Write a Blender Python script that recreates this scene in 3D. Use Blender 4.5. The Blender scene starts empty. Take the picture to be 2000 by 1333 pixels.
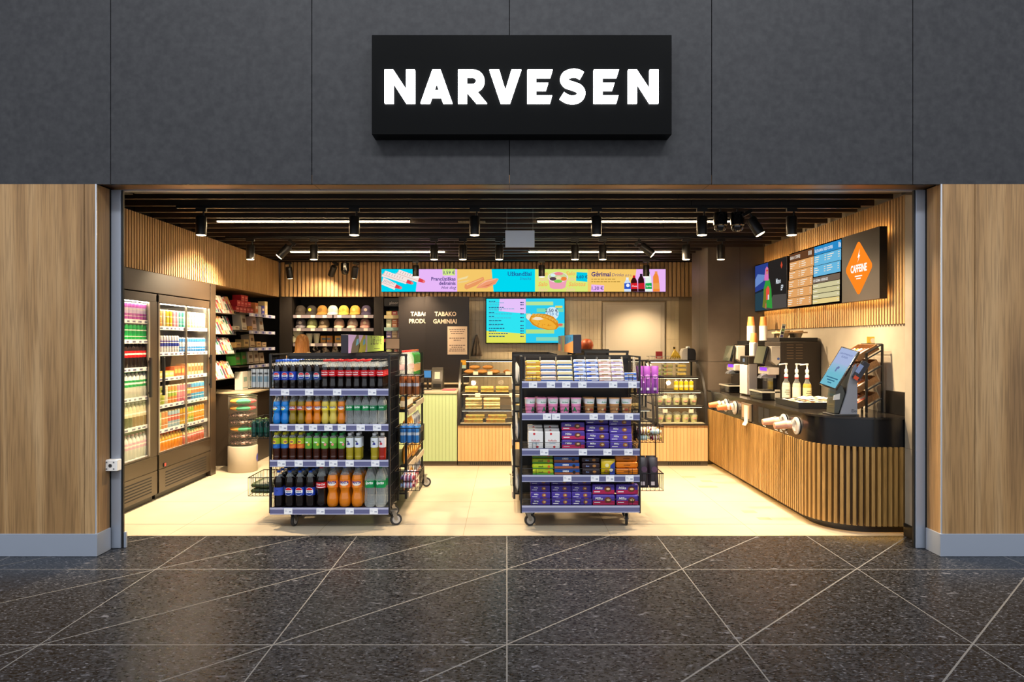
import bpy, math, random
from mathutils import Vector, Matrix
R = math.radians
PI = math.pi
random.seed(7)
SC = bpy.context.scene
COL = SC.collection
TMP = bpy.data.scenes.new('text_scratch')
CX, CY, F, H = 990.0, 668.0, 1370.0, 1.55      # principal point, focal length in pixels, eye height

def px(p, Y): return (p - CX) / F * Y           # picture column -> X at depth Y
def pz(p, Y): return H - (p - CY) / F * Y       # picture row -> Z at depth Y

def lin(h):
    h = h.lstrip('#')
    c = [int(h[i:i + 2], 16) / 255 for i in (0, 2, 4)]
    return tuple(((x + .055) / 1.055) ** 2.4 if x > .04045 else x / 12.92 for x in c) + (1,)

# ------------------------------------------------------------------ materials
MATS = {}
def base_mat(key):
    m = bpy.data.materials.new(key); m.use_nodes = True
    nt = m.node_tree; nt.nodes.clear()
    out = nt.nodes.new('ShaderNodeOutputMaterial')
    return m, nt, out

def M(hexcol, rough=.5, metal=0.0, coat=0.0, spec=.5, bump=0, bscale=60):
    key = f'paint_{hexcol}_{rough}_{metal}_{coat}_{spec}_{bump}'
    if key in MATS: return MATS[key]
    m, nt, out = base_mat(key)
    b = nt.nodes.new('ShaderNodeBsdfPrincipled')
    b.inputs['Base Color'].default_value = lin(hexcol)
    b.inputs['Roughness'].default_value = rough
    b.inputs['Metallic'].default_value = metal
    b.inputs['Coat Weight'].default_value = coat
    b.inputs['Specular IOR Level'].default_value = spec
    if bump:
        n = nt.nodes.new('ShaderNodeTexNoise'); n.inputs['Scale'].default_value = bscale
        tc = nt.nodes.new('ShaderNodeTexCoord'); nt.links.new(tc.outputs['Object'], n.inputs['Vector'])
        bp = nt.nodes.new('ShaderNodeBump'); bp.inputs['Strength'].default_value = bump
        bp.inputs['Distance'].default_value = .01
        nt.links.new(n.outputs['Fac'], bp.inputs['Height']); nt.links.new(bp.outputs['Normal'], b.inputs['Normal'])
    nt.links.new(b.outputs[0], out.inputs[0])
    MATS[key] = m
    return m

def E(hexcol, s=1.0):
    key = f'light_{hexcol}_{s}'
    if key in MATS: return MATS[key]
    m, nt, out = base_mat(key)
    e = nt.nodes.new('ShaderNodeEmission'); e.inputs[0].default_value = lin(hexcol); e.inputs[1].default_value = s
    nt.links.new(e.outputs[0], out.inputs[0])
    MATS[key] = m
    return m

def clear(key, tint='#ffffff', lo=.08, hi=.55, body='#e8eef0', rough=.06):
    """thin clear plastic or glass: see-through in the middle, shiny at the rim"""
    if key in MATS: return MATS[key]
    m, nt, out = base_mat(key)
    t = nt.nodes.new('ShaderNodeBsdfTransparent'); t.inputs[0].default_value = lin(tint)
    p = nt.nodes.new('ShaderNodeBsdfPrincipled'); p.inputs['Base Color'].default_value = lin(body); p.inputs['Roughness'].default_value = rough
    lw = nt.nodes.new('ShaderNodeLayerWeight'); lw.inputs[0].default_value = .35
    mr = nt.nodes.new('ShaderNodeMapRange'); mr.inputs['To Min'].default_value = lo; mr.inputs['To Max'].default_value = hi
    mx = nt.nodes.new('ShaderNodeMixShader')
    pw = nt.nodes.new('ShaderNodeMath'); pw.operation = 'POWER'; pw.inputs[1].default_value = 1.8
    nt.links.new(lw.outputs['Facing'], pw.inputs[0]); nt.links.new(pw.outputs[0], mr.inputs['Value']); nt.links.new(mr.outputs[0], mx.inputs[0])
    nt.links.new(t.outputs[0], mx.inputs[1]); nt.links.new(p.outputs[0], mx.inputs[2]); nt.links.new(mx.outputs[0], out.inputs[0])
    MATS[key] = m
    return m

def pane_mat(key, refl=.06, tint='#f4fff8'):
    if key in MATS: return MATS[key]
    m, nt, out = base_mat(key)
    t = nt.nodes.new('ShaderNodeBsdfTransparent'); t.inputs[0].default_value = lin(tint)
    g = nt.nodes.new('ShaderNodeBsdfGlossy'); g.inputs['Roughness'].default_value = .02
    lw = nt.nodes.new('ShaderNodeLayerWeight'); lw.inputs[0].default_value = .12
    mr = nt.nodes.new('ShaderNodeMapRange'); mr.inputs['To Min'].default_value = refl * .5; mr.inputs['To Max'].default_value = min(1, refl * 5)
    mx = nt.nodes.new('ShaderNodeMixShader')
    nt.links.new(lw.outputs['Fresnel'], mr.inputs['Value']); nt.links.new(mr.outputs[0], mx.inputs[0])
    nt.links.new(t.outputs[0], mx.inputs[1]); nt.links.new(g.outputs[0], mx.inputs[2]); nt.links.new(mx.outputs[0], out.inputs[0])
    MATS[key] = m
    return m

def grain(key, c1, c2, c3, sc=(9, 9, .45), rough=.5, fine=.35, spec=.4):
    """wood: long streaks along Z"""
    if key in MATS: return MATS[key]
    m, nt, out = base_mat(key)
    N = nt.nodes.new; L = nt.links.new
    tc = N('ShaderNodeTexCoord'); mp = N('ShaderNodeMapping'); mp.inputs['Scale'].default_value = sc
    L(tc.outputs['Object'], mp.inputs['Vector'])
    n1 = N('ShaderNodeTexNoise'); n1.inputs['Scale'].default_value = 1.0; n1.inputs['Detail'].default_value = 5; n1.inputs['Distortion'].default_value = .5
    L(mp.outputs[0], n1.inputs['Vector'])
    mp2 = N('ShaderNodeMapping'); mp2.inputs['Scale'].default_value = (sc[0] * 14, sc[1] * 14, sc[2] * 9)
    L(tc.outputs['Object'], mp2.inputs['Vector'])
    n2 = N('ShaderNodeTexNoise'); n2.inputs['Scale'].default_value = 1.0; n2.inputs['Detail'].default_value = 4
    L(mp2.outputs[0], n2.inputs['Vector'])
    r = N('ShaderNodeValToRGB'); e = r.color_ramp.elements
    e[0].position = .3; e[0].color = lin(c1); e[1].position = .72; e[1].color = lin(c3)
    x = e.new(.5); x.color = lin(c2)
    L(n1.outputs['Fac'], r.inputs[0])
    r2 = N('ShaderNodeValToRGB'); r2.color_ramp.elements[0].position = .36; r2.color_ramp.elements[0].color = (1 - fine,) * 3 + (1,)
    r2.color_ramp.elements[1].position = .55; r2.color_ramp.elements[1].color = (1, 1, 1, 1)
    L(n2.outputs['Fac'], r2.inputs[0])
    mx = N('ShaderNodeMix'); mx.data_type = 'RGBA'; mx.blend_type = 'MULTIPLY'; mx.inputs['Factor'].default_value = 1
    L(r.outputs[0], mx.inputs['A']); L(r2.outputs[0], mx.inputs['B'])
    b = N('ShaderNodeBsdfPrincipled'); b.inputs['Roughness'].default_value = rough; b.inputs['Specular IOR Level'].default_value = spec
    L(mx.outputs['Result'], b.inputs['Base Color']); L(b.outputs[0], out.inputs[0])
    MATS[key] = m
    return m

def mottle(key, c1, c2, scale=3, rough=.6, detail=6, lo=.35, hi=.65, fleck=None, fscale=40, fpos=.66, stretch=(1, 1, 1), rough2=None, spec=.5):
    """stone, concrete, cloth: two tones of noise, with optional lighter flecks"""
    if key in MATS: return MATS[key]
    m, nt, out = base_mat(key)
    N = nt.nodes.new; L = nt.links.new
    tc = N('ShaderNodeTexCoord'); mp = N('ShaderNodeMapping'); mp.inputs['Scale'].default_value = stretch
    L(tc.outputs['Object'], mp.inputs['Vector'])
    n1 = N('ShaderNodeTexNoise'); n1.inputs['Scale'].default_value = scale; n1.inputs['Detail'].default_value = detail
    L(mp.outputs[0], n1.inputs['Vector'])
    r = N('ShaderNodeValToRGB'); e = r.color_ramp.elements
    e[0].position = lo; e[0].color = lin(c1); e[1].position = hi; e[1].color = lin(c2)
    L(n1.outputs['Fac'], r.inputs[0]); colour = r.outputs[0]
    b = N('ShaderNodeBsdfPrincipled'); b.inputs['Roughness'].default_value = rough; b.inputs['Specular IOR Level'].default_value = spec
    if fleck:
        for k, (fs, fp, amt) in enumerate(((fscale, fpos, .75), (fscale * .22, fpos + .06, .8))):
            n2 = N('ShaderNodeTexNoise'); n2.inputs['Scale'].default_value = fs; n2.inputs['Detail'].default_value = 4
            L(mp.outputs[0], n2.inputs['Vector'])
            r2 = N('ShaderNodeValToRGB'); r2.color_ramp.elements[0].position = fp - .08; r2.color_ramp.elements[0].color = (0, 0, 0, 1)
            r2.color_ramp.elements[1].position = fp; r2.color_ramp.elements[1].color = (amt,) * 3 + (1,)
            L(n2.outputs['Fac'], r2.inputs[0])
            mx = N('ShaderNodeMix'); mx.data_type = 'RGBA'; L(r2.outputs[0], mx.inputs['Factor'])
            L(colour, mx.inputs['A']); mx.inputs['B'].default_value = lin(fleck); colour = mx.outputs['Result']
    if rough2 is not None:
        mr = N('ShaderNodeMapRange'); mr.inputs['From Min'].default_value = .3; mr.inputs['From Max'].default_value = .7
        mr.inputs['To Min'].default_value = rough; mr.inputs['To Max'].default_value = rough2
        L(n1.outputs['Fac'], mr.inputs['Value']); L(mr.outputs[0], b.inputs['Roughness'])
    L(colour, b.inputs['Base Color']); L(b.outputs[0], out.inputs[0])
    MATS[key] = m
    return m

# ------------------------------------------------------------------ mesh builder
def origin_of(o):
    v = Vector((0, 0, 0))
    while o is not None:
        v += o.location; o = o.parent
    return v

_TXT = {}
def glyphs(s, bold=0.0):
    k = (s, bold)
    if k not in _TXT:
        c = bpy.data.curves.new('scratch', 'FONT'); c.body = s; c.resolution_u = 2; c.offset = bold; c.align_x = 'CENTER'
        o = bpy.data.objects.new('scratch', c); TMP.collection.objects.link(o)
        TMP.view_layers[0].update()
        dg = TMP.view_layers[0].depsgraph
        me = o.evaluated_get(dg).to_mesh()
        vs = [(v.co.x, v.co.y) for v in me.vertices]; fs = [tuple(p.vertices) for p in me.polygons]
        o.evaluated_get(dg).to_mesh_clear()
        bpy.data.objects.remove(o); bpy.data.curves.remove(c)
        _TXT[k] = (vs, fs)
    return _TXT[k]

def clip(pts, c, sg):
    out = []
    for i in range(len(pts)):
        a, b = pts[i - 1], pts[i]; da, db = (a[0] - c) * sg, (b[0] - c) * sg
        if (da >= 0) != (db >= 0):
            t = da / (da - db); out.append((c, a[1] + (b[1] - a[1]) * t))
        if db >= 0: out.append(b)
    return out
class MB:
    def __init__(s): s.v = []; s.f = []; s.m = []; s.mats = []
    def mi(s, mat):
        if mat not in s.mats: s.mats.append(mat)
        return s.mats.index(mat)
    def poly(s, pts, mat):
        b = len(s.v); s.v += [tuple(p) for p in pts]; s.f.append(tuple(range(b, b + len(pts)))); s.m.append(s.mi(mat)); return s
    def add(s, vs, fs, mat):
        b = len(s.v); s.v += [tuple(p) for p in vs]; i = s.mi(mat)
        for f in fs: s.f.append(tuple(b + k for k in f)); s.m.append(i)
        return s
    def box(s, x0, x1, y0, y1, z0, z1, mat):
        return s.add([(x0, y0, z0), (x1, y0, z0), (x1, y1, z0), (x0, y1, z0), (x0, y0, z1), (x1, y0, z1), (x1, y1, z1), (x0, y1, z1)],
                     [(3, 2, 1, 0), (4, 5, 6, 7), (0, 1, 5, 4), (1, 2, 6, 5), (2, 3, 7, 6), (3, 0, 4, 7)], mat)
    def cbox(s, c, d, mat, M4=None):
        b = len(s.v); s.box(-d[0] / 2, d[0] / 2, -d[1] / 2, d[1] / 2, -d[2] / 2, d[2] / 2, mat)
        T = Matrix.Translation(c) @ (M4.to_4x4() if M4 else Matrix())
        s.xf(T, b); return s
    def xf(s, T, start=0):
        for i in range(start, len(s.v)): s.v[i] = tuple(T @ Vector(s.v[i]))
        return s
    def lathe(s, prof, mat, n=16, c=(0, 0, 0), T=None, cap=True, sx=1, sy=1):
        """prof: list of (r, z) or (r, z, material of the band that starts here)"""
        b = len(s.v); k = len(prof)
        for p in prof:
            for j in range(n):
                a = 2 * PI * j / n; s.v.append((p[0] * math.cos(a) * sx, p[0] * math.sin(a) * sy, p[1]))
        cur = s.mi(mat)
        for i in range(k - 1):
            if len(prof[i]) > 2: cur = s.mi(prof[i][2])
            for j in range(n):
                j2 = (j + 1) % n
                s.f.append((b + i * n + j, b + i * n + j2, b + (i + 1) * n + j2, b + (i + 1) * n + j)); s.m.append(cur)
        if cap:
            if prof[0][0] > 1e-5: s.f.append(tuple(b + j for j in range(n - 1, -1, -1))); s.m.append(s.mi(prof[0][2] if len(prof[0]) > 2 else mat))
            if prof[-1][0] > 1e-5: s.f.append(tuple(b + (k - 1) * n + j for j in range(n))); s.m.append(cur)
        s.xf(Matrix.Translation(c) @ (T if T else Matrix()), b)
        return s
    def cyl(s, p0, p1, r, mat, n=12, r1=None):
        p0, p1 = Vector(p0), Vector(p1); d = p1 - p0
        T = d.to_track_quat('Z', 'Y').to_matrix().to_4x4()
        return s.lathe([(r, 0), (r if r1 is None else r1, d.length)], mat, n, p0, T)
    def tube(s, pts, r, mat, n=6, closed=False):
        pts = [Vector(p) for p in pts]; b = len(s.v); k = len(pts); i0 = s.mi(mat)
        for i, p in enumerate(pts):
            a = pts[i - 1] if (i or closed) else p; c = pts[(i + 1) % k] if (i < k - 1 or closed) else p
            q = (c - a).to_track_quat('Z', 'Y')
            for j in range(n):
                t = 2 * PI * j / n; s.v.append(tuple(p + q @ Vector((r * math.cos(t), r * math.sin(t), 0))))
        for i in range(k if closed else k - 1):
            i2 = (i + 1) % k
            for j in range(n):
                j2 = (j + 1) % n
                s.f.append((b + i * n + j, b + i * n + j2, b + i2 * n + j2, b + i2 * n + j)); s.m.append(i0)
        if not closed:
            s.f.append(tuple(b + j for j in range(n - 1, -1, -1))); s.m.append(i0)
            s.f.append(tuple(b + (k - 1) * n + j for j in range(n))); s.m.append(i0)
        return s
    def wire(s, segs, r, mat, n=4):
        for a, b in segs: s.cyl(a, b, r, mat, n)
        return s
    def prism(s, pts, a0, a1, mat, axis='z'):
        """extrude a 2D outline; axis z: (x,y); y: (x,z); x: (y,z)"""
        def P(p, a): return (p[0], p[1], a) if axis == 'z' else ((p[0], a, p[1]) if axis == 'y' else (a, p[0], p[1]))
        k = len(pts); b = len(s.v); s.v += [P(p, a0) for p in pts] + [P(p, a1) for p in pts]; i = s.mi(mat)
        s.f += [tuple(range(b + k - 1, b - 1, -1)), tuple(range(b + k, b + 2 * k))]; s.m += [i, i]
        for j in range(k):
            j2 = (j + 1) % k; s.f.append((b + j, b + j2, b + k + j2, b + k + j)); s.m.append(i)
        return s
    def text(s, t, u, v, size, mat, fr, bold=0.0, align='c', sx=1.0, shear=0.0, lift=.0015, bend=None):
        """fr=(origin,U,V,N). bend=radius wraps the text round a cylinder whose axis is V"""
        vs, fs = glyphs(t, bold)
        if not vs: return s
        xs = [p[0] for p in vs]; off = -min(xs) if align == 'l' else (-max(xs) if align == 'r' else -(max(xs) + min(xs)) / 2)
        O, U, V, Nn = [Vector(q) for q in fr]; out = []
        for x, y in vs:
            a = u + ((x + off) * sx + y * shear) * size; c = v + y * size
            if bend:
                th = a / bend; out.append(O + U * (bend + lift) * math.sin(th) + Nn * (bend + lift) * math.cos(th) + V * c)
            else: out.append(O + U * a + V * c + Nn * lift)
        return s.add(out, fs, mat)
    def flat(s, pts, mat, fr, lift=.0005, bend=None):
        O, U, V, Nn = [Vector(q) for q in fr]
        if bend:
            us = [p[0] for p in pts]; u0, u1 = min(us), max(us); k = max(1, int((u1 - u0) / (bend * .14)) + 1)
            for j in range(k):
                lo, hi = u0 + (u1 - u0) * j / k, u0 + (u1 - u0) * (j + 1) / k
                q = clip(clip(pts, lo, 1), hi, -1)
                if len(q) > 2: s.poly([O + U * (bend + lift) * math.sin(a / bend) + Nn * (bend + lift) * math.cos(a / bend) + V * c for a, c in q], mat)
            return s
        return s.poly([O + U * a + V * c + Nn * lift for a, c in pts], mat)
    def rect(s, u0, u1, v0, v1, mat, fr, lift=.0005): return s.flat([(u0, v0), (u1, v0), (u1, v1), (u0, v1)], mat, fr, lift)
    def disc(s, u, v, r, mat, fr, lift=.0005, n=20, ry=None, a0=0, a1=360, bend=None):
        pts = [(u + r * math.cos(R(a0 + (a1 - a0) * i / n)), v + (ry or r) * math.sin(R(a0 + (a1 - a0) * i / n))) for i in range(n + (a1 - a0 < 360))]
        return s.flat(pts, mat, fr, lift, bend)
    def obj(s, name, parent=None, smooth=35, bevel=0, seg=2, loc=None, local=False):
        """vertices are world coordinates unless local; the origin of a top-level mesh goes to its base"""
        if not local:
            if parent is not None: o0 = origin_of(parent)
            else:
                xs, ys, zs = zip(*s.v); o0 = Vector(((min(xs) + max(xs)) / 2, (min(ys) + max(ys)) / 2, min(zs)))
            vs = [(a - o0.x, b - o0.y, c - o0.z) for a, b, c in s.v]
        else: vs = s.v; o0 = Vector(loc or (0, 0, 0))
        me = bpy.data.meshes.new(name); me.from_pydata(vs, [], s.f)
        for m in s.mats: me.materials.append(m)
        me.polygons.foreach_set('material_index', s.m)
        if smooth:
            me.polygons.foreach_set('use_smooth', [True] * len(s.f)); me.set_sharp_from_angle(angle=R(smooth))
        o = bpy.data.objects.new(name, me); COL.objects.link(o)
        if parent is not None:
            o.parent = parent
            if local and loc: o.location = loc
        else: o.location = o0
        if bevel:
            b = o.modifiers.new('edge', 'BEVEL'); b.width = bevel; b.segments = seg; b.limit_method = 'ANGLE'; b.angle_limit = R(40); b.harden_normals = True
        return o

def tag(o, label, cat=None, group=None):
    o['label'] = label
    if cat: o['category'] = cat
    if group: o['group'] = group
    return o
def thing(name, label, cat, loc=(0, 0, 0), rz=0, group=None):
    o = bpy.data.objects.new(name, None); COL.objects.link(o); o.location = loc; o.rotation_euler = (0, 0, rz); o.empty_display_size = .05
    return tag(o, label, cat, group)
def struct(mb, name, **k):
    o = mb.obj(name, **k); o['kind'] = 'structure'; return o
def dup(root, loc, rz=None, label=None, group=None, rot=None):
    r = root.copy(); COL.objects.link(r); r.location = loc
    if rz is not None: r.rotation_euler = (0, 0, rz)
    if rot is not None: r.rotation_euler = rot
    if label: r['label'] = label
    if group: r['group'] = group
    for ch in list(root.children):
        c = ch.copy(); COL.objects.link(c); c.parent = r
        for g in list(ch.children):
            d = g.copy(); COL.objects.link(d); d.parent = c
    return r
PROTO = {}
def place(key, make, loc, label, group, rz=0.0, rot=None):
    """first use builds the thing, later uses copy it"""
    if key not in PROTO:
        o = make(); PROTO[key] = o
        o.location = loc; o.rotation_euler = rot or (0, 0, rz); o['label'] = label; o['group'] = group
        return o
    return dup(PROTO[key], loc, rz, label, group, rot)
ORD = 'first second third fourth fifth sixth seventh eighth ninth tenth eleventh twelfth thirteenth fourteenth fifteenth sixteenth seventeenth eighteenth nineteenth twentieth'.split()
def arc(cx, cy, r, a0, a1, n):
    return [(cx + r * math.cos(R(a0 + (a1 - a0) * i / n)), cy + r * math.sin(R(a0 + (a1 - a0) * i / n))) for i in range(n + 1)]

# common materials
BLACK = M('#141414', .45); BLACKG = M('#0c0c0e', .15, 0, .4); DKM = M('#1b1a19', .35, .4)
BROWNM = M('#3a322c', .38, .35); CHROME = M('#c8c8c8', .18, 1); STEEL = M('#9a968e', .3, .9); WHITE = M('#f0efec', .45)
FRAME = M('#a3adbd', .35, .4); RUB = M('#202022', .6); TAG = M('#f2f4f8', .5); STRIP = M('#6c6e96', .3, .2)
GLASS = pane_mat('door_glass', .05, '#ffffff')
CLEAR = clear('clear_plastic'); PET = clear('bottle_plastic', '#ffffff', .15, .8, '#dde5e3', .1)
OAK = grain('oak_panel', '#80603c', '#a07c50', '#b8966a', (7, 7, .35), .45, .3)
SLAT = grain('oak_slat', '#b48c5c', '#c69f6c', '#d8b482', (14, 14, .5), .5, .2)
LIGHTWOOD = grain('pale_groove_panel', '#d1a773', '#d9b07c', '#e0b987', (6, 6, .4), .5, .08)
# ================================================================== the setting
FY = 5.07                                                     # face of the front
def fr_y(y): return ((0, y, 0), (1, 0, 0), (0, 0, 1), (0, -1, 0))          # a surface that faces the concourse
def fr_x(x, s): return ((x, 0, 0), (0, -s, 0), (0, 0, 1), (s, 0, 0)) if s < 0 else ((x, 0, 0), (0, 1, 0), (0, 0, 1), (1, 0, 0))

GRAN = mottle('granite', '#08090b', '#34363b', 90, .24, 12, .40, .66, '#6e6f76', 85, .675, (.6, 1, 1), .36, .14)
JOINT = M('#6c6b6a', .6)
b = MB(); b.box(-9, 9, -4, 5.6, -.15, 0, GRAN)
for k in range(-7, 8): b.box(k * 1.195 - .0036, k * 1.195 + .0036, -4, 5.6, -.01, .0006, JOINT)
for k in range(-6, 2):
    y = 4.772 + k * 1.187; b.box(-9, 9, y - .0036, y + .0036, -.01, .0005, JOINT)
for k in range(-9, 10):
    c = 3.587 + k * 1.19; x0, x1 = max(-9, -4 - c), min(9, 5.6 - c)
    if x1 > x0:
        d = .0034; b.poly([(x0 - d, x0 + c + d, .0007), (x0 + d, x0 + c - d, .0007), (x1 + d, x1 + c - d, .0007), (x1 - d, x1 + c + d, .0007)], JOINT)
struct(b, 'floor', smooth=0)
BEIGE = mottle('beige_tile', '#aa9f8a', '#b8ac96', 2.5, .42, 5, .3, .7, spec=.3)
b = MB(); b.box(-4.4, 3.6, 5.6, 11.4, -.15, .0, BEIGE)
TJ = M('#8f7f64', .7)
for k in range(-3, 4): b.box(-.35 + k * 1.18 - .002, -.35 + k * 1.18 + .002, 5.6, 11, -.01, .0005, TJ)
for k in range(5): b.box(-4.4, 3.6, 6.79 + k * 1.19 - .002, 6.79 + k * 1.19 + .002, -.01, .0004, TJ)
b.box(-3, 3.26, 5.596, 5.606, -.01, .0008, M('#9a8f7c', .4, .6))
# darker flat patches on the floor beside the coffee bar
for x, y, w in ((2.0, 8.0, .16), (2.16, 7.75, .12), (2.05, 7.45, .2), (2.15, 6.35, .12), (2.2, 6.1, .11)):
    b.box(x, x + w, y, y + .09, -.01, .0009, M('#a08f74', .5))
struct(b, 'floor_interior', smooth=0)

FACADE = mottle('dark_panel', '#2a2b2f', '#37383b', 22, .5, 10, .3, .7, spec=.25)
b = MB(); js = [-9, -7.2, -5.76, -4.31, -2.864, -1.41, .0185, 1.48, 2.934, 4.39, 5.84, 7.3, 9]
for i in range(len(js) - 1): b.box(js[i] + .003, js[i + 1] - .003, FY, FY + .03, 2.69, 5.2, FACADE)
b.box(-9, 9, FY + .03, FY + .14, 2.765, 5.2, M('#08080a', .8))
struct(b, 'wall_facade', smooth=0)
SOFF = M('#8a6a4c', .32, .75)
b = MB(); b.box(-2.975, 3.145, FY + .012, 5.3, 2.70, 2.76, SOFF); b.box(-2.975, 3.145, 5.3, 5.36, 2.693, 2.95, FRAME)
for x in (-1.41, .0185, 1.48): b.box(x - .002, x + .002, FY + .03, 5.3, 2.699, 2.71, BLACK)
b.box(-4.5, -2.9, 5.36, 5.44, 2.69, 3.3, BLACK); b.box(-2.9, 3.06, 5.37, 5.47, 2.705, 3.3, BLACK); b.box(3.06, 3.6, 5.36, 5.44, 2.69, 3.3, BLACK)
struct(b, 'trim_1', smooth=0)

def timber_wall(name, x_in, x_out, joints, s):
    b = MB(); e = sorted([x_in, x_out] + joints)
    for i in range(len(e) - 1): b.box(e[i] + (.0025 if i else 0), e[i + 1] - .0025, FY, FY + .03, .16, 2.69, OAK)
    lo, hi = min(x_in, x_out), max(x_in, x_out)
    b.box(lo + (0 if s < 0 else .03), hi - (.03 if s < 0 else 0), FY + .03, 5.23, .0, 2.69, M('#0b0a09', .8))
    a, c = (x_in - .03, x_in) if s < 0 else (x_in, x_in + .03)
    b.box(a, c, FY + .031, 5.24, .16, 2.69, OAK)
    b.box(lo, hi, 5.24, 5.29, 0, 2.69, M('#0b0a09', .8))
    struct(b, name, smooth=0)
    m = MB(); w = .006
    m.box(x_in - w if s < 0 else x_in - .004, x_in + .004 if s < 0 else x_in + w, FY - .004, FY + .004, .163, 2.69, M('#c9cdd4', .3, .6))
    struct(m, 'trim_2' if s < 0 else 'trim_3', smooth=0)
    k = MB(); g = .014
    k.box(lo - .0, hi + g, FY - g, FY - .0005, 0.001, .163, FRAME) if s < 0 else k.box(lo - g, hi, FY - g, FY - .0005, 0.001, .163, FRAME)
    if s < 0: k.box(x_in + .001, x_in + g, FY - .0005, 5.235, .001, .163, FRAME)
    else: k.box(x_in - g, x_in - .001, FY - .0005, 5.235, .001, .163, FRAME)
    struct(k, 'baseboard_left' if s < 0 else 'baseboard_right', bevel=.002)
timber_wall('wall_front_left', -2.968, -9, [-3.055, -4.27, -5.5, -6.7], -1)
timber_wall('wall_front_right', 3.138, 9, [3.383, 4.6, 5.8, 7.0], 1)
b = MB(); b.box(-2.966, -2.895, 5.255, 5.29, .001, 2.69, FRAME); b.box(-2.893, -2.882, 5.265, 5.29, .001, 2.69, BLACK); b.box(-2.88, -2.862, 5.27, 5.29, .001, .12, FRAME)
struct(b, 'trim_4', bevel=.003)
b = MB(); b.box(3.066, 3.136, 5.255, 5.29, .001, 2.69, FRAME); b.box(3.054, 3.064, 5.265, 5.29, .001, 2.69, BLACK)
struct(b, 'trim_5', bevel=.003)

# ceiling: dark void with slats across
b = MB(); b.box(-4.4, 3.7, 5.3, 11.4, 3.25, 3.35, M('#070707', .9)); struct(b, 'ceiling', smooth=0)
SLC = mottle('ceiling_slat', '#2b221a', '#392d22', 4, .4, 3)
b = MB(); y = 5.58; k = 0
while y < 10.6:
    r = random.Random(k); cut = sorted([-3.44, 3.24] + [r.uniform(-2.5, -1) + .1 * k, r.uniform(.2, 1.6) + .05 * k])
    for i in range(3): b.box(cut[i] + .002, cut[i + 1] - .002, y, y + .035, 2.75, 2.865, SLC)
    y += .3; k += 1
struct(b, 'ceiling_slats', smooth=0)

# left wall: slatted bulkhead above the fridges, plain wall behind
def slats_mb(along, a0, a1, face, z0, z1, sgn, pitch=.047, w=.027, dep=.03):
    b = MB(); a = a0
    while a < a1 - w:
        if along == 'y': b.box(min(face, face + sgn * dep), max(face, face + sgn * dep), a, a + w, z0, z1, SLAT)
        else: b.box(a, a + w, min(face, face + sgn * dep), max(face, face + sgn * dep), z0, z1, SLAT)
        a += pitch
    return b
BACKING = M('#8a6c48', .7); VOID = M('#0a0909', .9)
b = slats_mb('y', 5.46, 10.56, -3.42, 2.225, 2.748, -1)
b.box(-4.3, -3.45, 5.45, 10.72, 2.225, 2.748, BACKING); b.box(-4.3, -3.45, 5.45, 10.72, 2.748, 3.3, VOID)
struct(b, 'wall_left_bulkhead', smooth=0)
b = MB(); b.box(-4.4, -4.25, 5.4, 11.3, 0, 3.3, M('#2a2521', .6)); b.box(-9, -2.97, 5.295, 5.33, 0, 3.3, M('#201c19', .6)); struct(b, 'wall_left', smooth=0)
# back wall: slatted bulkhead, stacked tiles, white door
b = slats_mb('x', -3.39, 3.2, 10.55, 2.23, 2.748, 1, .062, .042)
b.box(-3.42, 3.276, 10.58, 10.72, 2.23, 2.748, BACKING); b.box(-3.42, 3.276, 10.58, 10.72, 2.748, 3.3, VOID)
struct(b, 'wall_back_bulkhead', smooth=0)
TILE = mottle('wall_tile', '#c8b794', '#d2c2a0', 5, .28, 3); TGR = M('#9c8a6c', .7)
b = MB(); b.box(-.6, 3.6, 10.7, 10.8, 0, 2.23, TGR); x = -.6
while x < 2.62:
    z = 1.0 - .295
    while z < 2.22:
        if not (x > 1.40 and x + .06 < 2.44 and z < 2.15): b.box(x, x + .059, 10.692, 10.7, z, min(z + .292, 2.229), TILE)
        z += .295
    x += .062
b.box(-4.3, -.6, 11.1, 11.2, 0, 2.6, M('#211d1a', .6))
struct(b, 'wall_back', smooth=0)
b = MB(); WD = M('#c2b8a6', .5)
b.box(1.455, 2.40, 10.66, 10.69, 0, 2.15, M('#b8ad9a', .5)); b.box(1.50, 2.34, 10.652, 10.66, 0, 2.11, WD)
b.cyl((1.55, 10.652, 1.02), (1.55, 10.60, 1.02), .01, STEEL); b.cyl((1.55, 10.61, 1.02), (1.67, 10.61, 1.02), .01, STEEL)
struct(b, 'door_1', bevel=.002)
# stone pillar and right wall
STONE = mottle('brown_stone', '#4a4036', '#5f5347', 2.2, .5, 9, .3, .7)
b = MB(); b.box(2.55, 3.275, 8.90, 9.28, 0, 2.95, STONE); b.box(2.55, 3.275, 9.285, 9.67, 0, 2.95, STONE)
b.box(2.548, 3.3, 8.897, 9.67, 1.298, 1.302, M('#3b3228', .7)); b.box(2.955, 2.958, 8.897, 8.9, 0, 2.95, M('#3b3228', .7))
struct(b, 'wall_pillar', smooth=0)
CONC = mottle('raw_concrete', '#978b78', '#b6ab98', 1.8, .65, 10, .25, .72)
b = MB(); b.box(3.276, 3.45, 5.30, 11.3, 0, 3.3, CONC); b.box(3.2745, 3.276, 5.45, 11, .7, .704, M('#7c6f5c', .8)); struct(b, 'wall_right', smooth=0)
b = MB(); b.box(3.185, 3.2755, 5.44, 5.612, 0, 2.9, CONC); b.box(3.1845, 3.2, 5.445, 5.6125, .70, .703, M('#7c6f5c', .8)); struct(b, 'wall_right_nib', smooth=0)
b = slats_mb('y', 5.735, 8.88, 3.252, 1.70, 2.752, 1, .045, .026, .018)
b.box(3.270, 3.2755, 5.735, 8.895, 1.70, 2.752, M('#5f4528', .7))
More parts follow.
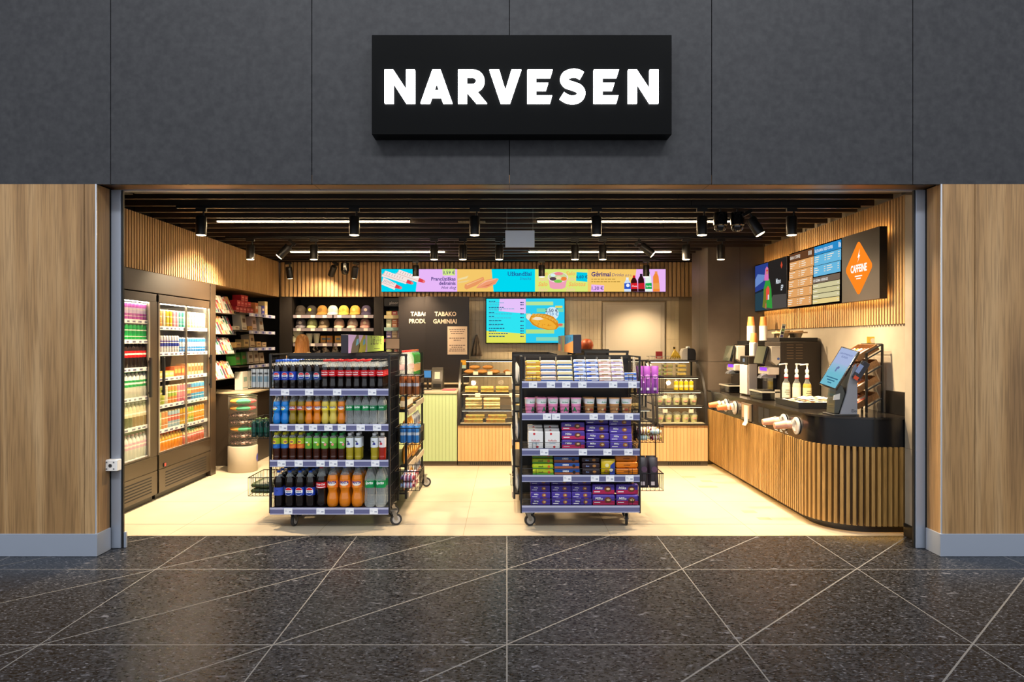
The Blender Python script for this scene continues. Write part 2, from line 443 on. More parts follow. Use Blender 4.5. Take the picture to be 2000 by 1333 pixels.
struct(b, 'wall_right_slats', smooth=0)
b = MB(); b.box(3.172, 3.1845, 5.44, 5.61, .001, .1, BLACK); struct(b, 'baseboard_shop', smooth=0)

# small white box on the metal jamb
t = thing('call_point', 'small white square box fixed to the metal jamb near the fridges', 'wall box', (-2.93, 5.25, .59))
b = MB(); b.box(-2.985, -2.885, 5.19, 5.254, .59, .675, WHITE); b.obj('housing', t, bevel=.006)
b = MB(); f = ((-2.935, 5.189, .632), (1, 0, 0), (0, 0, 1), (0, -1, 0)); b.disc(0, 0, .014, M('#55585c', .4), f); b.disc(0, 0, .007, BLACK, f, .001)
for sx in (-1, 1):
    for sz in (-1, 1): b.disc(sx * .026, sz * .024, .006, M('#6d7176', .4), f)
b.obj('keypad', t, smooth=0)

# ------------------------------------------------------------------ shop sign
SY = 4.93
t = thing('shop_sign', 'long black sign box with glowing white capitals on the dark facade', 'sign', (.105, 5.0, 3.007))
b = MB(); b.box(-.95, 1.159, SY, 5.069, 3.007, 3.709, M('#08090a', .3, 0, 0, .06)); b.obj('sign_box', t, bevel=.004)
SGN = E('#ffffff', 9); ls = .003598; zb = 3.222
def letter(name, x0, polys):
    m = MB()
    for p in polys: m.prism([(px(x0, SY) + u * ls, zb + v * ls) for u, v in p], SY - .022, SY - .001, SGN, 'y')
    m.obj(name, t, smooth=30)
def ring(o, i): return [[o[k], o[k + 1], i[k + 1], i[k]] for k in range(len(o) - 1)]
Np = [[(0, 0), (17, 0), (17, 39), (42, 0), (59, 0), (59, 65), (42, 65), (42, 27), (17, 65), (0, 65)]]
Ap = [[(0, 0), (18, 0), (22, 11), (26.5, 25), (31, 39), (31, 65), (23, 65)], [(62, 0), (39, 65), (31, 65), (31, 39), (35.5, 25), (40, 11), (44, 0)], [(22, 11), (40, 11), (35.5, 25), (26.5, 25)]]
Rp = [[(0, 0), (17, 0), (17, 65), (0, 65)], [(17, 22), (36, 0), (56, 0), (36, 24), (17, 24)]] + ring([(17, 65)] + arc(30, 43.5, 21.5, 90, -90, 12) + [(17, 22)], [(17, 51)] + arc(28, 44, 7, 90, -90, 12) + [(17, 37)])
Vp = [[(22, 0), (40, 0), (62, 65), (43, 65), (31, 25), (19, 65), (0, 65)]]
Ep = [[(0, 0), (44, 0), (48, 15), (17, 15), (17, 25), (36, 25), (40.5, 39.5), (17, 39.5), (17, 50), (44.5, 50), (49, 65), (0, 65)]]
def spline(P, n=6):
    out = []
    for i in range(len(P) - 1):
        a, c, d, e = P[max(i - 1, 0)], P[i], P[i + 1], P[min(i + 2, len(P) - 1)]
        for k in range(n):
            u = k / n; out.append(tuple(.5 * (2 * c[j] + (d[j] - a[j]) * u + (2 * a[j] - 5 * c[j] + 4 * d[j] - e[j]) * u * u + (3 * c[j] - a[j] - 3 * d[j] + e[j]) * u ** 3) for j in (0, 1)))
    return out + [P[-1]]
def ribbon(C, w):
    L, Rr = [], []
    for i, p in enumerate(C):
        a, c = C[max(i - 1, 0)], C[min(i + 1, len(C) - 1)]; d = Vector((c[0] - a[0], c[1] - a[1])).normalized() * w / 2
        L.append((p[0] - d.y, p[1] + d.x)); Rr.append((p[0] + d.y, p[1] - d.x))
    return ring(L, Rr)
Sp = ribbon(spline([(43, 54), (35, 58), (25, 59), (13, 55), (8.5, 46.5), (14, 38), (25, 34), (37, 29), (42, 19.5), (37, 10.5), (25.5, 6.8), (14, 9), (4, 15)]), 15.5)
for n, x0, p in (('letter_n', 752, Np), ('letter_a', 822, Ap), ('letter_r', 895, Rp), ('letter_v', 956, Vp), ('letter_e', 1030, Ep), ('letter_s', 1093, Sp), ('letter_e', 1159, Ep), ('letter_n', 1226, Np)): letter(n, x0, p)

# blank sign on two wires
t = thing('hanging_sign', 'blank pale grey sign board hanging from two thin wires', 'sign', (.13, 6.2, 2.39))
b = MB(); b.box(px(987, 6.2), px(1044, 6.2), 6.2, 6.215, 2.385, 2.535, M('#e4e9f0', .4)); b.obj('board', t, bevel=.002)
for x in (px(990, 6.2), px(1041, 6.2)):
    b = MB(); b.cyl((x, 6.207, 2.535), (x, 6.207, 2.90), .0015, STEEL, 5); b.obj('wire', t)

# ------------------------------------------------------------------ lighting fixtures
RAIL = M('#121110', .4, .3)
LENS = E('#ffe2b0', 14.0)
WARM = (1.0, .755, .475)
def rail(y, x0, x1, label):
    b = MB(); b.box(x0, x1, y - .017, y + .017, 2.722, 2.747, RAIL)
    tag(b.obj('track_rail', bevel=.002), label, 'lighting track', 'ceiling lighting tracks')
rail(6.16, -2.9, 3.1, 'black lighting track across the ceiling nearest the shop opening')
rail(7.98, -3.2, 2.9, 'black lighting track across the middle of the shop ceiling')
rail(10.1, -3.3, 2.2, 'black lighting track along the back wall ceiling')
def make_spot():
    t = thing('track_spotlight', '', 'spotlight')
    b = MB(); b.box(-.045, .045, -.014, .014, .205, .235, RAIL); b.cyl((.02, 0, .165), (.02, 0, .21), .009, RAIL, 8); b.obj('adapter', t, local=True)
    b = MB(); b.lathe([(.043, .0), (.0455, .003), (.0455, .155), (.04, .165), (.0, .165)], M('#171615', .35), 20, cap=False)
    b.lathe([(.043, 0), (.036, .014)], M('#3a3026', .3), 20, cap=False); b.obj('lamp_body', t, local=True)
    b = MB(); b.lathe([(.041, .0), (.034, -.004), (.02, -.0065), (.0, -.0075)], LENS, 20, cap=False); b.obj('lens', t, local=True)
    return t
SPOTS = 2.3
def spot(x, y, rail_z, label, tilt=None, power=95, lamp=True, size=112):
    z = rail_z - .235
    if tilt:
        ax, ay = tilt; o = place('spot', make_spot, (x, y, z), label, 'track spotlights', rot=(ax, ay, 0))
        rot = Matrix.Rotation(ay, 4, 'Y') @ Matrix.Rotation(ax, 4, 'X')
        up = rot @ Vector((0, 0, .215)); o.location = Vector((x, y, rail_z - .045)) - up; o.rotation_euler = rot.to_euler()
    else: o = place('spot', make_spot, (x, y, z), label, 'track spotlights'); rot = Matrix()
    if lamp:
        l = bpy.data.lights.new('spot_beam', 'SPOT'); l.energy = power * SPOTS; l.color = WARM; l.spot_size = R(size); l.spot_blend = .75; l.shadow_soft_size = .03
        lo = bpy.data.objects.new('spot_beam', l); COL.objects.link(lo); lo.location = Vector(o.location) + rot @ Vector((0, 0, -.02)); lo.rotation_euler = rot.to_euler()
for i, p in enumerate((393, 692, 927, 1165, 1371, 1546)):
    spot(px(p, 6.16), 6.16, 2.722, f'black cylinder spotlight on the track nearest the opening, {ORD[i]} from the fridge side', power=190 if i == 0 else 115)
spot(px(1460, 6.16) , 6.16, 2.722, 'tilted black spotlight beside the domed cameras, aimed at the coffee boards', (R(-10), R(-28)), 60)
for i, (p, tl) in enumerate(((489, 0), (570, 1), (613, 0), (848, 0), (904, 0), (975, 0), (1123, 0), (1177, 0), (1246, 2), (1340, 0), (1408, 0))):
    lab = f'black spotlight on the middle ceiling track, {ORD[i]} from the fridge side'
    if tl: lab = ('tilted black spotlight on the middle track, near the fridges', 'tilted black spotlight on the middle track, nearer the coffee bar')[tl - 1]
    spot(px(p, 7.98), 7.98, 2.722, lab, None if not tl else (R(-8), R(40 if tl == 1 else -50)), 210 if i < 2 else 95, lamp=(i not in (2, 5, 7)))
for i, (p, tl) in enumerate(((563, (R(14), R(-3))), (655, (R(30), R(30))), (695, (R(20), R(12))), (812, None), (1058, None), (1262, None))):
    spot(px(p, 10.1), 10.1, 2.722, ('slightly tilted black spotlight in the corner over the cap shelves', 'brightly lit tilted spotlight over the cap shelves', 'black spotlight tilted beside the small camera over the cap shelves',
         'black spotlight hanging in front of the hot dog screen', 'black spotlight hanging in front of the salad screen', 'black spotlight hanging in front of the drinks screen')[i], tl, 17 if i < 3 else 70)
LEDM = E('#ffdcaa', 60.0)
for i, (p0, p1, y) in enumerate(((425, 800, 6.98), (1050, 1423, 6.98), (568, 868, 9.35), (1033, 1310, 9.35))):
    x0, x1 = px(p0, y), px(p1, y)
    t = thing('linear_lamp', ('long white strip lamp in the ceiling over the fridge end of the drinks cart', 'long white strip lamp in the ceiling over the snack cart and coffee bar', 'white strip lamp near the back wall by the cap shelves', 'white strip lamp near the back wall in front of the salad screen')[i], 'ceiling lamp', ((x0 + x1) / 2, y, 2.74), group='ceiling strip lamps')
    b = MB(); b.box(x0 - .01, x1 + .01, y - .024, y + .024, 2.752, 2.80, RAIL); [b.cyl((q, y, 2.80), (q, y, 3.25), .004, RAIL, 5) for q in (x0 + .1, x1 - .1)]; b.obj('mounting_channel', t)
    b = MB(); b.box(x0, x1, y - .018, y + .018, 2.742, 2.751, LEDM); b.obj('diffuser', t, smooth=0)
# domed cameras
def make_cam():
    t = thing('security_camera', '', 'camera')
    b = MB(); b.lathe([(.0, .17), (.06, .17), (.062, .06), (.052, .05)], BLACKG, 20, cap=False); b.obj('housing', t, local=True)
    b = MB(); b.lathe([(.052, .055), (.05, .025), (.036, .006), (.0, 0)], M('#1d1b1a', .06, 0, .6), 20, cap=False); b.obj('dome', t, local=True)
    b = MB(); b.cyl((0, 0, .17), (0, 0, .24), .012, BLACK, 8); b.obj('mount', t, local=True)
    return t
for x, y, lab in ((px(1407, 6.25), 6.25, 'black domed camera under the ceiling, nearer the hanging sign'), (px(1440, 6.25), 6.25, 'black domed camera right beside the tilted spotlight'), (px(672, 10.1), 10.16, 'small black domed camera between the spotlights above the caps')):
    place('cam', make_cam, (x, y, 2.53 if y < 7 else 2.52), lab, 'domed ceiling cameras')
b = MB(); y = 7.0
b.box(px(895, y), px(948, y), y - .05, y + .05, 2.746, 2.749, M('#5b554c', .5, .4))
for k in range(9): x = px(897, y) + k * .029; b.box(x, x + .012, y - .04, y + .04, 2.744, 2.746, BLACK)
tag(b.obj('air_vent', smooth=0), 'small grey slotted air vent in the ceiling behind the spotlight', 'vent')
# ================================================================== drinks
def liquid(hexcol, rough=.07): return M(hexcol, rough, 0, .5)
PROF = {
 # (radius share, height share); height 1 = total without the cap
 'pepsi': [(.80, 0), (.95, .02), (.98, .06), (.96, .10), (1, .14), (.96, .33), (.97, .36), (.97, .60), (1, .63), (1, .72), (.93, .79), (.74, .87), (.5, .93), (.40, .96), (.40, 1)],
 'coke': [(.78, 0), (.92, .03), (1, .10), (.97, .18), (.86, .30), (.86, .40), (.93, .46), (.95, .50), (.95, .64), (.97, .66), (.95, .71), (.80, .79), (.58, .88), (.42, .94), (.40, 1)],
 'fanta': [(.72, 0), (.92, .03), (1.02, .10), (1.04, .17), (1, .24), (.86, .33), (.79, .39), (.84, .44), (.96, .49), (.96, .66), (.99, .68), (.96, .73), (.80, .81), (.56, .89), (.42, .94), (.40, 1)],
 'sprite': [(.78, 0), (.94, .03), (1, .08), (.96, .12), (1, .16), (.97, .26), (.92, .34), (.93, .46), (.97, .49), (.97, .66), (.99, .69), (.92, .76), (.70, .85), (.50, .92), (.41, .96), (.40, 1)],
 'tea': [(.88, 0), (.97, .02), (.97, .14), (.93, .16), (.97, .19), (.93, .24), (.97, .29), (.98, .40), (.98, .45), (.98, .82), (.94, .87), (.74, .92), (.56, .945), (.53, .96), (.53, 1)],
}
def rad_at(kind, t):
    p = PROF[kind]
    for i in range(len(p) - 1):
        if p[i][1] <= t <= p[i + 1][1]:
            u = (t - p[i][1]) / max(1e-6, p[i + 1][1] - p[i][1]); return p[i][0] + (p[i + 1][0] - p[i][0]) * u
    return p[-1][0]
def logo_pepsi(b, fr, z, r, bend, small):
    rd, wh, bl = M('#d8202c', .4), M('#f4f5f8', .4), M('#143a9c', .4)
    s = r * .78
    b.disc(0, z, s * 1.06, wh, fr, .0008, 16, bend=bend)
    up = [(s * .98 * math.cos(R(a)), z + s * .98 * math.sin(R(a))) for a in range(20, 161, 14)]
    b.flat(up, rd, fr, .0011, bend); lo = [(s * .98 * math.cos(R(a)), z + s * .98 * math.sin(R(a))) for a in range(200, 341, 14)]
    b.flat(lo, bl, fr, .0011, bend)
    b.text('PEPSI', 0, z - s * .17, s * .56, M('#10142c', .4), fr, .02, lift=.0013, bend=bend)
def bottle(kind, h, r, liq, fill, lz, lab_bands, cap, logo=None, cap_h=.016, cap_r=None, name='drink_bottle', clear_body=False):
    """lz = (z0, z1) share of the label; lab_bands = [(share, material)] from the bottom"""
    n = 20
    def make():
        t = thing(name, '', 'bottle'); hb = h - cap_h * .75
        P = PROF[kind]; lq = PET if liq is None else liq
        pr = [(a * r, c * hb, lq if c < fill else PET) for a, c in P]
        b = MB(); b.lathe(pr, lq, n); b.obj('bottle_body', t, local=True, smooth=50)
        rl = max(rad_at(kind, lz[0] + .01), rad_at(kind, lz[1] - .01), rad_at(kind, (lz[0] + lz[1]) / 2)) * r + .0008
        if lab_bands:
            b = MB(); z0, z1 = lz[0] * hb, lz[1] * hb; pts = []; a = z0
            for sh, m in lab_bands:
                c = a + (z1 - z0) * sh; pts += [(rl, a, m), (rl, c, m)]; a = c
            b.lathe(pts, lab_bands[0][1], n, cap=False); L = b.obj('bottle_label', t, local=True, smooth=50)
            if logo:
                g = MB(); logo(g, ((0, 0, 0), (1, 0, 0), (0, 0, 1), (0, -1, 0)), z0, z1, rl); g.obj('label_print', L, local=True, smooth=0)
        cr = cap_r or r * .42
        b = MB(); b.lathe([(cr, h - cap_h), (cr * 1.03, h - cap_h + .002), (cr * 1.0, h - .002), (cr * .85, h)], cap, 14); b.obj('bottle_cap', t, local=True)
        return t
    return make
def lg_pepsi(b, fr, z0, z1, rl): logo_pepsi(b, fr, (z0 + z1) / 2, rl, rl, 1)
def lg_text(s, size, col, dz=0, shear=0, ring=None, bold=.03, sx=.85):
    def f(b, fr, z0, z1, rl):
        zc = (z0 + z1) / 2
        for k, (dd, w, hh, c) in enumerate(ring or []): b.flat([(w * math.cos(R(a)), zc + dd + hh * math.sin(R(a))) for a in range(0, 360, 24)], M(c, .45), fr, .0006 + .0003 * k, rl)
        b.text(s, 0, zc + dz, size, M(col, .45), fr, bold, sx=sx, shear=shear, lift=.0018, bend=rl)
    return f
def lg_coke(b, fr, z0, z1, rl):
    zc = (z0 + z1) / 2; w = M('#fbf3f2', .45)
    b.text('Coca-Cola', 0, zc + .001, rl * .52, w, fr, .025, sx=.8, shear=.25, lift=.0012, bend=rl)
    for i in range(8):
        a, c = rl * (-1 + .25 * i), rl * (-.75 + .25 * i); lo = lambda k: zc - rl * .34 - rl * .14 * math.sin(PI * k / 8); hi = lambda k: zc - rl * .25 - rl * .04 * math.sin(PI * k / 8)
        b.flat([(a, lo(i)), (c, lo(i + 1)), (c, hi(i + 1)), (a, hi(i))], w, fr, .0010, rl)
def lg_tea(fr_col, low):
    def f(b, fr, z0, z1, rl):
        zc = z0 + (z1 - z0) * .62
        b.disc(0, zc, rl * .62, M('#f3d23a', .45), fr, .0006, 14, bend=rl); b.disc(0, zc, rl * .5, M('#7c1d22', .45), fr, .001, 14, rl * .26, bend=rl)
        b.text('ICE TEA', 0, zc - rl * .07, rl * .22, M('#f6f0df', .45), fr, .02, lift=.0015, bend=rl)
        b.flat([(-rl, z0 + .012), (rl * .9, z0 + .03), (rl * .9, z0 + .012), (0, z0 + .004)], M(fr_col, .45), fr, .0008, rl)
    return f
def lg_green(fruit):
    def f(b, fr, z0, z1, rl):
        zc = (z0 + z1) / 2
        b.text('tea', -rl * .1, zc + rl * .1, rl * .75, M('#f3f7ea', .45), fr, .04, sx=.85, lift=.0012, bend=rl)
        b.disc(rl * .45, zc - rl * .32, rl * .36, M(fruit, .45), fr, .0008, 12, bend=rl)
    return f
def lg_water(fruit):
    def f(b, fr, z0, z1, rl):
        zc = (z0 + z1) / 2
        b.text('hey', -rl * .1, zc + rl * .2, rl * .6, M('#232a30', .45), fr, .03, sx=.8, lift=.0012, bend=rl)
        for k in range(5): b.disc(rl * (.1 + .22 * math.cos(k * 1.9)), zc - rl * .3 + rl * .22 * math.sin(k * 1.9), rl * .2, M(fruit, .45), fr, .0007 + .0001 * k, 10, bend=rl)
    return f
COLA = liquid('#100806'); ORANGE = liquid('#d67a10'); BLUEL = liquid('#1478c8'); AMBER = liquid('#8c7414'); LEMON = liquid('#cdb84a'); TEAL = liquid('#3a1708')
GRAPE = liquid('#a59422'); REDL = liquid('#9c2416')
PB, PK, CR = M('#1f3fae', .35), M('#1b2330', .35), M('#c8121f', .35)
BOT = {
 'pepsi': bottle('pepsi', .242, .0315, COLA, .80, (.33, .63), [(1, PB)], M('#1c56c4', .35), lg_pepsi),
 'pepsi_dark': bottle('pepsi', .242, .0315, COLA, .80, (.33, .63), [(.62, M('#20406e', .35)), (.38, M('#1d2a40', .35))], M('#1c2328', .35), lg_pepsi),
 'coke': bottle('coke', .242, .0315, COLA, .72, (.46, .68), [(1, CR)], M('#c8161c', .35), lg_coke),
 'coke_zero': bottle('coke', .242, .0315, COLA, .72, (.46, .68), [(1, CR)], M('#17181a', .35), lg_coke),
 'fanta_blue': bottle('fanta', .243, .0313, BLUEL, .80, (.50, .66), [(1, M('#2b8fe0', .35))], M('#dfe6ee', .35), lg_text('FANTA', .021, '#12205c', .001, 0, [(0, .026, .013, '#eef4fa'), (-.012, .016, .005, '#d9e24a')])),
 'fanta_exotic': bottle('fanta', .243, .0313, AMBER, .80, (.50, .66), [(1, M('#cf7a3a', .35))], M('#d8d6da', .35), lg_text('FANTA', .021, '#2a2470', .001, 0, [(0, .026, .013, '#f3d9dc'), (-.011, .02, .005, '#c23a4c')])),
 'fanta_orange': bottle('fanta', .243, .0313, ORANGE, .80, (.50, .66), [(1, M('#ef7d28', .35))], M('#e0ded8', .35), lg_text('FANTA', .021, '#1f2a8a', .001, 0, [(0, .026, .013, '#f8ead8')])),
 'fanta_lemon': bottle('fanta', .243, .0313, LEMON, .80, (.50, .66), [(1, M('#f1d92a', .35))], M('#e3e4e0', .35), lg_text('FANTA', .021, '#25409a', .001, 0, [(0, .024, .011, '#f7ef9a')])),
 'fanta_bluecap': bottle('fanta', .243, .0313, ORANGE, .80, (.50, .66), [(1, M('#ef7d28', .35))], M('#244fb8', .35), lg_text('FANTA', .021, '#1f2a8a', .001, 0, [(0, .026, .013, '#f6e3cc')])),
 'sprite': bottle('sprite', .245, .033, None, .8, (.49, .66), [(1, M('#0a8a4a', .35))], M('#128a48', .35), lg_text('Sprite', .023, '#f4fbf4', .001, .25)),
 'sprite_zero': bottle('sprite', .245, .033, None, .8, (.49, .66), [(1, M('#0d6f43', .35))], M('#2b2f48', .35), lg_text('Sprite', .019, '#bfe3cf', .001, .25)),
 'tea_lemon': bottle('tea', .228, .030, TEAL, .84, (.45, .86), [(.42, M('#1f63b4', .35)), (.58, M('#9fb424', .35))], M('#d6cf1c', .35), lg_tea('#2a78c8', 1), cap_h=.02, cap_r=.0165),
 'tea_peach': bottle('tea', .228, .030, TEAL, .84, (.45, .86), [(.42, M('#e0672a', .35)), (.58, M('#9fb424', .35))], M('#d6cf1c', .35), lg_tea('#e8882c', 1), cap_h=.02, cap_r=.0165),
 'green_lemon': bottle('tea', .222, .030, TEAL, .84, (.45, .88), [(.5, M('#5aa030', .35)), (.5, M('#7cbf4a', .35))], M('#2f9a4a', .35), lg_green('#e0c63a'), cap_h=.02, cap_r=.0165),
 'green_peach': bottle('tea', .222, .030, TEAL, .84, (.45, .88), [(.5, M('#5aa030', .35)), (.5, M('#7cbf4a', .35))], M('#2f9a4a', .35), lg_green('#ee8f86'), cap_h=.02, cap_r=.0165),
 'juice_grape': bottle('tea', .222, .031, GRAPE, .84, (.5, .88), [(1, M('#dfe6ea', .35))], M('#eef0f0', .35), lg_water('#3a3f8e'), cap_h=.02, cap_r=.0165),
 'juice_red': bottle('tea', .222, .031, REDL, .84, (.5, .88), [(1, M('#e8dfe0', .35))], M('#eef0f0', .35), lg_water('#c22a3e'), cap_h=.02, cap_r=.0165),
 'pepsi_big': bottle('pepsi', .30, .041, COLA, .80, (.34, .57), [(1, PB)], M('#1c56c4', .35), lg_pepsi, cap_r=.0155),
 'pepsi_plain': bottle('pepsi', .30, .041, COLA, .80, (.34, .57), [(1, M('#3a52b4', .35))], M('#1c56c4', .35), lg_text('~', .03, '#1a2a70', 0), cap_r=.0155),
 'coke_big': bottle('coke', .335, .045, COLA, .72, (.49, .64), [(1, CR)], M('#c8161c', .35), lg_coke, cap_r=.0155),
 'fanta_big': bottle('fanta', .34, .046, ORANGE, .80, (.50, .68), [(1, M('#ef7d28', .35))], M('#244fb8', .35), lg_text('FANTA', .03, '#1f2a8a', .004, 0, [(.003, .038, .016, '#f6ece0'), (-.022, .02, .006, '#f7a03a')]), cap_r=.0155),
 'sprite_big': bottle('sprite', .335, .044, None, .8, (.50, .68), [(1, M('#0a8a4a', .35))], M('#128a48', .35), lg_text('Sprite', .032, '#f4fbf4', .002, .25), cap_r=.0155),
}
# ------------------------------------------------------------------ display carts
WIRE = M('#161515', .4, .3)
def caster(t, x, y, turn):
    b = MB(); T = Matrix.Translation((x, y, 0)) @ Matrix.Rotation(turn, 4, 'Z')
    def put(m, nm, par): m.xf(T); return m.obj(nm, par)
    b.box(-.03, .03, -.03, .03, .128, .136, STEEL); b.cyl((0, 0, .112), (0, 0, .128), .02, STEEL, 12)
    for s in (-1, 1): b.prism([(-.018, .112), (.018, .112), (.034, .05), (.02, .042), (.006, .05)], s * .017 - .0015, s * .017 + .0015, STEEL, 'y')
    put_c = put(b, 'caster', t)
    m = MB(); m.lathe([(.036, -.012), (.046, -.012), (.049, -.007), (.049, .007), (.046, .012), (.036, .012)], RUB, 22, (.02, 0, .05), Matrix.Rotation(R(90), 4, 'X'))
    m.lathe([(.0, -.0125), (.03, -.0125), (.036, -.0115), (.036, .0115), (.03, .0125), (.0, .0125)], M('#b0aca6', .4), 20, (.02, 0, .05), Matrix.Rotation(R(90), 4, 'X'), cap=False)
    m.cyl((.02, -.02, .05), (.02, .02, .05), .007, STEEL, 8); put(m, 'caster_wheel', put_c)
def side_grid(t, x, y0, y1, z0, z1):
    b = MB(); segs = [((x, y0 + (y1 - y0) * k / 12, z0), (x, y0 + (y1 - y0) * k / 12, z1)) for k in range(1, 12)]
    k = z0 + .08
    while k < z1: segs.append(((x, y0, k), (x, y1, k))); k += .105
    b.wire(segs, .0026, WIRE); b.obj('side_grid', t)
def front_unit(name, label, x0, x1, y0, y1, shelves, tags, top=1.45, mesh_front=False, casters=()):
    """shelves = list of (z of strip top, depth front y); tags = px of the price cards"""
    t = thing(name, label, 'display cart', ((x0 + x1) / 2, (y0 + y1) / 2, 0))
    for x in (x0 + .008, x1 - .008):
        for y in (y0 + .015, y1 - .015):
            b = MB(); b.box(x - .008, x + .008, y - .012, y + .012, .13, top, BLACK); b.obj('post', t, bevel=.002)
    b = MB(); b.box(x0 + .02, x1 - .02, y1 - .02, y1 - .012, .2, top, mottle('peg_board', '#121110', '#171514', 200, .5))
    for r_ in range(8):
        for k in range(22): zz = .28 + r_ * .15; xx = x0 + .06 + k * (x1 - x0 - .12) / 21; b.box(xx - .006, xx + .006, y1 - .0215, y1 - .0205, zz, zz + .006, M('#4a4238', .6))
    b.obj('back_panel', t, smooth=0)
    b = MB(); b.box(x0, x1, y1 - .026, y1, top - .03, top, BLACK); b.box(x0, x0 + .02, y0 + .03, y1 - .03, top - .012, top, BLACK); b.box(x1 - .02, x1, y0 + .03, y1 - .03, top - .012, top, BLACK); b.obj('top_rail', t)
    for x in (x0 + .005, x1 - .005): side_grid(t, x, y0 + .03, y1 - .03, .16, top - .03)
    for i, (z, tg) in enumerate(zip(shelves, tags)):
        b = MB(); b.box(x0 + .022, x1 - .022, y0 + .002, y1 - .03, z - .028, z - .004, BLACK); S = b.obj('shelf', t)
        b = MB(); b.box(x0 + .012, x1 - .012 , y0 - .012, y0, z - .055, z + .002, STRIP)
        b.box(x0 + .012, x1 - .012, y0 - .0135, y0 - .012, z - .013, z + .002, M('#c4c6e0', .25, .2)); b.box(x0 + .012, x1 - .012, y0 - .0135, y0 - .012, z - .055, z - .047, M('#b0b2d0', .25, .2)); b.obj('price_strip', S)  # pale top band is a painted highlight; lavender tint holds reflected concourse light
        for p in tg:
            x = px(p, y0 - .015); b = MB(); w = .034; b.box(x - w, x + w, y0 - .0165, y0 - .014, z - .052, z - .001, TAG)
            f = fr_y(y0 - .0165); b.rect(x + .006, x + .026, z - .036, z - .026, M('#9aa0b4', .5), f); b.rect(x - .028, x - .01, z - .02, z - .016, M('#b0b5c4', .5), f); b.rect(x - .028, x - .006, z - .03, z - .027, M('#b0b5c4', .5), f)
            b.obj('price_card', S, smooth=0)
        if mesh_front:
            m = MB(); m.tube([(x0 + .02, y0 + .0, z + .003), (x0 + .02, y0 + .0, z + .052), (x1 - .02, y0 + .0, z + .052), (x1 - .02, y0 + .0, z + .003)], .0024, WIRE, 6)
            m.cyl((x0 + .02, y0, z + .022), (x1 - .02, y0, z + .022), .002, WIRE, 5)
            for k in range(3): xx = x0 + .1 + k * (x1 - x0 - .2) / 2; m.cyl((xx, y0, z + .004), (xx, y0, z + .052), .002, WIRE, 5); m.cyl((xx + .03, y0, z + .004), (xx + .03, y0, z + .052), .002, WIRE, 5)
            m.obj('shelf_rail', t)
    for c in casters: caster(t, *c)
    return t
Y0, Y1 = 5.80, 6.30
LX0, LX1 = -1.968, -.966
LZ = [1.160, .868, .572, .178]
def mid(l): return [(a + c) / 2 for a, c in l]
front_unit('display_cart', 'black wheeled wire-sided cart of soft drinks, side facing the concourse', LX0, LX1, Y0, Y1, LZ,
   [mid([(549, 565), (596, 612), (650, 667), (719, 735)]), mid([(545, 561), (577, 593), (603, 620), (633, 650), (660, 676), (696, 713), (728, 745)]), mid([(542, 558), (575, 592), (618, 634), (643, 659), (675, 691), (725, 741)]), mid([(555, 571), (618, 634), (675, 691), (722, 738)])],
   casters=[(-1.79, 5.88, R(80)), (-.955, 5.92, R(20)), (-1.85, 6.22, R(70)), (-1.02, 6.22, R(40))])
RX0, RX1 = .112, 1.108
RZ = [1.222, .958, .665, .448, .195]
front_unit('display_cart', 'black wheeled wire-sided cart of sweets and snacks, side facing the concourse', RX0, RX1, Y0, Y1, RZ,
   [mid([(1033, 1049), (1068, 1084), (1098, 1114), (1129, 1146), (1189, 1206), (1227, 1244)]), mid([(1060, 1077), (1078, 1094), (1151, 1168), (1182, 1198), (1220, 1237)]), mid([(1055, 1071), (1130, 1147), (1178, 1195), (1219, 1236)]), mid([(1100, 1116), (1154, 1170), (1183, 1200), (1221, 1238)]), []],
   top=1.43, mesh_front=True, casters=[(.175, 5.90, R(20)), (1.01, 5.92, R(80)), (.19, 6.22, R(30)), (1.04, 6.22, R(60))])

NM = {'pepsi': 'blue-capped cola bottle', 'pepsi_dark': 'black-capped blue-label cola bottle', 'coke': 'red-capped red-label cola bottle', 'coke_zero': 'black-capped red-label cola bottle', 'fanta_blue': 'bright blue soda bottle', 'fanta_exotic': 'olive-amber soda bottle',
 'fanta_orange': 'white-capped orange soda bottle', 'fanta_lemon': 'yellow-label lemon soda bottle', 'fanta_bluecap': 'blue-capped orange soda bottle', 'sprite': 'green-capped clear soda bottle', 'sprite_zero': 'dark-capped clear soda bottle', 'tea_lemon': 'blue-footed yellow-capped tea bottle',
 'tea_peach': 'orange-footed yellow-capped tea bottle', 'green_lemon': 'lemon-print green-capped tea bottle', 'green_peach': 'peach-print green-capped tea bottle', 'juice_grape': 'grape-print white-capped bottle', 'juice_red': 'white-capped bottle of red drink', 'pepsi_big': 'large blue-capped cola bottle', 'pepsi_plain': 'large plain-labelled cola bottle',
 'coke_big': 'large red-capped cola bottle', 'fanta_big': 'large orange soda bottle', 'sprite_big': 'large clear soda bottle'}
CNT = {}
def put_bottle(kind, x, y, z, where, group, rz=0.0, rowname='front row'):
    k = (kind, where, rowname); i = CNT.get(k, 0); CNT[k] = i + 1
    lab = f'{ORD[i]} {NM[kind]} from fridge side, {rowname}, {where}'
    return place('bottle_' + kind, BOT[kind], (x, y, z), lab, group, rz)
rj = random.Random(3)
def row(kinds, pxs, y, z, where, group, rowname='front row', jit=.006):
    for k, p in zip(kinds, pxs): put_bottle(k, px(p, y), y + rj.uniform(-jit, jit), z, where, group, rj.uniform(-.5, .5) if jit > .003 else 0, rowname)
DC = 'drinks cart'
r1 = ['pepsi'] * 3 + ['pepsi_dark'] * 3 + ['coke'] * 6 + ['coke_zero'] * 2
y = Y0 + .042; x1 = [541.5 + 15.5 * i for i in range(14)]
row(r1, x1, y, LZ[0] - .002, 'top shelf ' + DC, 'soft drinks on the top shelf of the drinks cart')
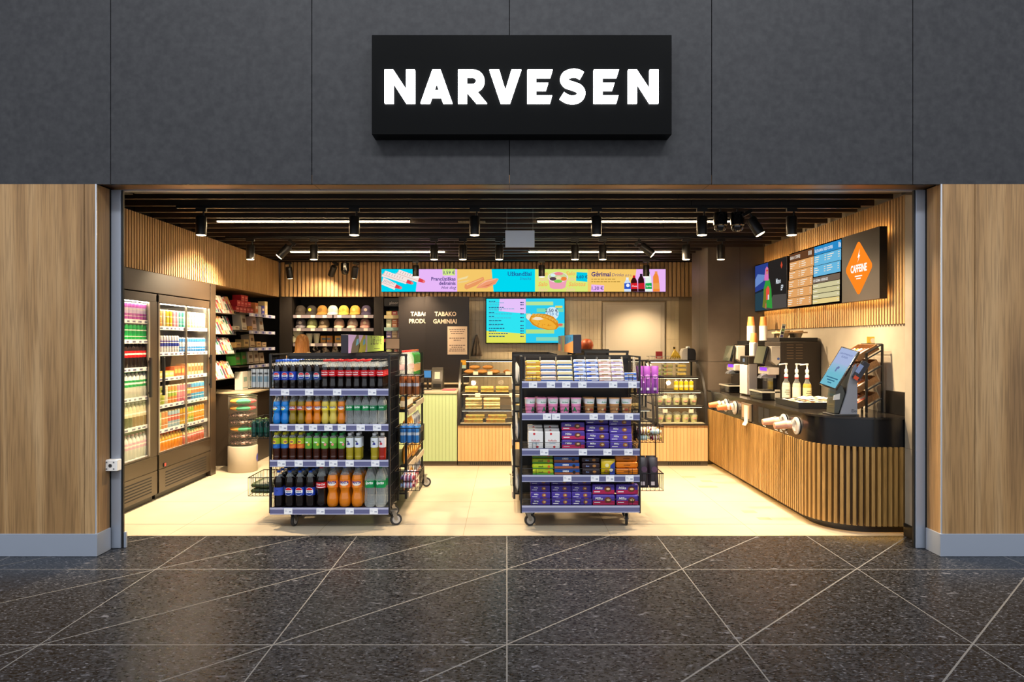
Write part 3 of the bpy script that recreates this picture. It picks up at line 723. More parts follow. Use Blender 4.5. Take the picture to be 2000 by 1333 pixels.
for q in range(1, 5): row(r1, [a for a in [px(p, y) / (y + .068 * q) * F + CX for p in x1]], y + .068 * q, LZ[0] - .002, 'top shelf ' + DC, 'soft drinks on the top shelf of the drinks cart', f'{ORD[q]} row', .002)
r2 = ['fanta_blue'] * 2 + ['fanta_exotic'] * 2 + ['fanta_orange'] * 2 + ['fanta_lemon'] * 2 + ['fanta_bluecap'] + ['sprite'] * 3 + ['sprite_zero'] * 2
x2 = [541 + 15.7 * i for i in range(14)]
row(r2, x2, y, LZ[1] - .002, 'second shelf ' + DC, 'soft drinks on the second shelf of the drinks cart')
x2b = [px(p, y) / (y + .075) * F + CX for p in x2]
row(r2, x2b, y + .075, LZ[1] - .002, 'second shelf ' + DC, 'soft drinks on the second shelf of the drinks cart', 'second row', .002)
r3 = ['tea_lemon'] * 2 + ['tea_peach'] * 2 + ['green_lemon'] * 2 + ['green_peach'] * 3 + ['juice_grape'] * 3 + ['juice_red']
x3 = [540.7, 556, 572, 587.5, 603, 618.5, 634.5, 651, 667, 683.5, 699.5, 731.5, 747]
row(r3, x3, y, LZ[2] - .002, 'third shelf ' + DC, 'soft drinks on the third shelf of the drinks cart')
x3b = [px(p, y) / (y + .07) * F + CX for p in x3[:11] + [x3[11]]]
row(r3[:11] + ['juice_grape'], x3b, y + .07, LZ[2] - .002, 'third shelf ' + DC, 'soft drinks on the third shelf of the drinks cart', 'second row', .002)
r4 = ['pepsi_plain'] + ['pepsi_big'] * 3 + ['coke_big'] + ['fanta_big'] * 3 + ['sprite_big'] * 2
y4 = Y0 + .055; x4 = [544.5, 566, 586, 606.5, 628, 650, 674, 698, 722.5, 743.5]
row(r4, x4, y4, LZ[3] - .002, 'bottom shelf ' + DC, 'large bottles on the bottom shelf of the drinks cart', jit=.0)
for q in (1, 2):
    xb = [px(p, y4) / (y4 + .094 * q) * F + CX for p in x4]
    row(['pepsi_big'] * 4 + ['coke_big'] + ['fanta_big'] * 3 + ['sprite_big'] * 2, xb, y4 + .094 * q, LZ[3] - .002, 'bottom shelf ' + DC, 'large bottles on the bottom shelf of the drinks cart', f'{ORD[q]} row', .0)
# ------------------------------------------------------------------ side units, toppers, baskets
def side_unit(name, label, x_face, sgn, y0, y1, shelves, top, tag_w, casters):
    """shelves face along +-X; shelves = list of (z, share0, share1 of the length)"""
    xb = x_face - sgn * .40
    t = thing(name, label, 'display cart', ((x_face + xb) / 2, (y0 + y1) / 2, 0))
    lo, hi = min(x_face, xb), max(x_face, xb)
    for y in (y0 + .012, y1 - .012):
        for x in (x_face - sgn * .012, xb + sgn * .012):
            b = MB(); b.box(x - .01, x + .01, y - .01, y + .01, .13, top, BLACK); b.obj('post', t)
    b = MB(); b.box(xb, xb + sgn * .008, y0 + .03, y1 - .03, .2, top, BLACK) if sgn > 0 else b.box(xb - .008, xb, y0 + .03, y1 - .03, .2, top, BLACK); b.obj('back_panel', t)
    b = MB(); b.box(lo, hi, y1 - .006, y1, top - .3, top, M('#3a3226', .3, .2)); b.box(lo, hi, y0, y0 + .02, top - .02, top, BLACK); b.obj('top_rail', t)
    for z, s0, s1 in shelves:
        a, c = y0 + .03 + (y1 - y0 - .06) * s0, y0 + .03 + (y1 - y0 - .06) * s1
        b = MB(); b.box(lo + .015, hi - .004, a, c, z - .02, z - .004, BLACK); S = b.obj('shelf', t)
        b = MB(); e = x_face + sgn * .01; b.box(min(x_face, e), max(x_face, e), a, c, z - .05, z + .002, M('#b3a998', .4, .2)); b.obj('price_strip', S)
    for c in casters: caster(t, *c)
    return t
SZ = [(1.17, 0, 1), (.93, 0, .44), (.955, .5, 1), (.66, 0, 1), (.43, 0, .44), (.40, .5, 1), (.185, 0, 1)]
side_unit('display_cart', 'black wheeled cart behind the drinks cart, its shelves facing the shop aisle', -.90, 1, 6.33, 7.56, SZ, 1.44, .05, [(-.88, 7.50, R(10)), (-1.2, 7.45, R(60)), (-1.2, 6.42, R(50))])
side_unit('display_cart', 'black wheeled cart behind the snack cart, its shelves facing the shop aisle', .055, -1, 6.33, 7.56, SZ, 1.44, .05, [(.06, 7.5, R(100)), (.4, 7.45, R(60)), (.4, 6.42, R(50))])
side_unit('display_cart', 'black wheeled cart behind the drinks cart, its shelves facing the fridges', -1.96, -1, 6.33, 7.56, [(1.0, 0, 1), (.6, 0, 1), (.2, 0, 1)], 1.44, .05, [(-1.94, 7.45, R(100)), (-1.6, 6.42, R(50))])
side_unit('display_cart', 'black wheeled cart behind the snack cart, its shelves facing the coffee bar', 1.10, 1, 6.33, 7.56, [(1.0, 0, 1), (.6, 0, 1), (.2, 0, 1)], 1.47, .05, [(1.06, 7.45, R(100)), (.8, 6.42, R(50))])
# advert boxes on top
def topper(x0, x1, sgn, label, art):
    t = thing('advert_box', label, 'sign', ((x0 + x1) / 2, 6.8, 1.442))
    b = MB(); b.box(x0, x1, 5.98, 7.70, 1.452, 1.612, M('#2a2630', .4)); b.box(x0, x1, 6.5, 6.54, 1.432, 1.452, BLACK); b.obj('sign_box', t, bevel=.003)
    X = x1 if sgn > 0 else x0; O = (X, 6.84, 1.532); fr = (O, (0, 1, 0), (0, 0, 1), (1, 0, 0)) if sgn > 0 else (O, (0, -1, 0), (0, 0, 1), (-1, 0, 0))
    b = MB(); art(b, fr); b.obj('printed_face', t, smooth=0)
LIL, LIME, CYAN, AMB = '#c6aef2', '#b4d663', '#38c8ea', '#f3b25e'
def art_pair(b, fr):
    b.rect(-.86, -.05, -.08, .08, M(LIL, .4), fr); b.rect(-.05, .86, -.08, .08, M(LIME, .4), fr)
    for q, c in ((-.55, '#5d5648'), (-.25, '#a8a436')):
        b.flat([(q - .22, -.08), (q - .16, 0), (q + .02, .08), (q + .10, .08), (q + .16, -.02), (q + .1, -.08)], M(c, .5), fr, .001)
        b.flat([(q - .02, -.02), (q + .02, .04), (q + .10, .05), (q + .10, .0)], M('#58a8d8', .4), fr, .0015)
    b.text('2 už 5,59 €', .42, -.01, .125, M('#1d2430', .5), fr, .0, sx=1.05)
    b.rect(.3, .62, -.055, -.048, M('#4a5a3a', .5), fr, .001)
topper(-1.415, -1.352, 1, 'long advert box on the drinks cart, lilac and lime with a price', art_pair)
def art_right(b, fr):
    b.rect(-.86, .86, -.08, .08, M('#f0a05a', .4), fr)
    b.flat([(-.86, .08), (-.86, .0), (-.55, -.01), (-.5, .08)], M('#4aa0e0', .4), fr, .001)
    b.flat([(.0, .08), (.0, -.01), (.86, .025), (.86, .08)], M('#2a92dc', .4), fr, .001)
    b.rect(-.52, -.3, -.08, .08, M('#e8d5dc', .4), fr, .0015); b.rect(-.28, -.06, -.08, .08, M('#c8dba8', .4), fr, .0015)
    b.rect(-.45, -.4, -.08, .08, M('#d88aa8', .4), fr, .002)
    for k in range(4): b.rect(.1 + .17 * k, .16 + .17 * k, .03 - .01 * (3 - k), .06, M('#1c3a7a', .4), fr, .0015)
topper(.565, .635, -1, 'long advert box on the snack cart, blue and orange print', art_right)

def basket(name_label, x0, x1, y0, y1, z0, z1, hook_x):
    t = thing('wire_basket', name_label, 'basket', ((x0 + x1) / 2, (y0 + y1) / 2, z0), group='wire baskets hung on the carts')
    b = MB()
    rim = lambda z: [(x0, y0, z), (x1, y0, z), (x1, y1, z), (x0, y1, z)]
    b.tube(rim(z1), .004, WIRE, 6, True); b.tube(rim(z0), .0028, WIRE, 6, True)
    b.obj('hanging_rim', t)
    b = MB(); s = []
    n = max(4, int((x1 - x0) / .032))
    for k in range(1, n): x = x0 + (x1 - x0) * k / n; s += [((x, y0, z0), (x, y0, z1)), ((x, y1, z0), (x, y1, z1)), ((x, y0, z0), (x, y1, z0))]
    m = int((y1 - y0) / .04)
    for k in range(1, m): y = y0 + (y1 - y0) * k / m; s += [((x0, y, z0), (x0, y, z1)), ((x1, y, z0), (x1, y, z1))]
    for x in (x0, x1):
        for y in (y0, y1): s.append(((x, y, z0), (x, y, z1)))
    b.wire(s, .0021, WIRE, 4); b.obj('wire_mesh', t)
    return t
BX = [('upper', 1.085, 1.258), ('middle', .672, .812), ('lower', .28, .442)]
for nm, z0, z1 in BX: basket(f'{nm} wire basket on the aisle side of the drinks cart', -.955, -.745, 5.98, 6.31, z0, z1, 0)
for nm, z0, z1 in [('upper', 1.15, 1.32), ('middle', .725, .885), ('lower', .235, .39)]: basket(f'{nm} wire basket on the fridge side of the drinks cart', -2.205, -1.978, 5.98, 6.36, z0, z1, 0)
for nm, z0, z1 in [('upper', 1.09, 1.25), ('middle', .69, .83), ('lower', .28, .425)]: basket(f'{nm} wire basket on the coffee side of the snack cart', 1.118, 1.335, 5.98, 6.33, z0, z1, 0)

# ------------------------------------------------------------------ generic packs
def pack(name, d, faces, cat, soft=0.0, art=None, bevel=.002):
    """a box or soft pack; faces = main colour; art(b, frame of the front, w, h)"""
    def make():
        t = thing(name, '', cat); w, dp, h = d
        b = MB()
        if soft:
            prof = []; nx, nz = 8, 6
            for s in (-1, 1):
                g = [[(w * (i / nx - .5), s * soft * (math.sin(PI * i / nx) ** .45) * (math.sin(PI * k / nz) ** .45), h * k / nz) for i in range(nx + 1)] for k in range(nz + 1)]
                vs = [p for r_ in g for p in r_]; W = nx + 1
                fs = [((k * W + i, k * W + i + 1, (k + 1) * W + i + 1, (k + 1) * W + i) if s < 0 else (k * W + i + 1, k * W + i, (k + 1) * W + i, (k + 1) * W + i + 1)) for k in range(nz) for i in range(nx)]
                b.add(vs, fs, faces)
            b.obj('wrapper', t, local=True, smooth=60)
            y = -soft * 1.02
        else:
            b.box(-w / 2, w / 2, -dp / 2, dp / 2, 0, h, faces); b.obj('carton', t, local=True, bevel=bevel); y = -dp / 2
        if art:
            g = MB(); art(g, ((0, y - .0006, 0), (1, 0, 0), (0, 0, 1), (0, -1, 0)), w, h, dp); g.obj('front_print', t, local=True, smooth=0)
        return t
    return make
PUR, PUR2 = M('#4a3596', .35), M('#5a45a8', .35)
WHT = M('#f5f3f0', .4)
def top_fr(dp, h): return ((0, 0, h + .0006), (1, 0, 0), (0, 1, 0), (0, 0, 1))
def art_milka(band, cookie, top=True):
    def f(b, fr, w, h, dp):
        b.rect(-w / 2 + .004, w / 2 - .004, .002, h * .42, M(band, .35), fr, .0003) if band else None
        b.text('Milka', -w * .22, h * .52, h * .36, WHT, fr, .02, shear=.25)
        b.disc(w * .18, h * .5, h * .36, M(cookie, .5), fr, .0006, 14, h * .30); b.disc(w * .2, h * .52, h * .2, M('#e8c88a', .5), fr, .0009, 10, h * .12)
        b.rect(-w * .42, -w * .16, h * .2, h * .3, WHT, fr, .0006)
        T = top_fr(dp, h); b.text('Milka', -w * .15, -dp * .1, dp * .3, WHT, T, .02, shear=.25); b.disc(w * .22, 0, dp * .3, M(cookie, .5), T, .0006, 14)
    return f
def art_lines(txt, col, size, sub=None, deco=None):
    def f(b, fr, w, h, dp):
        for k, (u, v, r_, c) in enumerate(deco or []): b.disc(u * w, v * h, r_ * h, M(c, .45), fr, .0004 + .0001 * k, 12)
        b.text(txt, 0, h * .5 - size * .35, size, M(col, .45), fr, .02)
        if sub: b.rect(-w * .3, w * .3, h * .2, h * .27, M(sub, .45), fr, .0005)
    return f
SCN = 'snack cart'
def stackp(key, make, x, y, z, dz, n, back, what, where, group, tilt=0, rz=0):
    for k in range(n):
        pos = ('bottom', 'topmost')[k == n - 1] if n == 2 else (ORD[k] + ' up' if k < n - 1 else 'topmost')
        lab = f'{what}, {pos} in stack, {where}' if n > 1 else f'{what}, {where}'
        place(key, make, (x, y + back * k, z + dz * k), lab, group, rot=(tilt, 0, rz + (.02 if k % 2 else -.015)))
g1 = 'wafer and sandwich packs on the top shelf of the snack cart'
def wafer(c, c2):
    return pack('snack_pack', (.098, .05, .034), c, 'snack', 0, lambda b, fr, w, h, dp: (b.rect(-w * .5, w * .5, 0, h * .35, M(c2, .4), fr, .0003), b.rect(-w * .3, w * .25, h * .5, h * .7, M('#c7a26a', .5), fr, .0005), b.rect(-w * .1, w * .4, h * .1, h * .25, WHT, fr, .0005), b.rect(-w * .45, w * .45, -dp * .3, dp * .1, M(c2, .4), top_fr(dp, h)), b.rect(-w * .2, w * .3, dp * .15, dp * .4, M('#d6b98a', .4), top_fr(dp, h))), .008)
def tri(c, c2): return pack('sandwich_pack', (.125, .06, .04), c, 'snack', 0, lambda b, fr, w, h, dp: (b.rect(-w * .5, w * .5, h * .02, h * .3, M(c2, .4), fr, .0003), b.rect(-w * .4, w * .2, h * .5, h * .75, M('#e9d9b0', .5), fr, .0005), b.rect(-w * .4, w * .4, -dp * .3, dp * .2, M('#efe0c0', .5), top_fr(dp, h))), .01)
for key, mk, p, n, dz, back, what in (
    ('pk_y', tri(M('#dcae3e', .35), '#c98f22'), 1041, 4, .043, .03, 'yellow snack pack'), ('pk_p', tri(M('#e3cdbf', .35), '#3e6cb4'), 1071, 4, .043, .03, 'pinkish wrapped sandwich with blue foot'), ('pk_c', tri(M('#e8dcae', .35), '#2f62ac'), 1103.5, 4, .043, .03, 'cream wrapped sandwich with blue foot'),
    ('pk_b', wafer(M('#cfdcee', .35), '#3b66c0'), 1133, 5, .036, .022, 'blue and white wafer pack'), ('pk_b2', wafer(M('#d6dff0', .35), '#2f56b8'), 1157.5, 5, .036, .022, 'white and deep blue wafer pack'),
    ('pk_w', wafer(M('#f1e6dc', .35), '#d8a8a0'), 1182, 5, .036, .022, 'cream and pink wafer pack'), ('pk_w2', wafer(M('#f3ece2', .35), '#b9a0c8'), 1206.5, 5, .036, .022, 'cream and lilac wafer pack'), ('pk_bl', wafer(M('#4470d0', .35), '#e6ecf8'), 1231, 2, .036, .01, 'bright blue snack pack')):
    y = Y0 + .045; stackp(key, mk, px(p, y), y, RZ[0] + .0, dz, n, back, what, 'top shelf ' + SCN, g1)
b = MB(); b.box(px(1018, 5.8) + .03, px(1018, 5.8) + .031, 5.82, 5.83, RZ[0], RZ[0] + .001, BLACK)
for i, p in enumerate((1026.2, 1056, 1087.5, 1118.5, 1145, 1169.5, 1194.5, 1219, 1243)):
    y = Y0 + .01; b = MB(); b.prism([(y, RZ[0] - .002), (y + .2, RZ[0] - .002), (y + .2, RZ[0] + .2), (y + .12, RZ[0] + .2)], px(p, y + .03) - .001, px(p, y + .03) + .001, clear('divider', '#ffffff', .18, .5, '#e6e6e0'), 'x')
    tag(b.obj('shelf_divider', smooth=0), f'{ORD[i]} clear plastic divider from the drinks cart side, top shelf of snack cart', 'divider', 'clear dividers on the top shelf of the snack cart')
# noodle or porridge cups
def cup(body, low, print_c, lid):
    def make():
        t = thing('snack_cup', '', 'cup'); b = MB()
        b.lathe([(.034, 0, body if low is None else M(low, .4)), (.0405, .078, body), (.044, .118), (.0455, .120), (.0455, .124), (.044, .125)], body, 24, cap=True); b.obj('cup_wall', t, local=True, smooth=50)
        b = MB(); b.lathe([(.0457, .1205), (.0457, .1265), (.043, .1275), (0, .1275)], M(lid, .35), 24, cap=False); b.obj('cup_lid', t, local=True)
        g = MB(); fr = ((0, 0, 0), (1, 0, 0), (0, 0, 1), (0, -1, 0))
        g.text('Activus', .004, .086, .02, M('#2f9a72', .45), fr, .01, sx=.9, bend=.0425, lift=.001)
        if print_c == 'A': g.text('A', .008, .018, .045, M('#1f8a54', .45), fr, .06, bend=.0395, lift=.001)
        else: g.disc(.012, .03, .016, M(print_c, .5), fr, .001, 12, .011, bend=.0395); g.disc(-.012, .034, .01, M('#d8b98a', .5), fr, .001, 10, bend=.0395)
        g.obj('cup_print', t, local=True, smooth=0)
        return t
    return make
CW = M('#efeeee', .4)
CUPS = {'pink': cup(CW, '#e58ab4', 'A', '#e08cb0'), 'brown': cup(CW, '#b98552', '#a8442e', '#c08a5a')}
y = Y0 + .055
for i, (k, p) in enumerate(zip(['pink'] * 5 + ['brown'] * 4, [1035, 1057.5, 1080, 1102.5, 1125, 1151, 1175, 1199.5, 1223.5])):
    j = i if i < 5 else i - 5
    place('cup' + k, CUPS[k], (px(p, y), y, RZ[1] - .002), f'{ORD[j]} {k} cup with white rim from the drinks cart side, front row, snack cart', 'snack cups on the second shelf of the snack cart', [.5, .35, -.1, 0, -.6, 0, .4, .75, -.5][i])
for i, (k, p) in enumerate((('pink', 1056), ('pink', 1080), ('brown', 1150))):
    yb = y + .105; place('cup' + k, CUPS[k], (px(p, y) / 1, yb, RZ[1] - .002), ('pink cup behind the second front pink cup of the snack cart', 'pink cup behind the third front pink cup of the snack cart', 'brown cup standing behind the front row of the snack cart')[i], 'snack cups on the second shelf of the snack cart', .4)
    PROTO['cup' + k].location.z += 0
g3 = 'boxes and biscuit packs on the third shelf of the snack cart'
raf = pack('sweet_box', (.124, .07, .14), M('#eceae6', .4), 'box', 0, lambda b, fr, w, h, dp: (b.text('Raffaello', 0, h * .42, h * .15, M('#c2242c', .45), fr, .0, shear=.15), b.disc(-w * .1, h * .86, h * .07, M('#d03038', .45), fr, .0005, 10), b.disc(w * .12, h * .1, h * .07, M('#c2242c', .45), fr, .0005, 10), b.rect(-w * .2, w * .2, h * .3, h * .33, M('#9cc0d4', .45), fr)), .006)
ms = pack('biscuit_pack', (.196, .06, .07), PUR, 'biscuits', 0, art_milka('#c22a5a', '#6e3320'), .012)
ms2 = pack('biscuit_pack', (.194, .06, .062), PUR, 'biscuits', 0, art_milka(None, '#8a5426'), .012)
ms3 = pack('biscuit_pack', (.184, .06, .058), PUR2, 'biscuits', 0, art_milka(None, '#a86428'), .006)
y = Y0 + .05
for j, p in enumerate((1046, 1078.5)):
    for k in range(3): place('raf', raf, (px(p, y), y + .075 * k, RZ[2] + (.0, .018, .036)[k] - .0), f'white sweet box, {("front", "middle", "back")[k]} of the column {("nearest the drinks cart", "beside the purple packs")[j]}, snack cart', g3)
for k in range(1, 3): pass
stackp('ms', ms, px(1119.5, y), y, RZ[2], .072, 3, .02, 'purple and crimson biscuit pack', 'third shelf ' + SCN, g3)
stackp('ms2', ms2, px(1167, y), y, RZ[2], .064, 4, .022, 'purple biscuit pack with cookie', 'middle column, third shelf ' + SCN, g3)
stackp('ms3', ms3, px(1212.5, y), y, RZ[2], .06, 4, .022, 'purple biscuit pack', 'coffee-side column, third shelf ' + SCN, g3)
g4 = 'packs on the fourth shelf of the snack cart'
gp = pack('snack_bag', (.175, .06, .04), M('#b4c41e', .35), 'snack', 0, lambda b, fr, w, h, dp: (b.rect(-w / 2, w / 2, 0, h * .3, M('#4f9a28', .35), fr, .0003), b.disc(w * .28, h * .5, h * .3, M('#d86a22', .4), fr, .0006, 10), b.text('snack', -w * .1, h * .4, h * .45, M('#2a2a18', .4), fr, .02), b.disc(w * .2, 0, dp * .3, M('#d86a22', .4), top_fr(dp, h), .0005, 10)), .012)
orp = pack('biscuit_box', (.208, .06, .0455), M('#a8603a', .35), 'biscuits', 0, lambda b, fr, w, h, dp: (b.rect(-w / 2, w / 2, h * .4, h, M('#1d4f9c', .35), fr, .0003), b.text('OREO', -w * .05, h * .5, h * .42, WHT, fr, .05), b.disc(w * .28, h * .45, h * .3, M('#241c1a', .4), fr, .0006, 12), b.rect(-w * .5, w * .5, 0, dp * .5, M('#1d4f9c', .35), top_fr(dp, h)), b.text('OREO', -w * .05, dp * .1, dp * .4, WHT, top_fr(dp, h), .05)), .003)
dkp = pack('biscuit_pack', (.15, .06, .045), M('#2c1c22', .35), 'biscuits', 0, lambda b, fr, w, h, dp: (b.disc(w * .18, h * .5, h * .34, M('#b0783c', .4), fr, .0005, 12, h * .25), b.text('duo', -w * .2, h * .35, h * .4, M('#8fa6e0', .4), fr, .02), b.disc(w * .2, 0, dp * .3, M('#b0783c', .4), top_fr(dp, h), .0005, 12)), .01)
yb = pack('snack_bag', (.115, .03, .125), M('#d8b80e', .35), 'snack', .022, lambda b, fr, w, h, dp: (b.flat([(w * .1, h * .0), (w * .46, h * .02), (w * .46, h * .85), (w * .15, h * .6)], M('#2b3f96', .35), fr, .0004), b.disc(-w * .1, h * .6, h * .13, M('#f0e3a0', .4), fr, .0006, 12), b.disc(w * .2, h * .3, h * .12, M('#e9dfc4', .4), fr, .0008, 12), b.disc(-w * .15, h * .25, h * .1, M('#b07a2a', .4), fr, .0006, 12)))
ob = pack('snack_bag', (.185, .06, .05), M('#e07c10', .35), 'snack', 0, lambda b, fr, w, h, dp: (b.text('cookies', 0, h * .4, h * .36, M('#4a1f10', .4), fr, .01), b.disc(0, 0, dp * .28, M('#6a2f14', .4), top_fr(dp, h), .0005, 12)), .012)
y = Y0 + .045
stackp('gp', gp, px(1060.5, y), y, RZ[3] , .041, 4, .03, 'yellow-green snack pack', 'fourth shelf ' + SCN, g4)
stackp('orp', orp, px(1107, y), y, RZ[3] , .0465, 4, .03, 'brown and blue biscuit box', 'fourth shelf ' + SCN, g4)
stackp('dkp', dkp, px(1154, y), y, RZ[3], .046, 4, .02, 'dark biscuit pack', 'fourth shelf ' + SCN, g4)
place('yb', yb, (px(1187.5, y), y, RZ[3]), 'yellow and blue snack bag standing on the fourth shelf of snack cart', g4)
stackp('ob', ob, px(1224, y), y, RZ[3], .051, 3, .02, 'orange snack bag', 'fourth shelf ' + SCN, g4)
g5 = 'purple packs on the bottom shelf of the snack cart'
y = Y0 + .05
for j, p in enumerate((1055.5, 1096.5, 1136)):
    mk = pack('biscuit_pack', (.165, .06, .049), PUR, 'biscuits', 0, art_milka(None, '#a86428'), .005)
    stackp('m5', mk, px(p, y), y, RZ[4], .05, 4, .03, f'purple biscuit carton, {ORD[j]} column', 'bottom shelf snack cart', g5)
for j, p in enumerate((1178.5, 1224.5)):
    mk = pack('biscuit_pack', (.188, .06, .083), PUR, 'biscuits', 0, art_milka('#b0204e', '#6e3320'), .014)
    stackp('m6', mk, px(p, y), y, RZ[4], .085, 2, .02, f'tall purple and crimson biscuit pack, {("inner", "outer")[j]} column', 'bottom shelf snack cart', g5)
# basket contents
def can(col, h=.165, r=.0265, band=None, top='#c9c9c6'):
    def make():
        t = thing('drink_can', '', 'can'); b = MB(); m = M(col, .3, .35)
        b.lathe([(r * .82, 0, CHROME), (r * .97, .004, m), (r, .012), (r, h * .45, M(band, .3, .3) if band else m), (r, h * .62, m), (r, h - .014), (r * .82, h - .003)], m, 18); b.obj('can_body', t, local=True, smooth=50)
        b = MB(); b.lathe([(r * .82, h - .003), (r * .84, h), (r * .76, h), (r * .74, h - .004), (0, h - .004)], M(top, .3, .6), 18, cap=False); b.obj('can_lid', t, local=True)
        return t
    return make
CANB = can('#9a5a30', .165, .0262, '#c8c4cc'); CANL = can('#3f86cc', .15, .0265, '#d8e2ee')
for r_ in range(3):
    for c in range(3): place('canb', CANB, (-.912 + .058 * c + .016, 6.03 + .06 * r_, 1.093), f'copper coloured drink can, {ORD[c]} across in {("front", "middle", "back")[r_]} row, upper aisle-side basket', 'copper cans in the upper basket')
for r_ in range(3):
    for c in range(3): place('canl', CANL, (-.90 + .056 * c + .008, 6.03 + .06 * r_, .68), f'light blue drink can, {ORD[c]} across in {("front", "middle", "back")[r_]} row, middle aisle-side basket', 'blue cans in the middle basket')
def roll(cols, l=.13, r=.03, name='sweet_bag', cat='snack'):
    def make():
        t = thing(name, '', cat); b = MB(); T = Matrix.Rotation(R(90), 4, 'Y')
        pr = [(r * .75, -l / 2), (r * .3, -l / 2 + .012)]
        n = 8
        for k in range(n + 1): pr.append((r * (.92 + .08 * math.sin(k * 2.1)), -l / 2 + .02 + (l - .04) * k / n, M(cols[k % len(cols)], .35)))
        pr += [(r * .3, l / 2 - .012), (r * .75, l / 2)]
        b.lathe(pr, M(cols[0], .35), 12, (0, 0, r), T, sx=.9); b.obj('wrapper', t, local=True, smooth=60); return t
    return make
rb = random.Random(5)
SW = [roll(['#7d8fb4', '#c8ccd8', '#8c2f44'], .12), roll(['#d9c3a8', '#b8504a', '#e8e2d6'], .12), roll(['#5b4470', '#c8b8d0', '#a03a4c'], .12)]
ii = 0
for lev in range(2):
    for q in range(5):
        k = ii % 3; ii += 1
        place(f'sw{k}', SW[k], (-.85, 6.025 + .06 * q, .286 + .063 * lev), f'{("grey-blue and red", "cream and red", "plum and lilac")[k]} sweet bag, {ORD[q]} from the front, {("lower", "upper")[lev]} layer, lowest aisle-side basket', 'sweet bags in the lowest aisle-side basket')
SW2 = [roll(['#c9dcea', '#8fb8a0', '#e8dcc0'], .10, .026), roll(['#7d2434', '#e8d8d0', '#c8b050'], .10, .026)]
for lev in range(2):
    for q in range(5):
        for c in range(2):
            k = (q + c + lev) % 2
            place(f'sx{k}', SW2[k], (1.174 + .104 * c, 6.03 + .055 * q, .698 + .053 * lev), f'{("pale blue", "dark red")[k]} sweet bag, {ORD[q]} from front, {("inner", "outer")[c]} {("lower", "upper")[lev]} file, middle coffee-side basket', 'sweet bags in the coffee-side basket')
bagp = pack('sweet_bag', (.062, .03, .24), M('#8a3fa0', .3), 'snack', .014, lambda b, fr, w, h, dp: (b.disc(0, h * .6, w * .34, M('#c88ad8', .35), fr, .0005, 12), b.rect(-w * .2, w * .2, h * .1, h * .2, M('#d8d0e8', .35), fr, .0005)))
for q in range(3): place('bagp', bagp, (1.166 + .062 * q, 6.12, 1.1), f'{ORD[q]} purple tall bag from the cart, upper coffee-side basket', 'purple bags in the upper coffee-side basket', rot=(R(-8), R((-1, 0, 2)[q]), 0))
bagd = pack('snack_bag', (.085, .03, .26), M('#241a22', .35), 'snack', .016, lambda b, fr, w, h, dp: (b.rect(-w * .3, w * .1, h * .08, h * .2, M('#b8b0b8', .4), fr, .0005), b.disc(w * .1, h * .6, w * .3, M('#4a2a48', .4), fr, .0005, 12)))
for q in range(4): place('bagd', bagd, (1.182 + .088 * (q % 2), 6.06 + .1 * (q // 2), .288), f'dark tall snack bag, {("inner", "outer")[q % 2]} one of the {("front", "back")[q // 2]} row, lowest coffee-side basket', 'dark bags in the lowest coffee-side basket', rot=(R(-12), 0, 0))
# courgettes, bottles and cartons in the fridge-side baskets
def courgette():
    t = thing('courgette', '', 'vegetable'); b = MB(); T = Matrix.Rotation(R(90), 4, 'Y')
    b.lathe([(.006, -.1), (.016, -.092), (.021, -.05), (.022, .03), (.018, .08), (.011, .095)], mottle('courgette_skin', '#1c2c16', '#3a4d28', 30, .4), 12, (0, 0, .022), T); b.obj('vegetable_skin', t, local=True, smooth=60)
    b = MB(); b.lathe([(.01, .094), (.009, .115)], M('#7c8a52', .6), 8, (0, 0, .022), T); b.obj('stem', t, local=True); return t
for lev in range(2):
    for q in range(6): place('cg', courgette, (-2.1 , 6.028 + .056 * q, .246 + .047 * lev), f'dark green courgette, {ORD[q]} from the front of the {("lower", "upper")[lev]} layer, lowest fridge-side basket', 'courgettes in the lowest basket', rz=rb.uniform(-.06, .06))
gb = bottle('tea', .15, .026, liquid('#123a34'), .95, (.3, .6), [(1, M('#1d5a4c', .4))], M('#6f8a4a', .5), name='green_bottle')
for r_ in range(3):
    for q in range(4): place('gb', gb, (-2.172 + .055 * q + .0, 6.03 + .07 * r_, .733), f'dark green squat bottle, {ORD[q]} across, {("front", "middle", "back")[r_]} row, middle fridge-side basket', 'green bottles in the middle basket')
cl = pack('paper_carton', (.05, .05, .16), M('#dcdcd6', .45), 'carton', 0, lambda b, fr, w, h, dp: (b.rect(-w * .4, w * .4, h * .3, h * .6, M('#8aa6b0', .5), fr), b.rect(-w * .3, w * .3, h * .7, h * .8, M('#6a6a66', .5), fr)))
for q in range(4): place('cl', cl, (-2.172 + .053 * q, 6.05, 1.158), f'pale slim carton, {ORD[q]} from the fridges, upper fridge-side basket', 'cartons in the upper fridge-side basket')
# goods on the aisle-side units: bottles above, jars, bags and cans below
wb = bottle('sprite', .30, .036, None, .5, (.42, .60), [(1, M('#d8b8b8', .4))], M('#d0322c', .35), name='water_bottle')
gbot = bottle('tea', .30, .036, liquid('#2f8a35'), .94, (.3, .55), [(1, M('#cfa878', .4))], M('#e0682a', .35), name='juice_bottle')
for q in range(7): place('wb', wb, (-.945, 6.41 + .078 * q, 1.17), f'clear water bottle with red cap, {ORD[q]} along the aisle, top of the side cart', 'water bottles on the aisle-side cart')
for q in range(6): place('gbot', gbot, (-.945, 6.98 + .078 * q, 1.17), f'green bottle with orange cap, {ORD[q]} along the aisle, top of the side cart', 'green bottles on the aisle-side cart')
jar = bottle('tea', .15, .03, liquid('#8a6a3a'), .86, (.2, .6), [(1, M('#d8d0bc', .4))], M('#4a5a80', .4), name='glass_jar', cap_r=.02)
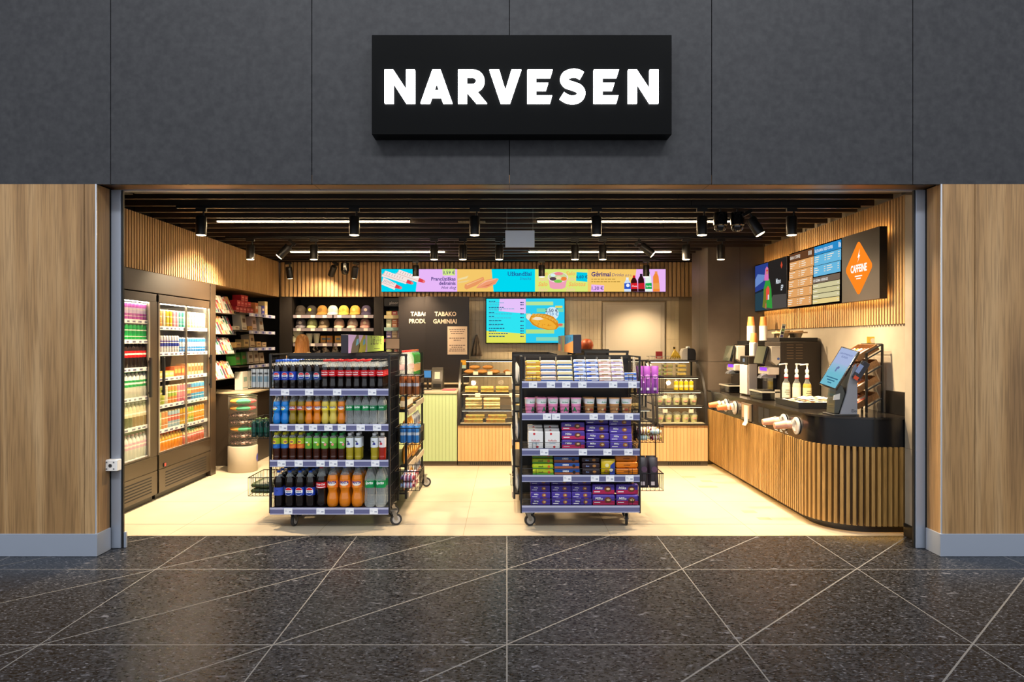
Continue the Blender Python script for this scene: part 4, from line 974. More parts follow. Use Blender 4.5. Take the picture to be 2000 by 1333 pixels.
for i, (z, a, n) in enumerate(((.93, 6.40, 7), (.955, 6.99, 7))):
    for q in range(n): place('jar', jar, (-.945, a + .072 * q, z), f'small brown jar with dark lid, {ORD[q]} along the {("near", "far")[i]} bay, aisle-side cart', 'jars on the aisle-side cart')
cr = pack('crisp_bag', (.12, .04, .17), M('#c98a22', .35), 'snack', .025, lambda b, fr, w, h, dp: (b.disc(0, h * .6, w * .3, M('#f0d890', .4), fr, .0006, 12), b.rect(-w * .35, w * .35, h * .2, h * .32, M('#7d3a22', .4), fr, .0005)))
cr2 = pack('crisp_bag', (.12, .04, .17), M('#b9c0c8', .35), 'snack', .025, lambda b, fr, w, h, dp: (b.disc(0, h * .6, w * .3, M('#5a6a94', .4), fr, .0006, 12), b.rect(-w * .35, w * .35, h * .2, h * .32, M('#a0383a', .4), fr, .0005)))
for i, z in enumerate((.66, .185)):
    for q in range(8): place(('cr', 'cr2')[q > 3], (cr, cr2)[q > 3], (-.94, 6.44 + .135 * q, z), f'{("golden", "silver")[q > 3]} crisp bag, {ORD[q]} along the aisle, {("upper", "lowest")[i]} bag shelf of side cart', 'crisp bags on the aisle-side cart', rz=R(90))
for i, (z, a) in enumerate(((.43, 6.44), (.40, 7.03))):
    for q in range(4): place('cr', cr, (-.94, a + .135 * q, z), f'golden crisp bag, {ORD[q]} along the {("near", "far")[i]} bay, low middle shelf of side cart', 'crisp bags on the aisle-side cart', rz=R(90))
for i, z in enumerate((.66, .185, 1.17)):
    for q in range(8): place('cr2', cr2, (.10, 6.44 + .135 * q, z), f'silver bag, {ORD[q]} along the aisle, {("middle", "lowest", "top")[i]} shelf behind snack cart', 'bags on the cart behind the snack cart', rz=R(-90))
# ================================================================== fridges along the left wall
FX = -3.42
FB = mottle('fridge_metal', '#33291f', '#3a2f24', 2, .36, 3, spec=.6)
SHW = M('#e8e6e2', .35)
FLED = E('#ffeed2', 44.0)
t0 = thing('bulkhead_panel', 'dark brown blank panel above the two drinks fridges', 'panel', (FX, 7.0, 2.02))
b = MB(); b.box(-3.44, FX, 5.40, 8.085, 2.025, 2.222, FB); b.obj('panel_face', t0, bevel=.003)
b = MB(); b.box(-4.1, FX + .004, 8.09, 8.235, 0, 2.222, FB); tag(b.obj('end_panel', bevel=.003), 'tall dark brown end panel between the fridges and the magazine rack', 'panel')
def fridge(label, y0, y1, doors, levels, led):
    t = thing('drinks_fridge', label, 'fridge', (-3.75, (y0 + y1) / 2, 0))
    b = MB(); b.box(-4.08, -4.05, y0, y1, .06, 2.01, FB); b.box(-4.08, FX, y0, y0 + .02, .06, 2.01, FB); b.box(-4.08, FX, y1 - .02, y1, .06, 2.01, FB)
    b.box(-4.08, FX, y0, y1, 1.94, 2.015, FB); b.box(-4.08, FX, y0, y1, .06, .44, FB)
    b.box(-4.05, -4.045, y0 + .02, y1 - .02, .44, 1.94, M('#c9c4ba', .4)); b.box(-4.05, FX - .03, y0 + .021, y0 + .024, .44, 1.94, M('#c9c4ba', .4)); b.box(-4.05, FX - .03, y1 - .024, y1 - .021, .44, 1.94, M('#c9c4ba', .4))
    b.box(-4.05, FX - .03, y0 + .02, y1 - .02, .44, .445, M('#c9c4ba', .4)); b.obj('cabinet', t, bevel=.002)
    b = MB(); b.box(-4.0, -3.46, y0 + .02, y1 - .02, .002, .06, BLACK); b.obj('plinth', t)
    b = MB(); b.box(FX + .0005, FX + .006, y0 + .01, y1 - .01, .30, .43, M('#3d3225', .3, .2)); b.box(FX + .0005, FX + .006, y0 + .01, y1 - .01, .07, .29, M('#3d3225', .3, .2)); b.obj('lower_panel', t, bevel=.002)
    b = MB(); ya, yb = y0 + .14, y1 - .12
    for k in range(6): z = .10 + .028 * k; b.box(FX + .0061, FX + .0075, ya, yb, z, z + .011, M('#070605', .8))
    b.obj('vent', t, smooth=0)
    b = MB(); b.box(-3.459, -3.446, y0 + .05, y1 - .05, 1.925, 1.938, FLED); b.obj('lamp_strip', t, smooth=0)
    for z in levels:
        b = MB(); b.box(-4.03, -3.449, y0 + .03, y1 - .03, z - .022, z - .002, SHW); S = b.obj('fridge_shelf', t)
        b = MB(); b.box(-3.448, -3.441, y0 + .03, y1 - .03, z - .036, z + .001, SHW)
        q = random.Random(int(z * 100)); y = y0 + .08
        while y < y1 - .1: l = q.uniform(.03, .07); b.box(-3.4407, -3.4402, y, y + l, z - .028, z - .012, M('#5a5c78', .5)); y += l + q.uniform(.03, .07)
        b.obj('price_strip', S, smooth=0)
    for (a, c, hy, fw) in doors:
        b = MB(); b.box(FX - .012, FX - .008, a + .012, c - .012, .455, 1.93, GLASS); D = b.obj('door_glass', t, smooth=0)
        for (p, r_) in (((a, a + .012), 0), ((c - .012, c), 0)):
            m = MB(); m.box(FX - .016, FX + .002, p[0], p[1], .45, 1.935, fw); m.obj('door_edge', D)
        [MB().box(FX - .016, FX + .002, a, c, q0, q1, FB).obj('door_rail', D) for q0, q1 in ((.445, .457), (1.93, 1.939))]
        m = MB(); m.box(FX + .012, FX + .035, hy - .012, hy + .012, 1.02, 1.40, BLACK)
        for z in (1.06, 1.36): m.box(FX + .002, FX + .013, hy - .008, hy + .008, z - .012, z + .012, BLACK)
        m.obj('handle', D, bevel=.003)
    return t
DGL, LGL = M('#2b241d', .4, .3), M('#a39a8a', .3, .3)
f1 = fridge('drinks fridge nearest the shop opening, one glass door seen', 5.46, 6.86, [(5.50, 6.16, 6.10, LGL), (6.12, 6.72, 6.69, LGL)], [1.757, 1.57, 1.31, 1.034, .76, .464], 1)
b = MB(); b.box(FX - .03, FX, 6.722, 6.838, .441, 1.939, FB); b.obj('door_post', f1)
f2 = fridge('two-door drinks fridge beside the magazine rack', 6.875, 8.085, [(6.90, 7.50, 6.945, LGL), (7.49, 8.065, 8.05, LGL)], [1.705, 1.444, 1.19, .92, .673, .452], 2)
b = MB(); b.box(FX + .0062, FX + .014, 6.97, 7.03, .305, .345, BLACK); b.box(FX + .0142, FX + .0146, 6.98, 7.01, .31, .34, M('#c23a30', .5)); tag(b.obj('thermostat_display', smooth=0), 'small red and black temperature display under the second fridge', 'display')
def fcan(c1, c2, h, r=.031, top='#d6d2ca', bottle_=None, cap='#e8e8e8'):
    def make():
        b = MB(); m1, m2 = M(c1, .35, .1), M(c2, .35, .1)
        if bottle_ is None: b.lathe([(r * .85, 0, m1), (r, .006), (r, h * .18, M('#e8e2d4', .4)), (r, h * .22, m1), (r, h * .36, m2), (r, h * .56, M('#efe9da', .4)), (r, h * .62, m2), (r, h * .70, m1), (r, h * .93, M(top, .3, .4)), (r * .82, h * .99), (r * .78, h), (0, h - .003)], m1, 14, cap=False)
        else: b.lathe([(r * .85, 0, m1), (r, .006), (r * .97, h * .4, m2), (r * .97, h * .50, M('#f2eada', .4)), (r * .97, h * .57, m2), (r * .97, h * .66, M(bottle_, .2)), (r * .8, h * .8), (r * .4, h * .9), (r * .38, h * .93, M(cap, .4)), (r * .44, h * .93), (r * .42, h)], m1, 14)
        return tag(b.obj('fridge_drink', local=True, smooth=50), '', 'drink')
    return make
def fbox(c1, c2, d):
    def make():
        b = MB(); b.box(-d[0] / 2, d[0] / 2, -d[1] / 2, d[1] / 2, 0, d[2], M(c1, .4)); b.box(d[0] / 2, d[0] / 2 + .0008, -d[1] * .4, d[1] * .4, d[2] * .3, d[2] * .75, M(c2, .4))
        return tag(b.obj('fridge_pack', local=True, bevel=.004), '', 'food pack')
    return make
def fill(fr, z, y0, step, items, lvl, rows=1, zoff=.0):
    """items = list of (key, maker, words, count)"""
    y = y0
    for key, mk, what, n in items:
        for i in range(n):
            for r_ in range(rows):
                lab = f'{ORD[i]} {what} from the shop opening, {lvl} of the {fr} fridge' + ('' if r_ == 0 else ', back row')
                place(key, mk, (-3.486 - .07 * r_ - (.03 if key[0] == 'p' and key[1] == '_' else 0), y, z + zoff), lab, f'goods on the {lvl} of the {fr} fridge')
            y += step
S_ = ('top shelf', 'second shelf', 'third shelf', 'fourth shelf', 'fifth shelf', 'bottom')
A = 'first'
c_pink = fcan('#c05ab0', '#e9d4ec', .158); c_or = fcan('#e0842a', '#f0b060', .15); c_gr = fcan('#17a04a', '#1a9246', .15); c_ck = fcan('#1c100c', '#c8161c', .235, .031, bottle_='#2a1a14', cap='#181818')
c_sp = fcan('#c9cbb4', '#2f9a50', .24, .032, bottle_='#dfe0d2', cap='#6fb07a'); c_gn = fcan('#a59a2c', '#d9d8a8', .225, .032, bottle_='#c8c89a', cap='#7ccf6a'); c_tea = fcan('#4f4a22', '#e0d4a8', .225, .032, bottle_='#cabf98', cap='#ebe6d8'); c_br = fcan('#8a6840', '#d8c8a0', .225, .032, bottle_='#cabf98', cap='#ebe6d8')
c_wt = fcan('#cfd0c2', '#d8a8b8', .225, .032, bottle_='#dcd6cc', cap='#d8a0a0'); c_wg = fcan('#d2d4c2', '#6ac07a', .225, .032, bottle_='#dedccc', cap='#c8b0a0')
y = 5.85
fill(A, 1.757, y, .067, [('c_pink', c_pink, 'pink and violet can', 14)], S_[0])
fill(A, 1.57, y, .067, [('c_or', c_or, 'orange can', 7), ('c_gr', c_gr, 'green can', 7)], S_[1])
fill(A, 1.31, y, .067, [('c_ck', c_ck, 'red-label cola bottle', 14)], S_[2])
fill(A, 1.034, y, .068, [('c_sp', c_sp, 'pale bottle with green label', 14)], S_[3])
fill(A, .76, y, .068, [('c_gn', c_gn, 'green-capped bottle', 7), ('c_tea', c_tea, 'dark green drink bottle', 3), ('c_br', c_br, 'brown drink bottle', 4)], S_[4])
fill(A, .464, y, .068, [('c_wg', c_wg, 'white and green bottle', 8), ('c_wt', c_wt, 'white and pink bottle', 6)], S_[5])
A = 'second'; y = 6.94
b_or, b_wh, b_ye, b_pk, b_tq, b_cr = [fcan(a, c, .17, .033, '#e8dcc0') for a, c in (('#e59a3a', '#eaa850'), ('#e8dcb8', '#efe6cc'), ('#d8b81c', '#e0c63c'), ('#e09ab0', '#e8b0c0'), ('#5ab8b0', '#78c4b8'), ('#e0cfa0', '#e8dcb4'))]
fill(A, 1.705, y, .072, [('b_or', b_or, 'orange bottle', 2), ('b_wh', b_wh, 'white bottle', 1), ('b_ye', b_ye, 'yellow bottle', 2), ('b_pk', b_pk, 'pink bottle', 2), ('b_tq', b_tq, 'turquoise bottle', 2), ('b_cr', b_cr, 'cream tub', 7)], S_[0])
e_dk = fcan('#c4c4cc', '#2c3f9c', .168, .027); e_bl = fcan('#3a80c0', '#b8c4d4', .15, .027); e_sv = fcan('#2f78b4', '#d8c8c0', .15, .027)
fill(A, 1.444, y - .01, .058, [('e_dk', e_dk, 'navy and silver can', 9), ('e_bl', e_bl, 'blue can', 6), ('e_sv', e_sv, 'blue and cream can', 5)], S_[1])
p_ye = fbox('#d8b45a', '#e8d8a8', (.1, .1, .06)); p_rd = fbox('#d2542c', '#e8a050', (.1, .075, .10)); p_sl = fbox('#e0c890', '#d8542c', (.1, .062, .12))
fill(A, 1.19, y + .1, .105, [('p_ye', p_ye, 'low yellow pack', 3)], S_[2])
fill(A, 1.19, y + .41, .078, [('p_rd', p_rd, 'red-orange pack', 3), ('p_sl', p_sl, 'upright sandwich pack', 6)], S_[2])
g = [fcan(a, c, .185, .031, '#d8d0b0') for a, c in (('#9aa838', '#c8cc60'), ('#d8c8b0', '#e0d8c0'), ('#d08a48', '#9ab850'), ('#d87a90', '#e08a9a'), ('#3a4068', '#c8a840'), ('#3a98c8', '#c87848'))]
fill(A, .92, y, .066, [('g0', g[0], 'olive green can', 3), ('g1', g[1], 'cream carton', 1), ('g2', g[2], 'green and orange can', 3), ('g3', g[3], 'rose can', 3), ('g4', g[4], 'navy and gold can', 2), ('g5', g[5], 'bright blue can', 5)], S_[3])
h = [fcan(a, c, .175, .031, '#d8c890') for a, c in (('#9ac078', '#b8d898'), ('#c88a50', '#d89a58'), ('#9ab4bc', '#c86a58'), ('#d8b030', '#c88a2c'), ('#8aa838', '#c8b838'), ('#d8902c', '#e0a850'))]
fill(A, .673, y, .066, [('h0', h[0], 'pale green carton', 2), ('h1', h[1], 'amber can', 2), ('h2', h[2], 'grey-blue can', 4), ('h3', h[3], 'golden can', 3), ('h4', h[4], 'lime can', 2), ('h5', h[5], 'orange can', 4)], S_[4])
k1 = fcan('#e08a14', '#e89a24', .17, .031, bottle_='#ecbc50', cap='#d8582c'); k2 = fcan('#c86a4a', '#d8787a', .15, .031, bottle_='#d8c890', cap='#2a2a20')
fill(A, .452, y, .066, [('k1', k1, 'orange juice bottle', 9), ('k2', k2, 'rose juice bottle with dark cap', 8)], S_[5])
for fx, ya, yb in ((1, 5.5, 6.82), (2, 6.92, 8.0)): area_lights = None

# ------------------------------------------------------------------ magazine and gift niche
NB = M('#241e19', .5, .2); STRB = M('#b9bbd8', .4)
t = thing('wall_shelving', 'dark wall shelving with magazines and gift boxes beside the fridges', 'shelving', (-3.8, 9.3, 0))
b = MB(); b.box(-4.02, -4.0, 8.24, 10.50, .0, 2.215, NB); b.obj('back_panel', t)
b = MB(); b.box(-4.0, -3.22, 8.74, 10.42, .001, .90, M('#3b3127', .4, .2)); b.box(-4.0, -3.2, 8.74, 10.42, .90, .915, M('#b8a88c', .35)); b.obj('base_cabinet', t)
NZ = [1.935, 1.70, 1.47, 1.236]
for z in NZ:
    b = MB(); b.box(-4.0, -3.44, 9.02, 10.40, z - .018, z - .003, NB); S = b.obj('shelf', t)
    b = MB(); b.box(-3.44, -3.43, 9.35, 10.38, z - .042, z + .001, STRB)
    for k in range(7): y = 9.42 + k * .14; b.box(-3.4296, -3.429, y, y + .07, z - .036, z - .006, M('#4d56a8' if k % 2 else '#f0f0f4', .5))
    b.obj('price_strip', S, smooth=0)
MZ = [1.90, 1.64, 1.395, 1.09]
for z in MZ:
    b = MB(); s = []
    for k in range(14): y = 8.29 + k * .05; s += [((-3.46, y, z), (-3.46, y, z + .05)), ((-3.46, y, z), (-3.7, y, z))]
    b.wire(s, .0018, STEEL, 4); b.cyl((-3.46, 8.27, z + .05), (-3.46, 8.97, z + .05), .0025, STEEL, 5); b.cyl((-3.46, 8.27, z), (-3.46, 8.97, z), .0025, STEEL, 5); b.obj('magazine_tray', t)
rm = random.Random(11)
MCOL = ['#d8cfc0', '#c23a3e', '#e8dfce', '#2f6a5a', '#cfa85a', '#e4d6c4', '#3a3f58', '#d88a6a', '#efe8da', '#8a2f36']
MNAME = ['cream', 'red', 'ivory', 'dark green', 'ochre', 'beige', 'navy', 'salmon', 'white', 'wine red']
tier = ('top', 'second', 'third', 'lowest')
for i, z in enumerate(MZ):
    for k in range(9):
        j = (k * 3 + i * 2) % 10; c = MCOL[j]; y = 8.32 + k * .075; hh = rm.uniform(.20, .235)
        b = MB(); pr = [(-3.475, z + .006), (-3.487, z + .006), (-3.487 - hh * .42, z + hh), (-3.475 - hh * .42, z + hh)]
        b.prism([(q[0], q[1]) for q in pr], y - .030, y + .030, M('#e9e4da', .5), 'y')
        fr = ((-3.4745, y, z + .006), (0, 1, 0), Vector((-.42, 0, 1)).normalized(), Vector((1, 0, .42)).normalized())
        b.rect(-.029, .029, .002, hh * 1.06, M(c, .35), fr, .0006); b.rect(-.025, .02, hh * .78, hh * .96, M(MCOL[(j + 3) % 10], .4), fr, .0012); b.rect(-.02, .022, hh * .2, hh * .6, M(MCOL[(j + 5) % 10], .4), fr, .0012)
        o = b.obj('magazine', smooth=0); tag(o, f'{MNAME[j]} magazine, {ORD[k]} from the fridge end of the {tier[i]} tier', 'magazine', f'magazines on the {tier[i]} tier')
def gbox(name, x, y, z, d, col, label, group, tilt=0, col2=None, cat='box'):
    t = thing(name, label, cat, (x, y, z), group=group); b = MB(); b.box(-d[0] / 2, d[0] / 2, -d[1] / 2, d[1] / 2, 0, d[2], M(col, .4)); b.obj('carton', t, local=True, bevel=.003)
    g = MB(); fr = ((d[0] / 2 + .0006, 0, 0), (0, 1, 0), (0, 0, 1), (1, 0, 0)); c2 = M(col2 or '#e8d8c0', .45)
    g.rect(-d[1] * .42, d[1] * .42, d[2] * .08, d[2] * .14, c2, fr); g.rect(-d[1] * .3, d[1] * .3, d[2] * .45, d[2] * .7, c2, fr); g.obj('front_print', t, local=True, smooth=0)
    t.rotation_euler = (0, tilt, 0); return t
gr = 'red gift boxes on the top gift shelf'
k = 0
for lev, n, y0 in ((0, 5, 9.12), (1, 4, 9.16), (2, 2, 9.30)):
    for q in range(n): gbox('gift_box', -3.56, y0 + .125 * q, 1.938 + .078 * lev, (.12, .118, .075), '#a81f2a', f'red gift box, {ORD[q]} from the fridges, {("bottom", "middle", "topmost")[lev]} layer', gr, 0, '#d88a80')
for q, (c, n, d) in enumerate((('#c87a4a', 'copper', .16), ('#e6ddd2', 'white', .12), ('#4a4aa8', 'indigo', .13), ('#d8c08a', 'straw-coloured', .2))): gbox('gift_box', -3.56, 9.84 + .13 * q, 1.938, (.1, .115, d), c, f'{n} gift box at the back-wall end of the top gift shelf', 'gift boxes on the top gift shelf')
for i, (z, its) in enumerate(((1.703, (('#e6dcc4', .05, 9.15, 'flat cream'), ('#e6d8c0', .22, 9.42, 'upright cream'), ('#c8902c', .06, 9.62, 'low amber'), ('#dcc0b4', .2, 9.80, 'upright rose'), ('#c0b8ae', .19, 10.08, 'upright grey'))),
                             (1.473, (('#b8945a', .07, 9.2, 'low brown'), ('#d8b878', .11, 9.48, 'tan'), ('#e4caa0', .18, 9.72, 'upright tan'), ('#d0ac78', .08, 9.95, 'low caramel'), ('#dcc29a', .07, 10.18, 'low sand-coloured'))),
                             (1.239, (('#2f6a24', .15, 9.2, 'moss green'), ('#357a2a', .17, 9.42, 'bright green'), ('#d8ccb4', .17, 9.66, 'pale upright'), ('#cfc0a8', .18, 9.88, 'cream upright'), ('#c8b49a', .15, 10.1, 'sandy upright'))))):
    for c, hh, y, n in its: gbox('gift_box', -3.58, y, z, (.12, .17, hh), c, f'{n} gift box on the {("second", "third", "lowest")[i]} gift shelf', f'gift boxes on the {("second", "third", "lowest")[i]} gift shelf', R(-6) if hh > .12 else 0, '#7a5a3a')
for q in range(4): gbox('gift_bag', -3.5, 9.25 + .24 * q, .918, (.1, .2, .24), ('#dcd8d0', '#cfd4d0', '#e0dcd0', '#d4d0c8')[q], f'pale standing gift bag, {ORD[q]} from the fridges, on the niche cabinet', 'pale gift bags on the cabinet', 0, '#8aa8a0', 'bag')
# curved wire rail and clear drum of plush toys on a grey bin base
t = thing('toy_drum', 'clear drum of plush toys on a round grey base beside the fridges', 'display bin', (-3.17, 8.42, 0))
b = MB(); b.lathe([(.168, .002), (.17, .006), (.17, .305), (.165, .31)], M('#a59c8c', .5), 36, (-3.17, 8.42, 0)); B0 = b.obj('drum_base', t, smooth=50)
g = MB(); fr = ((-3.17, 8.42, .16), (math.sin(R(38)), math.cos(R(38)) * -1 + 1.0 * 0, 0), (0, 0, 1), (0, -1, 0))
g.disc(.19, 0, .05, M('#3a44b0', .4), ((-3.17, 8.42, .16), (.819, -.574 * 0 + .574, 0), (0, 0, 1), (.574, -.819, 0)), .001, 18, bend=.1705); g.obj('base_sticker', B0, smooth=0)
b = MB(); b.lathe([(.165, .312), (.165, .90)], clear('drum_plastic', '#ffffff', .06, .4, '#e0dccc'), 36, (-3.17, 8.42, 0), cap=False); b.obj('clear_wall', t, smooth=50)
b = MB(); b.tube([(-3.17 + .166 * math.cos(a), 8.42 + .166 * math.sin(a), .903) for a in [2 * PI * k / 28 for k in range(28)]], .004, STEEL, 6, True); b.obj('top_ring', t)
def plush(stripes):
    def make():
        t = thing('plush_toy', '', 'toy'); b = MB(); n = 26
        cols = [mottle('plush_' + c, c, c2, 40, .9, 4, .3 if len(stripes) > 2 else .53, .7 if len(stripes) > 2 else .6) for c, c2 in stripes for bump_ in (0,)]
        pr = [(0, 0), (.10, .003), (.145, .018), (.15, .032), (.13, .048), (.08, .058), (0, .062)]
        v0 = len(b.v)
        for p in pr:
            for j in range(n): a = 2 * PI * j / n; w_ = 1 + .03 * math.sin(a * 5); b.v.append((p[0] * w_ * math.cos(a), p[0] * w_ * math.sin(a), p[1]))
        for i in range(len(pr) - 1):
            for j in range(n): b.f.append((v0 + i * n + j, v0 + i * n + (j + 1) % n, v0 + (i + 1) * n + (j + 1) % n, v0 + (i + 1) * n + j)); b.m.append(b.mi(cols[(0 if 160 <= j * 360 / n < 256 else 1 if 256 <= j * 360 / n < 319 else 2 if j * 360 / n >= 319 or j * 360 / n < 40 else 1) % len(cols)]))
        b.obj('plush_body', t, local=True, smooth=60)
        return t
    return make
PL1 = plush([('#d8942a', '#e0a23c'), ('#2f9a6a', '#3aa878'), ('#d8444a', '#e0565a')]); PL2 = plush([('#2a1c17', '#b88c88'), ('#33231d', '#c4a09a')])
for q in range(7):
    pl = q in (2, 5, 6)
    place('pl1' if pl else 'pl2', PL1 if pl else PL2, (-3.17, 8.42, .318 + .082 * q), f'{"orange, green and red striped" if pl else "dark brown and pink"} plush toy, {ORD[q]} from the drum base', 'plush toys stacked in the clear drum', rz=rm.uniform(-.15, .15))

# ------------------------------------------------------------------ cap shelves on the back wall
t = thing('wall_shelving', 'dark wall shelving with sun caps on the back wall', 'shelving', (-2.62, 10.8, 0))
for a_, c_ in ((-3.42, -3.235), (-2.0, -1.87)): b = MB(); b.box(a_, c_, 10.55, 11.05, 0, 2.225, NB); b.obj('side_panel', t)
b = MB(); b.box(-3.235, -2.0, 11.03, 11.05, 0, 2.225, NB); b.obj('back_panel', t)
CZ = [1.954, 1.756, 1.527, 1.32, 1.1]
for z in CZ:
    for a, c in ((-3.225, -2.625), (-2.615, -2.005)):
        b = MB(); b.box(a, c, 10.575, 11.02, z - .02, z - .003, NB); S = b.obj('shelf', t)
        b = MB(); b.box(a + .005, c - .005, 10.565, 10.573, z - .045, z, M('#857c84', .4))
        for q in (.15, .5, .8): b.box(a + (c - a) * q - .03, a + (c - a) * q + .03, 10.5635, 10.565, z - .042, z - .003, M('#e8e0d8', .5))
        b.obj('price_strip', S, smooth=0)
def cap_(c1, c2, badge=None):
    def make():
        t = thing('sun_cap', '', 'cap'); m = mottle('cap_' + c1 + c2, c1, c2, 22, .8, 3); b = MB(); n = 16
        pr = [(.078, .0), (.08, .03), (.076, .065), (.06, .098), (.034, .118), (0, .124)]; b.lathe(pr, m, n, (0, .02, .032), cap=False); b.obj('crown', t, local=True, smooth=60)
        b = MB(); top = [(.075 * math.cos(R(a)), .02 + .078 * math.sin(R(a)), .045) for a in range(180, 361, 15)]; out = [(.079 * math.cos(R(a)), -.002 + .12 * math.sin(R(a)), .022 + .016 * math.sin(R(a))) for a in range(180, 361, 15)]
        k = len(top); b.add(top + out, [(i, i + 1, k + i + 1, k + i) for i in range(k - 1)], m); b.add([(p[0], p[1], p[2] - .004) for p in top + out], [(i + 1, i, k + i, k + i + 1) for i in range(k - 1)], m); b.obj('peak', t, local=True, smooth=60)
        g = MB(); fr = ((0, .02, .034), (1, 0, 0), (0, 0, 1), (0, -1, 0)); g.disc(0, .048, .024, M(badge or c2, .7), fr, .002, 14, bend=.078); g.obj('badge', t, local=True, smooth=0)
        return t
    return make
def xat(p, Y=10.66): return px(p, Y)
for i, (p, c1, c2, bd, nm) in enumerate(((585.5, '#2a221c', '#33291f', '#3a3026', 'black'), (606.5, '#1f1b18', '#2a2420', '#d8b830', 'black cap with yellow badge and'), (627.5, '#8a6424', '#9a722c', '#7a5620', 'mustard brown'), (648.5, '#c8bfae', '#d8d0c0', '#e8d8a8', 'off-white'), (670, '#b09a3c', '#bca848', '#a08a30', 'olive yellow'), (692, '#d0963c', '#dca448', '#e8c070', 'amber yellow'), (714, '#3c3650', '#48405c', '#a89a90', 'navy'))):
    place(f'cap1{i}', cap_(c1, c2, bd), (xat(p), 10.70, CZ[0]), f'{nm} sun cap on the top cap shelf', 'sun caps on the top shelf', rz=R((8, -8, -4, 4, 6, -4, 3)[i]))
for i, (p, c1, c2, bd, nm) in enumerate(((586, '#4a4444', '#8a8490', '#c8c0c0', 'dark grey'), (608, '#a8b078', '#b8c088', '#c8d0a0', 'pale green'), (631, '#7a6a54', '#948468', '#d8ccb4', 'grey-brown'), (661, '#d0a890', '#e0bca4', '#d8b0a0', 'peach'), (687, '#e0d0bc', '#d8a898', '#e8dccc', 'cream floral'), (712, '#d8b0a0', '#c88a88', '#e8d8c0', 'pink patterned'))):
    place(f'cap2{i}', cap_(c1, c2, bd), (xat(p), 10.70, CZ[1]), f'{nm} sun cap on the second cap shelf', 'sun caps on the second shelf', rz=R((6, 5, -5, 6, -5, 4)[i]))
def tumbler():
    t = thing('travel_cup', '', 'cup'); b = MB(); b.lathe([(.034, 0), (.05, .13), (.05, .135), (0, .135)], M('#dcdcc0', .5), 20, cap=False); b.obj('cup_wall', t, local=True, smooth=50)
    b = MB(); b.lathe([(.052, .135), (.052, .147), (.04, .155), (0, .155)], M('#e4e0cc', .5), 20, cap=False); b.obj('cup_lid', t, local=True); return t
for q, p in enumerate((603, 617)): place('tumb', tumbler, (xat(p), 10.70, CZ[2]), f'pale travel cup with lid, {("nearer", "farther")[q]} from the rolled blankets', 'travel cups on the third cap shelf')
def roll_plush():
    t = thing('rolled_blanket', '', 'blanket'); b = MB(); T = Matrix.Rotation(R(-90), 4, 'X'); m = mottle('fleece', '#c8c8a8', '#dcd8c0', 60, .95)
    b.lathe([(.05, -.1), (.056, -.09), (.056, .09), (.05, .1)], m, 18, (0, 0, .057), T); b.obj('blanket_roll', t, local=True, smooth=50)
    b = MB(); b.tube([(r_ * math.cos(a), -.1005, .057 + r_ * math.sin(a)) for r_, a in [(.006 + .006 * k / 4, k * .7) for k in range(28)]], .002, M('#a8a488', .9), 4); b.obj('spiral_edge', t, local=True); return t
for q, (p, dz) in enumerate(((573, 0), (588.5, 0), (581, .098))): place('rollp', roll_plush, (xat(p), 10.72, CZ[2] + dz), ('rolled pale blanket by the shelf side, third cap shelf', 'rolled pale blanket beside the travel cups', 'rolled pale blanket lying on the two others')[q], 'rolled blankets on the third cap shelf')
for q, p in enumerate((632, 645.2, 660, 676, 692, 708)):
    if q == 1: p = 642
    gbox('gift_box', xat(p), 10.72, CZ[2], (.10, .10, .115), ('#c8923a', '#b87a30', '#c89a4a', '#c89a4a', '#caa050', '#c89440')[q], f'golden snack box, {ORD[q]} after the travel cups, third cap shelf', 'golden boxes on the third cap shelf', 0, '#5a6a7a').rotation_euler = (0, 0, R(-90))
def plush_an(c1, c2):
    def make():
        t = thing('plush_toy', '', 'toy'); m = mottle('fur' + c1, c1, c2, 14, .95, 3, .45, .55)
        b = MB(); b.lathe([(0, 0), (.04, .01), (.056, .05), (.048, .1), (0, .13)], m, 14, cap=False); b.obj('plush_body', t, local=True, smooth=60)
        b = MB(); b.lathe([(0, -.04), (.03, -.03), (.042, 0), (.03, .03), (0, .042)], m, 12, (.0, -.045, .12), cap=False); [b.lathe([(0, 0), (.014, .01), (0, .03)], m, 8, (s * .03, -.04, .15), cap=False) for s in (-1, 1)]; b.obj('plush_head', t, local=True, smooth=60); return t
    return make
for q, (p, c1, c2, n) in enumerate(((618, '#1f1a18', '#e8e0d4', 'black and white'), (635, '#d8ccb8', '#8a6a5a', 'cream'), (653, '#e8dcc8', '#6a5a4a', 'ivory'), (670, '#3a8a5a', '#d8e0d8', 'green and white'))): place(f'pan{q}', plush_an(c1, c2), (xat(p), 10.72, CZ[3]), f'{n} plush animal on the fourth cap shelf', 'plush animals on the fourth cap shelf', rz=R(20 * q - 30))
